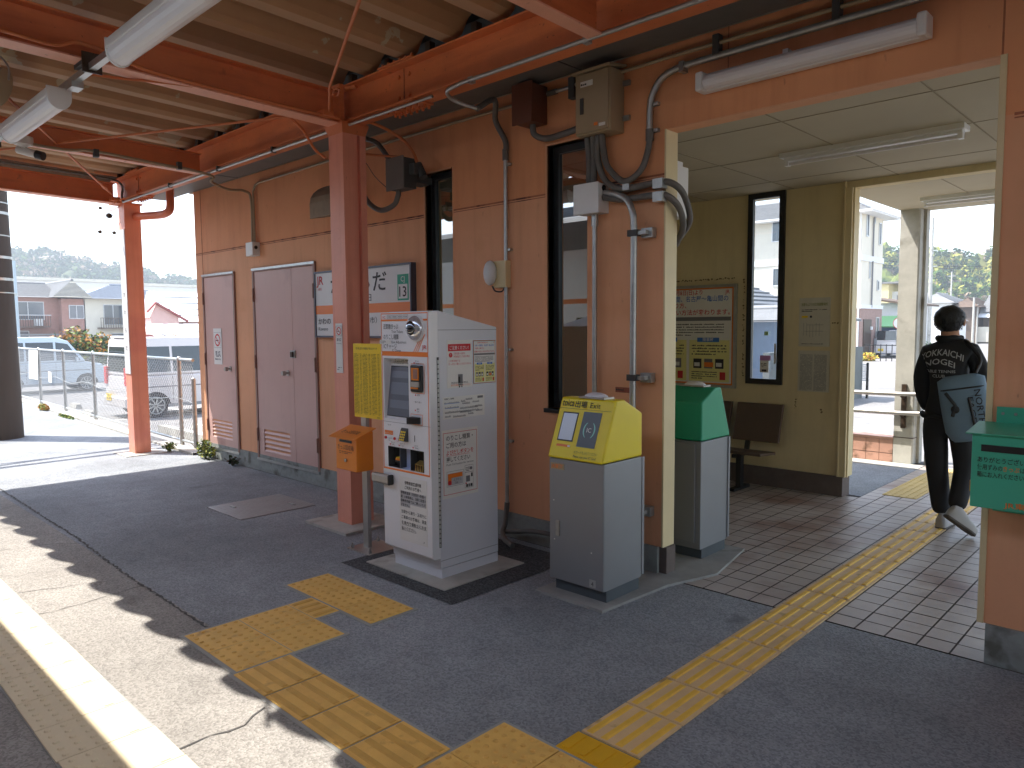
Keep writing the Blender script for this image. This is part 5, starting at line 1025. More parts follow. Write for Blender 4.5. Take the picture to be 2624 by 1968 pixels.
M_peel = mat('peeled_paint', S(120, 98, 58), .9, var=.3, vs=20)
rd = random.Random(9)
for i, (xa, za, ln, vert) in enumerate(((-4.4, 2.10, .75, 0), (-3.56, 1.1, 1.0, 1), (-2.66, 1.63, .1, 0), (-3.0, .8, .12, 1), (-2.75, .75, .06, 1))):
    b = MB()
    for k in range(int(ln/.012)):
        if rd.random() < .6:
            d = .012*k; w2 = rd.uniform(.006, .02); b.quad((xa+(0 if vert else d)+rd.uniform(-.006, .006), 7.1175-.0002*(k % 3), za+(d if vert else 0)+rd.uniform(-.006, .006)), X, Z, w2, w2*.8, M_peel)
    b.build('paint_peeling', bld)
# notes stuck on window
b = MB(); b.box(-3.31, -3.27, 7.08, 7.082, 1.52, 1.56, mat('green_note', S(196, 232, 170), .7, var=0)); b.build('sticky_note', None, 'small green note on the hall window', 'note', loc=(-3.29, 7.08, 1.52))
b = MB(); b.box(-3.35, -3.26, 7.08, 7.082, 1.15, 1.31, M_paper); b.box(-3.35, -3.24, 7.078, 7.08, 1.27, 1.32, mat('pink_note', S(206, 150, 210), .7, var=0)); scribble(b, (-3.34, 7.079, 1.2), X, Z, .06, .05, 3, M_ink, 3); b.quad((-3.33, 7.079, 1.16), X, Z, .05, .02, M_ink); b.build('sticky_note', None, 'white note with a purple strip on the hall window', 'note', loc=(-3.3, 7.08, 1.15))
b = MB(); b.box(-3.205, -3.185, 7.08, 7.082, 1.24, 1.44, M_paper); 
for i, t in enumerate('ご自由にお使い下さい'): b.text(t, (-3.195, 7.079, 1.42-.019*i), X, Z, .016, M_ink, 'c')
b.build('sticky_note', None, 'tall white strip note at the right edge of the hall window', 'note', loc=(-3.19, 7.08, 1.24))
# ================================================================== FENCE, LOT, VEHICLES
fe = root('chain_link_fence', 'galvanised chain link fence along the platform kerb', 'fence', (-10, 4.15, 0))
fy = lambda x: 4.13+.034*(-9.85-x)
xs = [-9.86, -10.35]+[-12.4-2.02*i for i in range(14)]
for x in xs:
    b = MB(); b.cyl((x, fy(x), -.4), (x, fy(x), 1.22 if x < -9.9 else .95), .03, M_galv, 10); b.ball((x, fy(x), 1.22 if x < -9.9 else .95), .034, M_galv, 8, 5); b.build('post', fe)
for z, r in ((1.21, .022), (.09, .019)):
    b = MB(); b.tube([(-9.86 if z < 1 else -9.86, fy(-9.86), z), (-39, fy(-39), z)], r, M_galv, 8); b.build('rail', fe)
b = MB(); b.smoothtube([(-9.86-.6*i, fy(-9.86-.6*i)-.02, .64+.04*math.sin(i*1.7)) for i in range(48)], .005, M_galv, n=4, sub=2); b.build('tension_wire', fe)
M_wire = mat('fence_wire', S(150, 152, 152), .45, .4, var=0)
b = MB(); zb, zt = .10, 1.2; h = zt-zb; s = .075; L = 20
def wire(p, q, r=.0026):
    d = (q-p).normalized(); n = d.cross(Y).normalized()*r; m = Y*r
    b.add([p+n, p+m, p-n, p-m, q+n, q+m, q-n, q-m], [(0, 1, 5, 4), (1, 2, 6, 5), (2, 3, 7, 6), (3, 0, 4, 7)], M_wire)
k = -int(h/s)
while k*s < L:
    for sgn in (1, -1):
        a0 = k*s; a1 = a0+h
        c0, c1 = max(a0, 0), min(a1, L)
        if c1 > c0:
            z0, z1 = (zb+(c0-a0), zb+(c1-a0)) if sgn > 0 else (zt-(c0-a0), zt-(c1-a0))
            xa, xb = -9.86-c0, -9.86-c1; wire(Vector((xa, fy(xa)+.012*sgn*0+.0, z0)), Vector((xb, fy(xb), z1)))
    k += 1
b.build('wire_mesh', fe)
for x, w, h2, t, lab in ((-18.9, .8, .64, .12, 'large curled white sheet tied to the chain link fence'), (-17.4, .3, .22, 0, 'small white sheet on the fence nearer the column'), (-21.2, .3, .22, 0, 'small white sheet on the fence beside the concrete pole')):
    b = MB(); y = fy(x)-.03; b.add([(x-w/2, y, .55), (x+w/2, y-.02, .55), (x+w/2+t, y-.02, .55+h2), (x-w/2+t, y, .55+h2), (x-w/2, y+.004, .55), (x+w/2, y-.016, .55), (x+w/2+t, y-.016, .55+h2), (x-w/2+t, y+.004, .55+h2)], [(0, 1, 2, 3), (7, 6, 5, 4), (0, 4, 5, 1), (1, 5, 6, 2), (2, 6, 7, 3), (3, 7, 4, 0)], M_paper); b.build('notice_sheet', None, lab, 'notice', loc=(x, y, .55))
# concrete pole
M_polec = mat('pole_concrete', S(74, 66, 59), .9, var=.22, vs=2, streak=.15, bump=.3)
up_ = root('utility_pole', 'thick dark concrete pole at the left edge of the platform', 'pole', (-13.25, 2.6, 0))
b = MB(); b.tube([(-13.25, 2.62, -.2), (-13.25, 2.62, 9)], .30, M_polec, 24, r1=.20); b.build('shaft', up_)
for i, z in enumerate((2.18, 2.7, 3.02, 3.35, 3.68, 2.38, 3.5)):
    b = MB(); r = .298-.0108*z; b.cyl((-13.25, 2.62, z-(.02 if i % 2 else .008)), (-13.25, 2.62, z+(.02 if i % 2 else .008)), r+.006, M_galv, 24); b.build('band', up_)
for y0, z0, y1, z1, r_ in ((2.5, 6.2, -1.5, 6.5, .06), (2.5, 5.2, -1.5, 6.45, .04), (2.5, 5.6, .3, 5.7, .035), (.3, 5.7, -1.0, 5.3, .03)):
    b = MB(); b.tube([(-13.2, y0, z0), (-13.2, y1, z1)], r_, M_galv, 8); b.build('cantilever_arm', up_)
# parking lot
M_wline = mat('road_white', S(222, 222, 218), .8, var=.12, vs=6)
b = MB()
for i in range(9): y = 5.2+2.5*i; b.quad((-24, y, -.456), X, Y, 5.5, .12, M_wline)
b.quad((-18.4, 4.9, -.456), X, Y, .12, 22, M_wline)
struct(b, 'parking_lines')
for x, y, lab in ((-16.2, 7.0, 'low concrete wheel stop right of the far column behind the fence'), (-15.4, 6.35, 'low concrete wheel stop nearest the building corner'), (-20.2, 5.7, 'low concrete wheel stop left of the nearest van'), (-22.4, 6.0, 'low concrete wheel stop in front of the left van')):
    b = MB(); b.prism([(y, -.46), (y+.16, -.46), (y+.13, -.34), (y+.03, -.34)], 'x', x, x+.6, M_concl); b.build('wheel_stop', None, lab, 'wheel stop', 'wheel stops on the lot', loc=(x+.3, y+.08, -.46))
b = MB(); b.box(-15.4, -10.6, 5.7, 5.85, -.46, -.3, M_concl); b.build('low_curb_block', None, 'long low concrete block on the lot seen through the fence', 'curb block', loc=(-13, 5.8, -.46))
def van(name, label, xs_, yr, col, L=3.42, Wd=1.5, z0=-.46, H=1.86, plate=True, group=None, tail=True):
    r = root(name, label, 'van', (xs_-Wd/2, yr+L/2, z0), group); x1, x0 = xs_, xs_-Wd; yf = yr+L; Zf = lambda h: z0+h
    b = MB(); lo = [(yr+.02, Zf(.28)), (yr-.0, Zf(.5)), (yr+.03, Zf(1.0)), (yf-.62, Zf(1.02)), (yf-.12, Zf(.92)), (yf, Zf(.62)), (yf-.03, Zf(.26))]
    b.prism(lo, 'x', x0, x1, col); o = b.build('body', r, bevel=.045, seg=3)
    bm = bmesh.new(); bm.from_mesh(o.data); bmesh.ops.recalc_face_normals(bm, faces=bm.faces); bm.to_mesh(o.data); bm.free()
    i = .10; b = MB(); cb = [(yr+.03, 1.0), (yf-.62, 1.02), (yf-1.12, 1.72), (yf-1.5, H), (yr+.25, H), (yr+.09, H-.06)]
    vs = []
    for s in (0, 1):
        for (y, h) in cb: ins = i*max(0, (h-1.0)/(H-1.0)); vs.append((x0+ins if s == 0 else x1-ins, y, Zf(h)))
    n = len(cb); b.add(vs, [tuple(range(n)), tuple(range(n, 2*n))[::-1]]+[(k, n+k, n+(k+1) % n, (k+1) % n) for k in range(n)], col); o = b.build('cabin', r, bevel=.04, seg=3)
    bm = bmesh.new(); bm.from_mesh(o.data); bmesh.ops.recalc_face_normals(bm, faces=bm.faces); bm.to_mesh(o.data); bm.free()
    def sx(h, s): ins = i*max(0, (h-1.0)/(H-1.0)); return (x1-ins+.006) if s > 0 else (x0+ins-.006)
    for s in (1, -1):
        for pts in (((yr+.22, 1.08), (yr+1.0, 1.08), (yr+1.0, 1.68), (yr+.27, 1.68)), ((yr+1.06, 1.08), (yr+1.85, 1.08), (yr+1.85, 1.68), (yr+1.06, 1.68)), ((yr+1.92, 1.08), (yf-.78, 1.08), (yf-1.15, 1.62), (yr+1.92, 1.68))):
            w = MB(); p = [(sx(h, s), y, Zf(h)) for y, h in pts]; w.poly(p if s > 0 else p[::-1], M_glassd); w.build('side_window', r)
        for yy in (yr+1.03, yr+1.89): w = MB(); w.box(x1-.001 if s > 0 else x0-.003, x1+.003 if s > 0 else x0+.001, yy-.004, yy+.004, Zf(.35), Zf(.98), M_dgrey); w.build('door_gap', r)
        w = MB(); w.box(*( (x1-.001, x1+.006) if s > 0 else (x0-.006, x0+.001)), yr+.25, yf-.5, Zf(.72), Zf(.745), M_inkg); w.box(*( (x1-.001, x1+.012) if s > 0 else (x0-.012, x0+.001)), yr+.9, yf-.9, Zf(.24), Zf(.32), M_steel); w.build('side_trim', r)
        w = MB(); w.box(*( (x1-.01, x1+.14) if s > 0 else (x0-.14, x0+.01)), yf-.95, yf-.87, Zf(1.02), Zf(1.17), col); w.build('wing_mirror', r, bevel=.02)
        w = MB(); w.box(*( (x1-.16, x1+.012) if s > 0 else (x0-.012, x0+.16)), yr-.012, yr+.06, Zf(.78), Zf(1.2), M_red if tail else M_steel); w.build('tail_lamp', r, bevel=.015)
    w = MB(); w.add([(x0+.14, yr+.028, Zf(1.1)), (x1-.14, yr+.028, Zf(1.1)), (x1-.18, yr+.075, Zf(1.68)), (x0+.18, yr+.075, Zf(1.68))], [(0, 1, 2, 3)], M_glassd); w.build('rear_window', r)
    w = MB(); w.add([(x0+.08, yf-.63, Zf(1.06)), (x1-.08, yf-.63, Zf(1.06)), (x1-.15, yf-1.10, Zf(1.68)), (x0+.15, yf-1.10, Zf(1.68))], [(3, 2, 1, 0)], M_glassd); vv = w.build('windscreen', r)
    w = MB(); w.box(x0+.01, x1-.01, yr-.05, yr+.03, Zf(.27), Zf(.5), col); w.build('rear_bumper', r, bevel=.03)
    w = MB(); w.box(x0+.25, x0+.58, yr-.06, yr-.052, Zf(.4), Zf(.565), M_yboard); w.text('580', (x0+.415, yr-.062, Zf(.51)), X, Z, .05, M_ink, 'c'); w.text('41-39', (x0+.415, yr-.062, Zf(.42)), X, Z, .09, M_ink, 'c', w=.24); w.build('number_plate', r)
    w = MB(); w.box(x0+.2, x1-.2, yr+.10, yr+.28, Zf(H-.02), Zf(H+.035), col); w.build('roof_spoiler', r, bevel=.02)
    for yw in (yr+.62, yf-.62):
        for s in (1, -1):
            xx = x1-.09 if s > 0 else x0+.09
            w = MB(); w.cyl((xx-.085, yw, Zf(.29)), (xx+.085, yw, Zf(.29)), .29, M_tyre, 26); wo = w.build('wheel', r, bevel=.02)
            w = MB(); e = xx+(.088 if s > 0 else -.088); w.cyl((e-.004*s, yw, Zf(.29)), (e+.004*s, yw, Zf(.29)), .20, M_dgrey, 26)
            for k in range(9): a = 2*math.pi*k/9; c = Vector((e+.008*s, yw+.105*math.cos(a), Zf(.29)+.105*math.sin(a))); w.box(c.x-.006, c.x+.006, c.y-.085, c.y+.085, c.z-.014, c.z+.014, M_galv, rot=Matrix.Rotation(a, 3, 'X'), c=c)
            ring = [(yw+.2*math.cos(2*math.pi*k/24), Zf(.29)+.2*math.sin(2*math.pi*k/24)) for k in range(25)]; w.tube([(e+.006*s, p[0], p[1]) for p in ring], .013, M_galv, 6, cap=False); w.build('rim', wo)
            w = MB(); n = 16; ar = [(yw+.345*math.cos(math.pi*k/n), Zf(.27)+.345*math.sin(math.pi*k/n)) for k in range(n+1)]; xo = x1+.004 if s > 0 else x0-.004
            w.add([(xo, yw, Zf(.27))]+[(xo, p[0], p[1]) for p in ar], [((0, k+1, k+2) if s > 0 else (0, k+2, k+1)) for k in range(n)], M_black); w.build('wheel_arch', r)
    return r
M_car1 = mat('van_paint', S(214, 209, 207), .3, .1, var=0, spec=.7); M_car2 = mat('van_paint_blue', S(192, 204, 212), .3, .1, var=0, spec=.7)
van('parked_van', 'white box shaped van parked nearest behind the fence, rear to the platform', -18.1, 6.06, M_car1, H=1.9)
van('parked_van', 'pale blue white van parked farther left with its side to the camera', -28.0, 5.3, M_car2)
# ================================================================== PLANTS
def leaves(b, c, rad, n, size, mats, seed=0, flat=.8):
    rd = random.Random(seed); c = Vector(c)
    for i in range(n):
        while True:
            p = Vector((rd.uniform(-1, 1), rd.uniform(-1, 1), rd.uniform(-1, 1)))
            if .15 < p.length < 1: break
        p = p*(.55+.45*rd.random())
        q = c+Vector((p.x*rad[0], p.y*rad[1], p.z*rad[2])); s = size*rd.uniform(.6, 1.3)
        a = Vector((rd.uniform(-1, 1), rd.uniform(-1, 1), rd.uniform(-.5, 1))).normalized(); t = a.cross(Vector((rd.uniform(-1, 1), rd.uniform(-1, 1), .3))).normalized()
        b.add([q-a*s, q+t*s*.5, q+a*s, q-t*s*.5], [(0, 1, 2, 3)], rd.choice(mats))
G1 = mat('leaf_green', S(84, 112, 52), .6, var=.2, vs=6); G2 = mat('leaf_dark', S(54, 78, 38), .6, var=.2, vs=6); G3 = mat('leaf_yellow', S(150, 154, 70), .6, var=.2, vs=6); G4 = mat('leaf_orange', S(176, 120, 52), .6, var=.2, vs=6); M_bark = mat('bark', S(92, 76, 60), .9, var=.2, vs=10)
def weed(name, label, c, rad, n, size, mats, seed):
    r = root(name, label, 'plant', c); b = MB(); leaves(b, (c[0], c[1], c[2]+rad[2]*.8), rad, n, size, mats, seed); b.build('leaves', r)
    b = MB(); rd = random.Random(seed)
    for i in range(8): b.tube([Vector(c), Vector(c)+Vector((rd.uniform(-1, 1)*rad[0], rd.uniform(-1, 1)*rad[1], rad[2]*1.3))], .004, M_bark, 4)
    b.build('stems', r)
weed('weed', 'bushy green weed growing at the foot of the single pink door', (-9.14, 3.94, 0), (.24, .10, .15), 320, .026, [G1, G2, G3, G3], 1)
weed('weed', 'small dry weed at the wall foot between the doors', (-8.42, 3.95, 0), (.1, .07, .07), 70, .025, [M_bark, G2], 2)
weed('weed', 'small yellow green tuft behind the far left column', (-10.05, 3.86, 0), (.12, .09, .08), 160, .022, [G3, G1], 3)
weed('weed', 'dry orange grass tuft at the kerb near the fence', (-17.2, 4.15, 0), (.3, .08, .08), 110, .05, [G4, G3], 4)
weed('weed', 'low green grass tuft at the kerb beside the concrete pole', (-15.4, 4.08, 0), (.5, .05, .03), 110, .04, [G3, G1], 14)
sh = root('shrub', 'autumn coloured shrub behind the parked vans', 'shrub', (-40, 11.2, -.46))
b = MB()
for i, (dy, dz, r_) in enumerate(((-.8, 1.2, .8), (0, 1.5, .95), (.8, 1.25, .9), (1.2, .7, .7), (.4, .7, .9), (-.9, .5, .7))): leaves(b, (-40+(i % 3-1)*.3, 11.2+dy, -.46+dz+.1), (r_, r_*.9, r_*.8), 500, .11, [G1, G2, G3, G4, G4, G2] if i < 3 else [G1, G2, G2, G3], 20+i)
b.build('foliage', sh)
b = MB()
for i in range(5): b.tube([(-40, 11.2+.1*i, -.46), (-40, 10.6+.35*i, .9)], .05, M_bark, 6)
b.build('trunk', sh)

# ================================================================== HOUSES
M_tiles = mat('grey_roof_tile', S(126, 126, 126), .5, var=.15, vs=3, bump=.3, bs=12); M_tileb = mat('blue_roof_tile', S(122, 130, 142), .45, var=.12, vs=3, bump=.3, bs=12)
M_pinkw = mat('terracotta_wall', S(166, 126, 114), .85, var=.1); M_offw = mat('offwhite_wall', S(214, 208, 192), .85, var=.06, vs=1); M_wwall = mat('white_wall', S(226, 226, 224), .85, var=.04, vs=1)
M_wood = mat('weathered_wood', S(96, 80, 68), .85, var=.2, vs=6); M_mroof = mat('white_metal_roof', S(226, 228, 230), .5, var=.04); M_redt = mat('red_trim', S(150, 70, 64), .6, var=.1); M_win = mat('house_window', S(70, 80, 90), .12, var=.1, vs=1, spec=.8); M_alu = mat('aluminium', S(190, 192, 194), .4, .5, var=0)
def roofhip(b, x0, x1, y0, y1, ze, zr, m, ridge='y', inset=None, over=.5, ribs=None, gable=False, mr=None):
    x0 -= over; x1 += over; y0 -= over; y1 += over
    if ridge == 'y':
        c = (x0+x1)/2; i = 0 if gable else (x1-x0)/2 if inset is None else inset; A = (c, y0+i, zr); B = (c, y1-i, zr)
        b.poly([(x1, y0, ze), (x1, y1, ze), B, A], m); b.poly([(x0, y1, ze), (x0, y0, ze), A, B], m); b.poly([(x0, y0, ze), (x1, y0, ze), A], m if not gable else (mr or m)); b.poly([(x1, y1, ze), (x0, y1, ze), B], m if not gable else (mr or m))
    else:
        c = (y0+y1)/2; i = 0 if gable else (y1-y0)/2 if inset is None else inset; A = (x0+i, c, zr); B = (x1-i, c, zr)
        b.poly([(x0, y0, ze), (x1, y0, ze), B, A], m); b.poly([(x1, y1, ze), (x0, y1, ze), A, B], m); b.poly([(x0, y1, ze), (x0, y0, ze), A], m if not gable else (mr or m)); b.poly([(x1, y0, ze), (x1, y1, ze), B], m if not gable else (mr or m))
    b.poly([(x0, y0, ze), (x0, y1, ze), (x1, y1, ze), (x1, y0, ze)], m)
    b.tube([A, B], .13, m, 8)
    # courses of tiles on the slopes
    n = 14
    for (P0, P1, Q0, Q1) in (((x1, y0, ze), (x1, y1, ze), A, B), ((x0, y0, ze), (x1, y0, ze), A, B)) if ridge == 'y' else (((x0, y0, ze), (x1, y0, ze), A, B), ((x1, y0, ze), (x1, y1, ze), B, B)):
        P0, P1, Q0, Q1 = map(Vector, (P0, P1, Q0, Q1))
        if (P0, P1) == ((x0, y0, ze), (x1, y0, ze)) and ridge == 'y': Q0 = Q1 = A
        for k in range(1, n): t = k/n; a = P0+(Q0-P0)*t; c2 = P1+(Q1-P1)*t; b.tube([a+Z*.02, c2+Z*.02], .035, m, 4, cap=False) if (a-c2).length > .5 and not (ridge == 'y' and P0.y == P1.y) else None
def win(r, face, p, w, h, name='window', fm=None, bars=1):
    """face 'x+' or 'y-'; p = lower left corner as seen from outside"""
    p = Vector(p); u = Y if face == 'x+' else X; n = X if face == 'x+' else -Y; fm = fm or M_alu; b = MB()
    def bx(a, c, d, e, t0, t1, m): q = p+u*a+Z*c+n*t0; q2 = p+u*d+Z*e+n*t1; b.box(q.x, q2.x, q.y, q2.y, q.z, q2.z, m)
    t = .06; bx(0, 0, w, t, 0, .06, fm); bx(0, h-t, w, h, 0, .06, fm); bx(0, t, t, h-t, 0, .06, fm); bx(w-t, t, w, h-t, 0, .06, fm)
    for k in range(bars): c = w*(k+1)/(bars+1); bx(c-t/2, t, c+t/2, h-t, 0, .05, fm)
    o = b.build(name, r); b = MB(); q = p+n*.02; b.quad(q+u*t+Z*t, u, Z, w-2*t, h-2*t, M_win); b.build('pane', o); return o
def wallbox(r, x0, x1, y0, y1, z0, z1, m, name='wall'): b = MB(); b.box(x0, x1, y0, y1, z0, z1, m); return b.build(name, r)
# house with terracotta walls
h = root('house', 'terracotta walled house with grey tiled roof behind the left van', 'house', (-84, 16, -2))
wallbox(h, -88, -80, 9, 21, -2, 4.7, M_pinkw); wallbox(h, -84, -79, 21, 23, -2, 4.6, M_pinkw, 'gable_wall')
b = MB(); roofhip(b, -88, -80, 8, 20.5, 4.7, 6.2, M_tiles, 'y', gable=True); b.build('roof', h)
b = MB(); roofhip(b, -87, -78.6, 20.6, 22.9, 4.7, 6.3, M_tiles, 'x', gable=True, mr=M_offw, over=.5); b.build('gable_roof', h)
for yy, ww in ((15.2, 1.6), (17.2, 2.6)): win(h, 'x+', (-80, yy, 2.6), ww, 1.7)
win(h, 'x+', (-79, 21.6, 2.7), 1.3, 1.3); win(h, 'x+', (-80, 16.5, -.2), 2.0, 1.8)
b = MB(); b.box(-80, -78.9, 15.8, 20.0, 1.9, 2.0, M_wood)
for i in range(22): b.box(-78.95, -78.9, 15.8+.2*i, 15.85+.2*i, 2.0, 3.0, M_wood)
b.box(-78.96, -78.88, 15.8, 20.1, 3.0, 3.06, M_alu); b.box(-80.5, -78.7, 13.5, 20.6, 1.15, 1.3, M_tiles); b.build('balcony', h)
b = MB(); b.box(-79.9, -79.5, 18.9, 19.6, 2.05, 2.7, M_white); b.build('air_conditioner', h)
# white house with blue roof
h = root('house', 'off white house with hipped blue grey roof left of the far column', 'house', (-82, 27, -2))
wallbox(h, -86, -79, 22.9, 31.5, -2, 4.65, M_offw)
b = MB(); roofhip(b, -86, -79, 22.9, 31.5, 4.65, 6.2, M_tileb, 'y', over=.9); b.build('roof', h)
win(h, 'x+', (-79, 24.6, 2.1), 2.6, 2.0, bars=2); win(h, 'x+', (-79, 28.6, 2.2), 2.2, 1.9); win(h, 'x+', (-79, 25.2, -.3), 2.4, 1.6)
b = MB(); b.box(-79, -77.9, 24.0, 31.5, 1.75, 1.85, M_wood)
for i in range(34): b.box(-77.95, -77.9, 24.0+.22*i, 24.04+.22*i, 1.85, 2.75, M_wood)
b.box(-77.97, -77.88, 24, 31.5, 2.75, 2.8, M_wood)
for yy in (26.4, 28.2, 30.3): b.box(-77.98, -77.85, yy, yy+.12, -2, 4.5, M_wood)
b.build('balcony', h)
for yy in (26.8, 29.4): b = MB(); b.box(-78.9, -78.5, yy, yy+.8, 1.9, 2.6, M_white); b.cyl((-78.5, yy+.35, 2.25), (-78.48, yy+.35, 2.25), .26, M_inkg, 16); b.build('air_conditioner', h)
# sheds with white metal roofs
h = root('house', 'low pink house with a pale sheet metal roof and red barge boards', 'house', (-60, 24, -1.5))
wallbox(h, -66, -58, 23, 27.5, -1.5, 2.2, M_pinkw)
b = MB(); b.poly([(-57.2, 22.6, 2.2), (-57.2, 28, 2.2), (-63, 28, 4.7), (-63, 22.9, 4.7)], M_mroof); b.poly([(-57.2, 22.6, 2.2), (-63, 22.9, 4.7), (-67, 23.6, 2.2)], M_mroof); b.poly([(-63, 22.9, 4.7), (-63, 28, 4.7), (-67, 28, 2.2), (-67, 23.6, 2.2)], M_mroof)
for t in (.2, .4, .6, .8): b.box(-57.2-5.8*t-.05, -57.2-5.8*t, 22.6+.3*t, 28, 2.2+2.5*t+.02, 2.2+2.5*t+.08, M_inkg)
b.build('roof', h)
h2 = MB(); h2.prism([(20.7, 2.5), (22.9, 2.5), (21.2, 3.5)], 'x', -58, -56.6, mat('pink_gable', S(222, 186, 176), .85, var=.04)); h2.box(-58, -56.6, 20.8, 22.8, .3, 2.5, MATS['pink_gable']); h2.build('gable_wall', h)
b = MB(); b.prism([(21.1, 3.65), (23.4, 2.3), (23.4, 2.15), (21.1, 3.5)], 'x', -56.6, -56.3, M_redt); b.prism([(21.1, 3.65), (20.5, 3.0), (20.5, 2.85), (21.1, 3.5)][::-1], 'x', -56.6, -56.3, M_redt); b.build('barge_board', h)
h = root('house', 'red walled shed with patched pale roof beside the building corner', 'house', (-48, 20, -1))
wallbox(h, -52, -47.5, 17.9, 21.2, -1, 1.3, M_redt)
b = MB(); rd = random.Random(6)
for i in range(14):
    y = 17.4+.34*i; b.add([(-46.6, y, 1.15+rd.uniform(-.05, .05)), (-46.6, y+.35, 1.15+rd.uniform(-.05, .05)), (-51, y+.35, 2.0), (-51, y, 2.0)], [(0, 1, 2, 3)], rd.choice([M_mroof, M_mroof, M_steel, M_offw]))
b.build('roof', h)
b = MB()
for i in range(6): b.box(-47.4, -47.35, 17.8+.6*i, 17.95+.6*i, -1, 1.2, M_wood)
b.build('cladding', h)
# far apartment block
h = root('apartment_block', 'long pale flat roofed apartment block below the hill', 'building', (-155, 50, -2))
wallbox(h, -165, -150, 26, 52, -2, 10.4, M_wwall); wallbox(h, -162, -148, 52, 90, -2, 9.9, M_wwall, 'wing')
b = MB(); b.box(-165.5, -149.4, 25, 52.2, 10.4, 10.9, M_offw); b.box(-162.5, -147.5, 52.2, 91, 9.9, 10.4, M_offw); b.build('parapet', h)
for i in range(12):
    for z in (7.2, 4.2): win(h, 'x+', (-150 if 30+3*i < 52 else -148, 28+5*i, z), 2.2, 1.6)
# bare trees across the tracks, mirrored in the tall windows
def btree(x, y, h_, seed, lab):
    r = root('tree', lab, 'tree', (x, y, -1.1), 'bare trees across the tracks'); rd = random.Random(seed); b = MB(); b.tube([(x, y, -1.1), (x+.1, y, h_*.45), (x, y+.1, h_*.8)], .2, M_bark, 6, r1=.05)
    for i in range(9): a = rd.uniform(0, 6.28); z = h_*rd.uniform(.3, .7); q = Vector((x, y, z)); d = Vector((math.cos(a), math.sin(a), rd.uniform(.5, 1.3))); b.tube([q, q+d*h_*.18, q+d*h_*.18+Vector((0, 0, h_*.14))], .05, M_bark, 4, r1=.015)
    b.build('trunk', r); b = MB(); leaves(b, (x, y, h_*.72), (h_*.34, h_*.34, h_*.36), 420, .14, [M_bark, G2, M_bark], seed); b.build('crown', r)
for i in range(9): btree(-58+6.5*i+(i % 3), -24-2*(i % 2), 6.2+(i*37 % 5)*.5, 70+i, 'bare brown tree across the tracks, number %s from the left behind the train' % ('one two three four five six seven eight nine'.split()[i]))
# lamp pole
b = MB(); b.tube([(-50, 11.0, -.5), (-50, 11.0, 5.6)], .13, mat('pale_pole', S(176, 190, 196), .6, var=.05), 12, r1=.09); b.box(-50.1, -49.9, 10.7, 11.1, 3.6, 3.75, M_galv); b.build('lamp_pole', None, 'slim pale grey pole in front of the terracotta house', 'pole', loc=(-50, 11, -.5))
# ---------------- right side
M_crm = mat('cream_siding', S(222, 214, 196), .8, var=.04, vs=1); M_brick = mat('brick', S(156, 128, 118), .85, var=.22, vs=9)
h = root('apartment_house', 'tall cream three storey house with brick base seen through the exit', 'house', (-19, 49, -.46))
wallbox(h, -30, -16.2, 47.7, 51.6, 2.65, 8.5, M_crm)
b = MB(); b.box(-30, -16.15, 47.65, 51.65, -.46, 2.65, M_brick); b.build('brick_base', h)
b = MB(); b.box(-30, -16.1, 47.6, 51.7, 2.62, 2.85, M_wwall); b.box(-30, -16.13, 47.63, 51.67, 5.55, 5.9, M_wwall); b.build('band_course', h)
b = MB(); roofhip(b, -30, -16.2, 47.7, 51.6, 8.5, 9.9, M_tiles, 'x', over=.7); b.build('roof', h)
b = MB(); b.box(-30.8, -15.4, 46.9, 52.4, 8.38, 8.5, M_wwall); b.tube([(-15.4, 46.9, 8.5), (-15.4, 52.4, 8.5)], .07, M_wwall, 6); b.build('eaves', h)
for p, w_, h_ in (((-16.2, 48.4, 7.05), .42, 1.5), ((-16.2, 50.72, 6.7), .4, 1.4), ((-16.2, 49.75, 7.95), .22, .45), ((-16.2, 50.62, 3.8), .36, .65), ((-16.2, 49.1, 4.5), .2, 1.1)): win(h, 'x+', p, w_, h_, bars=0)
win(h, 'x+', (-16.15, 50.5, .8), .5, 1.3, bars=0)
for p, w_, h_ in (((-21.9, 47.7, 7.1), 1.5, 1.65), ((-21.8, 47.7, 4.2), 1.5, 1.2), ((-18.5, 47.7, 7.1), .9, 1.2)): win(h, 'y-', p, w_, h_, fm=M_wwall)
b = MB(); b.tube([(-16.12, 49.55, 5.9), (-16.12, 49.55, 8.3)], .05, M_inkg, 8); b.tube([(-16.12, 49.55, 2.7), (-16.12, 49.55, 5.6)], .05, M_inkg, 8); b.tube([(-16.25, 47.6, -.4), (-16.25, 47.6, 8.4)], .05, M_wwall, 8); b.build('downpipe', h)
b = MB(); b.box(-16.15, -16.1, 48.2, 49.6, -.4, 1.95, M_bronze); b.box(-16.1, -16.02, 49.4, 49.6, 1.3, 1.5, M_white); b.build('porch', h)
# tiled house close by, seen through the hall window
h = root('house', 'low house with grey tiled roof close behind the station hall', 'house', (-12, 22, -.46))
wallbox(h, -20, -11.2, 20.5, 27, -.46, 2.0, mat('grey_blue_wall', S(128, 140, 156), .8, var=.08))
b = MB(); roofhip(b, -20, -11.0, 20.0, 26, 2.0, 4.1, M_tiles, 'x', over=.6); b.build('roof', h)
b = MB(); roofhip(b, -12, -7.5, 20.4, 21.8, 1.72, 2.1, M_tiles, 'x', over=.15); b.build('porch_roof', h)
win(h, 'y-', (-13.2, 20.5, .6), 1.6, 1.1)
b = MB(); b.box(-7.5, -7.35, 16, 22, -.46, 1.0, mat('grey_block', S(104, 108, 106), .9, var=.15)); b.build('block_wall', None, 'dark grey concrete block wall beside the low tiled house', 'wall', loc=(-7.4, 19, -.46))
g = root('garden_gate', 'small white slatted gate with a dark post next to the block wall', 'gate', (-7.3, 22, -.46))
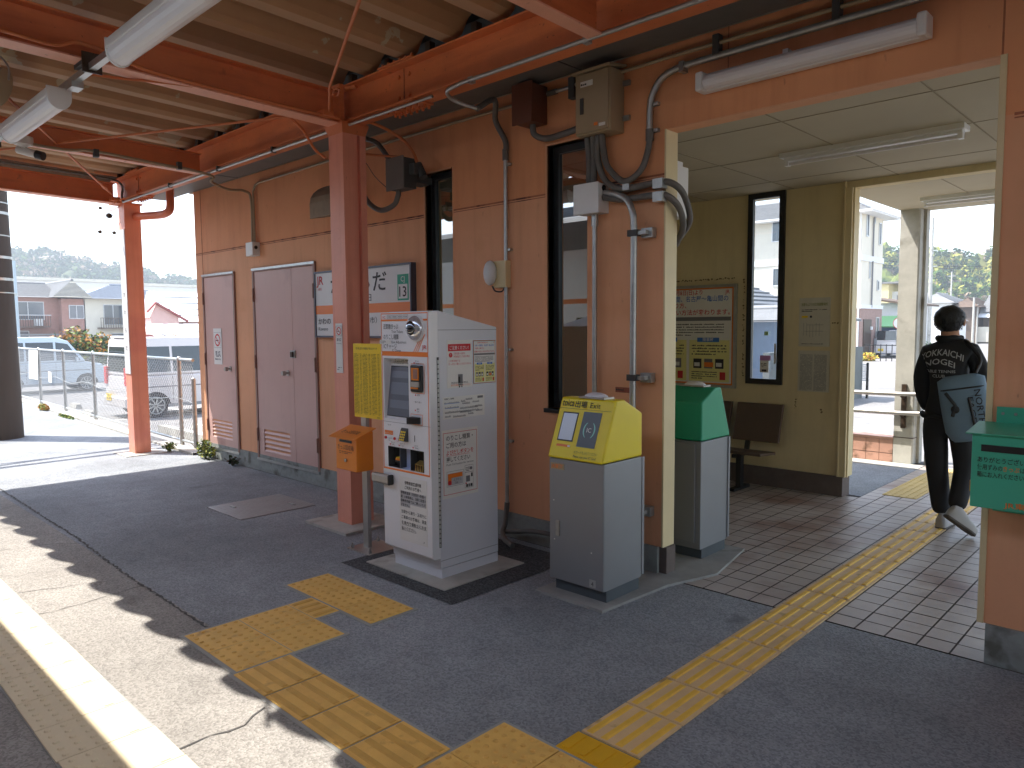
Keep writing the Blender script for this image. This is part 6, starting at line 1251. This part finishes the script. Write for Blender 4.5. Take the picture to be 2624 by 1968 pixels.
b = MB()
for i in range(10): b.box(-7.45, -7.24, 22, 22.03, .38-.46*0+.05*i-.35, .41+.05*i-.35, M_wwall)
b.build('slats', g); b = MB(); b.box(-7.24, -7.19, 21.98, 22.05, -.46, .55, M_black); b.build('post', g)
h = root('house', 'white house with dark sloping eaves beyond the cream one', 'house', (-18, 60, -.46))
wallbox(h, -24, -17.2, 58.5, 66, -.46, 3.2, M_wwall); b = MB(); b.add([(-24, 58, 4.4), (-16.4, 58, 3.15), (-16.4, 66, 3.15), (-24, 66, 4.4), (-24, 58, 4.3), (-16.4, 58, 3.0), (-16.4, 66, 3.0), (-24, 66, 4.3)], [(0, 1, 2, 3), (7, 6, 5, 4), (4, 5, 1, 0), (5, 6, 2, 1)], M_wood); b.build('roof', h)
h = root('house', 'small yellowish house rising behind the white one', 'house', (-22, 75, -.46)); wallbox(h, -25.5, -22, 72, 78, -.46, 5.3, mat('yellow_wall', S(214, 200, 150), .85, var=.05)); wallbox(h, -22, -20.3, 73, 78, -.46, 4.6, M_wwall, 'wing'); b = MB(); b.box(-25.7, -20.1, 71.8, 78.2, 5.3, 5.45, M_tiles); b.build('roof', h); win(h, 'y-', (-21.6, 73, 3.2), .9, 1.1)
M_groof = mat('green_roof', S(60, 104, 72), .5, var=.1, vs=8)
h = root('shed', 'low shed with a green tiled roof beside the road', 'shed', (-16.8, 57, -.46)); wallbox(h, -20, -15.8, 56, 58.2, -.46, 1.5, mat('shed_blue', S(78, 104, 140), .8, var=.1)); b = MB(); b.add([(-20.2, 55.4, 1.5), (-15.2, 55.4, 1.5), (-15.2, 57.8, 2.25), (-20.2, 57.8, 2.25)], [(0, 1, 2, 3)], M_groof); b.box(-20.2, -15.2, 55.38, 55.42, 1.42, 1.5, M_groof); b.build('roof', h)
h = root('house', 'white walled bungalow with pale hipped roof behind the walking person', 'house', (-21, 92, -.46)); wallbox(h, -25, -21.2, 90, 98, -.46, 3.9, M_wwall); b = MB(); roofhip(b, -25, -21.2, 90, 98, 3.9, 5.0, M_tiles, 'y', over=.5); b.build('roof', h)
h = root('house', 'brown walled house with a flat dark roof right of the white bungalow', 'house', (-19, 93, -.46)); wallbox(h, -21, -18.9, 90.5, 98, -.46, 3.4, M_wood); b = MB(); roofhip(b, -21.2, -18.9, 90.5, 98, 3.4, 4.4, M_wood, 'y', over=.4); b.build('roof', h)
h = root('house', 'old dark timber house with layered roofs at the right edge of the view', 'house', (-17, 93, -.46)); wallbox(h, -18.6, -13, 92, 99, .0, 2.8, M_wood); b = MB(); roofhip(b, -18.4, -13, 92, 99, 2.9, 4.6, M_tiles, 'x', over=.5, gable=True); b.build('roof', h)
b = MB(); b.add([(-19.0, 90.8, 2.3), (-13, 90.8, 2.3), (-13, 92, 2.9), (-19.0, 92, 2.9)], [(0, 1, 2, 3)], M_mroof); b.build('lower_roof', h)
b = MB(); b.box(-22, -10, 91.0, 91.3, -.3, 1.3, M_offw); b.build('garden_wall', None, 'long low pale wall at the far end of the road', 'wall', loc=(-16, 91, -.46))
h = root('house', 'small roadside house with white walls between the poles', 'house', (-20, 84, -.46)); wallbox(h, -20.4, -19.3, 84, 88, -.46, 1.9, M_wwall); b = MB(); roofhip(b, -20.4, -19.3, 84, 88, 1.9, 2.4, M_tiles, 'y', over=.2); b.build('roof', h)
def upole(x, y, zt, label, r=.15, arms=()):
    p = root('utility_pole', label, 'pole', (x, y, -.46), 'utility poles by the road'); b = MB(); b.tube([(x, y, -.46), (x, y, zt)], r, M_concl, 12, r1=r*.65); b.build('shaft', p)
    for z in arms: b = MB(); b.box(x-.5, x+.5, y-.04, y+.04, z, z+.08, M_galv); b.build('cross_arm', p)
    return p
upole(-19.4, 75, 11.2, 'tall pale utility pole directly behind the porch column', .2, (8.2, 10.2, 6.8))
upole(-19.1, 90, 4.4, 'short pole beside the brown house', .14); upole(-18.85, 90.5, 3.7, 'shorter pole just right of the short one', .1); upole(-30, 127, 9.5, 'distant thin pole against the wooded hill', .14, (8.8,))
b = MB()
for z0, z1, z2 in ((8.32, 7.75, 7.46), (8.78, 8.0, 7.6)): b.smoothtube([(-60, 88, z0+1.6), (-28.24, 90, z0), (-23.2, 90, z1), (-17.2, 90, z2), (-5, 91, z2+1)], .025, M_black, n=4)
b.build('overhead_wires', None, 'dark overhead wires crossing in front of the wooded hill', 'wires', loc=(-20, 90, 8))
g = root('railing', 'dark garden railing with posts by the cream house', 'railing', (-13.5, 45, -.46)); b = MB(); b.box(-15.0, -12.6, 45, 45.04, .42, .47, M_black); b.box(-15.0, -12.6, 45, 45.04, -.3, -.26, M_black); b.build('rail', g)
for i in range(9): b = MB(); b.box(-15.0+.3*i, -14.96+.3*i, 45, 45.04, -.46, .5, M_black); b.build('post', g)
van('parked_van', 'small white car behind the dark railing', -14.6, 50.0, M_car1, L=3.2, Wd=1.45, H=1.3, tail=False)
for (c, r_, ms, lab, sd_) in (((-14.6, 44.5, -.46), (.7, .35, .3), [G4, G3, mat('flower_yellow', S(220, 190, 60), .6, var=.1)], 'orange and yellow flower bed by the cream house', 61), ((-15.2, 54, -.46), (.8, .8, 1.0), [G4, G1, G2], 'rusty brown bush left of the porch column', 62), ((-13.6, 52, -.46), (.6, .6, .6), [G1, G2, G3], 'green bush near the dark railing', 63)):
    weed('bush', lab, c, r_, 500, .09, ms, sd_)
M_mir = MATS['convex_mirror']
t = root('traffic_mirror', 'round red edged traffic mirror beside the porch column', 'mirror', (-14.6, 50, -.46)); b = MB(); b.tube([(-14.55, 49.9, -.46), (-14.55, 49.9, 2.2)], .05, M_orange, 8); b.build('post', t); b = MB(); b.cyl((-14.55, 49.85, 1.7), (-14.55, 49.8, 1.7), .36, M_red, 20); b.cyl((-14.55, 49.8, 1.7), (-14.55, 49.78, 1.7), .32, M_wwall, 20); b.build('mirror', t)
b = MB(); b.quad((-40, 96.5, -.452), X, Y, 60, .15, M_wline); b.quad((-16, 30, -.452), X, Y, 14, .14, M_wline); struct(b, 'road_markings')
# ================================================================== HILLS
from mathutils import noise
def hill(name, P, depth, rows, cols, m, amp, fr_, axis):
    """P: list of (coordinate along, crest height); axis 'x' = ridge plane at x, 'y' = ridge plane at y"""
    b = MB(); us = [P[0][0]+(P[-1][0]-P[0][0])*i/cols for i in range(cols+1)]
    def hz(u):
        for (a, h0), (c, h1) in zip(P, P[1:]):
            if a <= u <= c: t = (u-a)/(c-a); t = t*t*(3-2*t); return h0+(h1-h0)*t
        return P[-1][1]
    vs = []
    for j in range(rows+1):
        t = j/rows; prof = t**1.15
        for u in us:
            base = (hz(u)+2)*prof-2; d = (1-t)*depth
            q = Vector((u*fr_, (d)*fr_, base*fr_)); nz = amp*(noise.turbulence(q, 3, False)*1.6-.6)*(prof**.5)
            co = (-(axis[1])+d+nz*.4, u, base+nz) if axis[0] == 'x' else (u, axis[1]-d-nz*.4, base+nz)
            vs.append(co)
    n = cols+1; fs = [(j*n+i, j*n+i+1, (j+1)*n+i+1, (j+1)*n+i) for j in range(rows) for i in range(cols)]
    if axis[0] == 'x': fs = [f for f in fs]
    b.add(vs, fs, m, False); return struct(b, name)
def forest(name, rgbs, sc):
    m = mat(name, rgbs[0], .9, var=0, spec=.1); n, l, p = nodes_of(m); g = n.new('ShaderNodeNewGeometry'); v = n.new('ShaderNodeTexNoise'); v.inputs['Scale'].default_value = sc; v.inputs['Detail'].default_value = 5; l.new(g.outputs['Position'], v.inputs[0])
    cr = n.new('ShaderNodeValToRGB'); e = cr.color_ramp.elements; e[0].position = .32; e[0].color = (*rgbs[0], 1); e[1].position = .68; e[1].color = (*rgbs[-1], 1)
    for i, c in enumerate(rgbs[1:-1]): x = e.new(.32+.36*(i+1)/(len(rgbs)-1)); x.color = (*c, 1)
    l.new(v.outputs[0], cr.inputs[0]); l.new(cr.outputs[0], p.inputs['Base Color']); return m
M_hl = forest('far_forest', [S(44, 62, 40), S(70, 84, 56), S(96, 96, 70), S(120, 110, 92)], .02)
M_hr = forest('near_forest', [S(60, 84, 38), S(104, 118, 52), S(150, 146, 70), S(122, 108, 78)], .035)
hill('hill', [(-160, 30), (40, 36), (80, 38.5), (100, 38), (134, 33), (156, 28.5), (175, 26), (260, 8), (400, 2)], 150, 60, 260, M_hl, 5, .09, ('x', 400))
hill('hill', [(-330, 12), (-160, 20), (-100, 26), (-78, 25), (-64, 23.5), (-50, 21.5), (-30, 16), (20, 10), (150, 2)], 70, 46, 300, M_hr, 4.2, .16, ('y', 250))
# broad leaved crowns along the near wooded hill
rd = random.Random(31)
M_cr = [mat('crown_green', S(74, 98, 42), .8, var=.25, vs=.6, spec=.1), mat('crown_yellow', S(150, 150, 66), .8, var=.2, vs=.6, spec=.1), mat('crown_bare', S(140, 124, 104), .9, var=.2, vs=.6, spec=.1), mat('crown_dark', S(50, 74, 38), .8, var=.2, vs=.6, spec=.1)]
b = MB()
for i in range(230):
    x = rd.uniform(-92, -40); t = rd.random(); zt = (24 if x < -60 else 22)*t**1.15; y = 250-(1-t)*70
    if rd.random() < .25: y -= 4
    low = t < .35; m = M_cr[2] if (low and rd.random() < .75) or x < -84 and rd.random() < .6 else rd.choice([M_cr[0], M_cr[0], M_cr[1], M_cr[1], M_cr[3]])
    leaves(b, (x, y, zt+.5), (2.6, 2.2, 2.3), 90, .75, [m, m, rd.choice(M_cr)], 1000+i)
b.build('wooded_slope', None, 'dense yellow green wood covering the hill beyond the exit', 'wood', kind='stuff', loc=(-66, 230, 10))
b = MB()
for i in range(620):
    y = rd.uniform(60, 190); t = rd.random()**.8
    hzv = 38 if y < 100 else 38-(y-100)*.165; zt = (hzv+2)*t**1.15-2; x = -400+(1-t)*150
    m = rd.choice([M_cr[0], M_cr[3], M_cr[3], M_cr[2]] if rd.random() > .03 else [mat('blossom', S(214, 196, 190), .8, var=.1)]); leaves(b, (x, y, zt+.4), (4, 4.2, 3.2), 40, 1.3, [m, m, M_cr[3]], 3000+i)
b.build('wooded_slope', None, 'dark wood covering the far hill behind the left houses', 'wood', kind='stuff', loc=(-330, 120, 10))
# ================================================================== PERSON
pr_ = root('person', 'person in black tracksuit walking away with a blue grey bag', 'person', (-1.55, 6.55, 0))
M_cl = mat('body_cloth', S(22, 22, 25), .8, var=.15, vs=12, bump=.4, bs=25)
M_skin = mat('skin', S(196, 146, 118), .6, var=.05)
# cloth below the collar, skin above it
mb_ = bpy.data.materials.new('body'); mb_.use_nodes = True; n = mb_.node_tree.nodes; l = mb_.node_tree.links; p = n['Principled BSDF']; p.inputs['Roughness'].default_value = .8
g = n.new('ShaderNodeTexCoord'); sx_ = n.new('ShaderNodeSeparateXYZ'); l.new(g.outputs['Object'], sx_.inputs[0])
gt = n.new('ShaderNodeMath'); gt.operation = 'GREATER_THAN'; gt.inputs[1].default_value = 1.53; l.new(sx_.outputs[2], gt.inputs[0])
mx = n.new('ShaderNodeMix'); mx.data_type = 'RGBA'; l.new(gt.outputs[0], mx.inputs[0]); mx.inputs[6].default_value = (*S(25, 25, 28), 1); mx.inputs[7].default_value = (*S(190, 140, 112), 1); l.new(mx.outputs[2], p.inputs['Base Color'])
def skinned(name, V, E, parent, m, rootv=0, sub=2, label=None):
    """V: (x,y,z,rx,ry)"""
    me = bpy.data.meshes.new(name); base = Vector(ROOTLOC[parent.name]); me.from_pydata([tuple(Vector(v[:3])-base) for v in V], E, []); o = bpy.data.objects.new(name, me); COL.objects.link(o); o.parent = parent; ROOTLOC[o.name] = tuple(base)
    sk = o.modifiers.new('skin', 'SKIN'); me.materials.append(m)
    for i, v in enumerate(V): s = me.skin_vertices[0].data[i]; s.radius = (v[3], v[4] if len(v) > 4 else v[3]); s.use_root = (i == rootv)
    sk.use_smooth_shade = True; sb = o.modifiers.new('sub', 'SUBSURF'); sb.levels = sb.render_levels = sub; return o
yb_ = 6.55
V = [(-1.545, yb_, .93, .175, .135), (-1.54, yb_, 1.08, .172, .13), (-1.54, yb_-.01, 1.24, .185, .135), (-1.535, yb_-.01, 1.375, .175, .115), (-1.54, yb_, 1.485, .078, .07), (-1.55, yb_+.015, 1.56, .062, .064), (-1.553, yb_+.02, 1.65, .088, .098),
     # left arm 7-9, hand in pocket
     (-1.69, yb_, 1.395, .075), (-1.735, yb_-.01, 1.20, .066), (-1.72, yb_+.02, 1.04, .06), (-1.675, yb_+.05, .93, .055),
     # right arm 11-13 bent to the front holding the strap
     (-1.385, yb_, 1.405, .075), (-1.31, yb_-.02, 1.23, .068), (-1.33, yb_+.14, 1.17, .052), (-1.40, yb_+.21, 1.24, .036),
     # left leg 15-17
     (-1.622, yb_, .80, .106, .108), (-1.605, yb_+.015, .48, .082, .085), (-1.55, yb_+.0, .10, .068, .075),
     # right leg 18-20, trailing
     (-1.45, yb_+.01, .80, .10, .104), (-1.41, yb_+.03, .50, .08, .082), (-1.41, yb_-.20, .20, .066, .07), (-1.553, yb_+.02, 1.70, .07, .078)]
E_ = [(0, 1), (1, 2), (2, 3), (3, 4), (4, 5), (5, 6), (6, 21), (3, 7), (7, 8), (8, 9), (9, 10), (3, 11), (11, 12), (12, 13), (13, 14), (0, 15), (15, 16), (16, 17), (0, 18), (18, 19), (19, 20)]
body = skinned('body', V, E_, pr_, mb_)
hair = MB(); rd = random.Random(8); hc = Vector((-1.553, yb_+.012, 1.668))
vs = []; fs = []; N, Q = 28, 16
for i in range(Q+1):
    th = math.pi*.80*i/Q
    for j in range(N):
        ph = 2*math.pi*j/N; d = Vector((math.sin(th)*math.cos(ph), math.sin(th)*math.sin(ph), math.cos(th))); back = max(0, -d.y)
        r = 1+.06*noise.noise(d*5)+.03*noise.noise(d*14); cut = 1 if d.y < .35 else .93
        nape = max(0, -d.z)*(1.0 if d.y < .1 else .1); vs.append(hc+Vector((d.x*.108*r*cut*(1-.12*nape), d.y*.118*r*cut+(.0), (d.z*.104 if d.z > 0 else d.z*(.125 if d.y < .1 else .05))*r-.005)))
for i in range(Q):
    for j in range(N): fs.append((i*N+j, (i+1)*N+j, (i+1)*N+(j+1) % N, i*N+(j+1) % N))
hair.add(vs, fs, mat('hair', S(16, 15, 16), .55, var=.3, vs=40, bump=.8, bs=120), True); rd = random.Random(5)
for i in range(900):
    th = math.acos(1-rd.random()*1.72); ph = rd.uniform(0, 2*math.pi); d = Vector((math.sin(th)*math.cos(ph), math.sin(th)*math.sin(ph), math.cos(th)))
    if d.y > .45 and d.z < .2: continue
    q = hc+Vector((d.x*.108, d.y*.117, d.z*(.104 if d.z > 0 else .118)-.005)); dn = (Vector((0, 0, -1))+d*.55+Vector((rd.uniform(-.4, .4), rd.uniform(-.4, .4), rd.uniform(-.2, .3)))).normalized(); sd2 = dn.cross(d).normalized()*.0035
    hair.add([q-sd2, q+sd2, q+dn*rd.uniform(.010, .022)+d*.001], [(0, 1, 2)], MATS['hair'])
hair.build('hair', pr_)
for s in (-1, 1):
    b = MB(); b.ball((-1.553+s*.10, yb_+.02, 1.635), (.012, .022, .033), M_skin, 8, 6); b.build('ear', pr_)
b = MB(); b.ball((-1.553, yb_+.118, 1.625), (.014, .02, .02), M_skin, 8, 6); b.build('nose', pr_)
for s in (-1, 1): b = MB(); b.ball((-1.553+s*.033, yb_+.098, 1.652), (.013, .01, .008), M_paper, 8, 6); b.ball((-1.553+s*.033, yb_+.107, 1.652), (.006, .004, .006), M_black, 8, 6); b.build('eye', pr_)
b = MB(); b.ball((-1.553, yb_+.105, 1.59), (.024, .01, .006), mat('lips', S(170, 100, 90), .6, var=0), 8, 6); b.build('mouth', pr_)
# right hand closed on the strap, in front of the chest
hb = Vector((-1.43, yb_+.215, 1.27))
HV = [tuple(hb)+(.024, .015), tuple(hb+Vector((-.035, .0, .03)))+(.026, .014)]; HE = [(0, 1)]
for k in range(4):
    a = hb+Vector((-.055, .012-.004*k, .055-.02*k)); i0 = len(HV); HV += [tuple(a)+(.0085,), tuple(a+Vector((-.022, -.012, 0)))+(.008,), tuple(a+Vector((-.018, -.034, -.002)))+(.0075,), tuple(a+Vector((.004, -.036, -.003)))+(.007,)]; HE += [(1, i0), (i0, i0+1), (i0+1, i0+2), (i0+2, i0+3)]
i0 = len(HV); HV += [tuple(hb+Vector((-.02, -.02, .04)))+(.010,), tuple(hb+Vector((-.045, -.032, .05)))+(.0085,)]; HE += [(0, i0), (i0, i0+1)]
skinned('hand', HV, HE, pr_, M_skin, sub=1)
# collar, waistband and trouser creases
b = MB(); ring = [(-1.548+.078*math.cos(2*math.pi*k/24), yb_+.006+.08*math.sin(2*math.pi*k/24)) for k in range(25)]
b.tube([(x, y, 1.508+.006*math.sin(k)) for k, (x, y) in enumerate(ring)], .022, M_cl, 8, cap=False); b.build('collar', pr_)
b = MB(); ring = [(-1.545+.172*math.cos(2*math.pi*k/30), yb_-.002+.135*math.sin(2*math.pi*k/30)) for k in range(31)]
b.tube([(x, y, .905+.008*math.sin(k*1.3)) for k, (x, y) in enumerate(ring)], .02, M_cl, 8, cap=False); b.build('jacket_hem', pr_)
# shoes
M_shoe = mat('shoe_white', S(170, 168, 166), .6, var=.05); M_sole = mat('shoe_sole', S(90, 84, 80), .8, var=.1)
def shoe(c, heel2toe, upv, name='shoe'):
    c = Vector(c); f = Vector(heel2toe).normalized(); u = Vector(upv); u = (u-f*u.dot(f)).normalized(); s = f.cross(u); b = MB(); L = .255; sec = []
    for t, w, h_ in ((0, .026, .06), (.06, .038, .10), (.25, .041, .11), (.42, .042, .095), (.6, .048, .072), (.8, .048, .058), (.94, .036, .045), (1, .018, .026)):
        o = c+f*(t*L); sec.append([o-s*w, o-s*w*.95+u*h_*.6, o-s*w*.5+u*h_, o+s*w*.5+u*h_, o+s*w*.95+u*h_*.6, o+s*w])
    vs = [v+u*.018 for S_ in sec for v in S_]; k = 6; fs = [(i*k+j, i*k+j+1, (i+1)*k+j+1, (i+1)*k+j) for i in range(len(sec)-1) for j in range(k-1)]+[tuple(range(k))[::-1], tuple((len(sec)-1)*k+j for j in range(k))]
    b.add(vs, fs, M_shoe, True); so = [S_[0]-s*.003 for S_ in sec]+[S_[-1]+s*.003 for S_ in sec][::-1]; m = len(so); b.add([v for v in so]+[v+u*.022 for v in so], [tuple(range(m)), tuple(range(m, 2*m))[::-1]]+[(i, m+i, m+(i+1) % m, (i+1) % m) for i in range(m)], M_sole)
    o = b.build(name, pr_, bevel=.008); bm = bmesh.new(); bm.from_mesh(o.data); bmesh.ops.recalc_face_normals(bm, faces=bm.faces); bm.to_mesh(o.data); bm.free()
shoe((-1.545, yb_-.08, .0), (0.05, 1, 0), (0, 0, 1)); shoe((-1.47, yb_-.28, .16), (.50, .30, -.42), (.35, .45, .75))
# bag
bg_ = root('shoulder_bag', 'blue grey shoulder bag with black lettering on the walking person', 'bag', (-1.40, 6.42, 1.02))
M_bag = mat('bag_fabric', S(112, 138, 160), .7, var=.06, vs=8, bump=.4, bs=60); ax = Vector((.10, 0, -.52)).normalized(); uu = Vector((.98, .18, .16)).normalized(); ww = uu.cross(ax).normalized(); uu = ax.cross(ww).normalized()
o = Vector((-1.425, 6.37, 1.235)); vs = []; N = 24; ts = [0, .02, .06, .18, .4, .65, .85, .95, 1]
for t in ts:
    k = 1-.35*max(0, .06-t)/.06-.3*max(0, t-.9)/.1; k2 = 1+.05*math.sin(t*3)
    for j in range(N):
        a = 2*math.pi*j/N; ca, sa = math.cos(a), math.sin(a); e = .7; px = math.copysign(abs(ca)**e, ca)*.155*k*k2; py = math.copysign(abs(sa)**e, sa)*.085*k
        vs.append(o+ax*(t*.50)+uu*px+ww*py)
fs = [(i*N+j, i*N+(j+1) % N, (i+1)*N+(j+1) % N, (i+1)*N+j) for i in range(len(ts)-1) for j in range(N)]+[tuple(range(N)), tuple((len(ts)-1)*N+j for j in range(N))[::-1]]
b = MB(); b.add(vs, fs, M_bag, True); bo = b.build('bag_body', bg_); bm = bmesh.new(); bm.from_mesh(bo.data); bmesh.ops.recalc_face_normals(bm, faces=bm.faces); bm.to_mesh(bo.data); bm.free()
out = -ww if (-ww).dot(Vector((0, -1, 0))) > 0 else ww
def bagring(t, r, m, name):
    b = MB(); pts = []
    for j in range(N+1):
        a = 2*math.pi*j/N; ca, sa = math.cos(a), math.sin(a); pts.append(o+ax*(t*.50)+uu*math.copysign(abs(ca)**.7, ca)*.150+ww*math.copysign(abs(sa)**.7, sa)*.089)
    b.tube(pts, r, m, 6, cap=False); b.build(name, bg_)
bagring(.20, .006, M_black, 'zip'); 
b = MB(); b.tube([o+ax*.18+uu*.035+out*.09, o+ax*.44+uu*.045+out*.088], .010, M_black, 8); b.tube([o+ax*.12-uu*.11+out*.075, o+ax*.22-uu*.06+out*.09, o+ax*.30-uu*.09+out*.085], .013, M_black, 8); b.ball(o+ax*.25-uu*.065+out*.09, (.03, .015, .03), M_black, 10, 6); b.build('buckle_straps', bg_)
tu = ax; tv = -uu
rt_ = tu.cross(tv); 
if rt_.dot(out) < 0: tv = -tv
b = MB(); b.text('NORTH', o+ax*.12+uu*.075+out*.0895, tu, uu if tu.cross(uu).dot(out) > 0 else -uu, .06, M_black, w=.26, bold=True); b.text('FACE', o+ax*.17+uu*.03+out*.0895, tu, uu if tu.cross(uu).dot(out) > 0 else -uu, .045, M_black, w=.19, bold=True); b.build('lettering', bg_)
b = MB(); b.smoothtube([o+uu*.10+out*.02, Vector((-1.31, 6.43, 1.36)), Vector((-1.40, 6.47, 1.475)), Vector((-1.45, 6.60, 1.475)), Vector((-1.44, 6.74, 1.3)), Vector((-1.42, 6.72, 1.15)), o+ax*.2-ww*.0+Vector((0, .08, 0))], .016, M_black, n=6); b.build('strap', bg_)
# jacket lettering laid on the cloth
dg = bpy.context.evaluated_depsgraph_get(); ev = body.evaluated_get(dg); me = ev.to_mesh(); bt = BVHTree.FromPolygons([v.co.copy() for v in me.vertices], [tuple(p.vertices) for p in me.polygons]); base = Vector(ROOTLOC['person'])
b = MB(); M_let = mat('jacket_print', S(176, 178, 180), .7, var=0)
def archtext(t, cx, cz, size, w, sag):
    vs, fs, x0, x1 = glyphs(t, True); k = w/(x1-x0); out_ = []
    for (x, z) in vs:
        u = (x-(x0+x1)/2)*k; out_.append((cx+u, cz+z*size+sag*(1-(2*u/w)**2)))
    b.add([(p[0], 0, p[1]) for p in out_], fs, M_let)
archtext('YOKKAICHI', -1.565, 1.335, .068, .30, .045); archtext('NOGEI', -1.57, 1.282, .062, .21, .03); archtext('TABLE TENNIS', -1.57, 1.247, .03, .22, 0); archtext('CLUB', -1.57, 1.21, .032, .09, 0)
nv = []
for (x, y, z) in b.v:
    h = bt.ray_cast(Vector((x, 5.9, z))-base, Vector((0, 1, 0))); nv.append((x, (h[0]+base).y-.012 if h[0] is not None else yb_-.11, z))
b.v = nv; b.build('jacket_lettering', pr_)
ev.to_mesh_clear()
b = MB(); b.box(-1.755, -1.735, yb_-.05, yb_+.01, 1.27, 1.31, M_yboard); b.build('sleeve_mark', pr_, bevel=.006)
# ================================================================== AIR
b = MB(); b.box(-480, 60, -40, 330, -2.6, 60, None); b.mats = []
me = bpy.data.meshes.new('haze'); me.from_pydata([tuple(v) for v in b.v], [], b.f); hz_ = bpy.data.objects.new('haze', me); COL.objects.link(hz_); hz_['kind'] = 'stuff'
hm = bpy.data.materials.new('haze'); hm.use_nodes = True; n = hm.node_tree.nodes; l = hm.node_tree.links; n.clear(); o_ = n.new('ShaderNodeOutputMaterial'); pv = n.new('ShaderNodeVolumePrincipled')
pv.inputs['Color'].default_value = (.86, .93, 1, 1); pv.inputs['Density'].default_value = .0011; pv.inputs['Anisotropy'].default_value = .3; l.new(pv.outputs[0], o_.inputs['Volume']); me.materials.append(hm)
hz_['label'] = 'thin daytime haze in the air over the whole place'
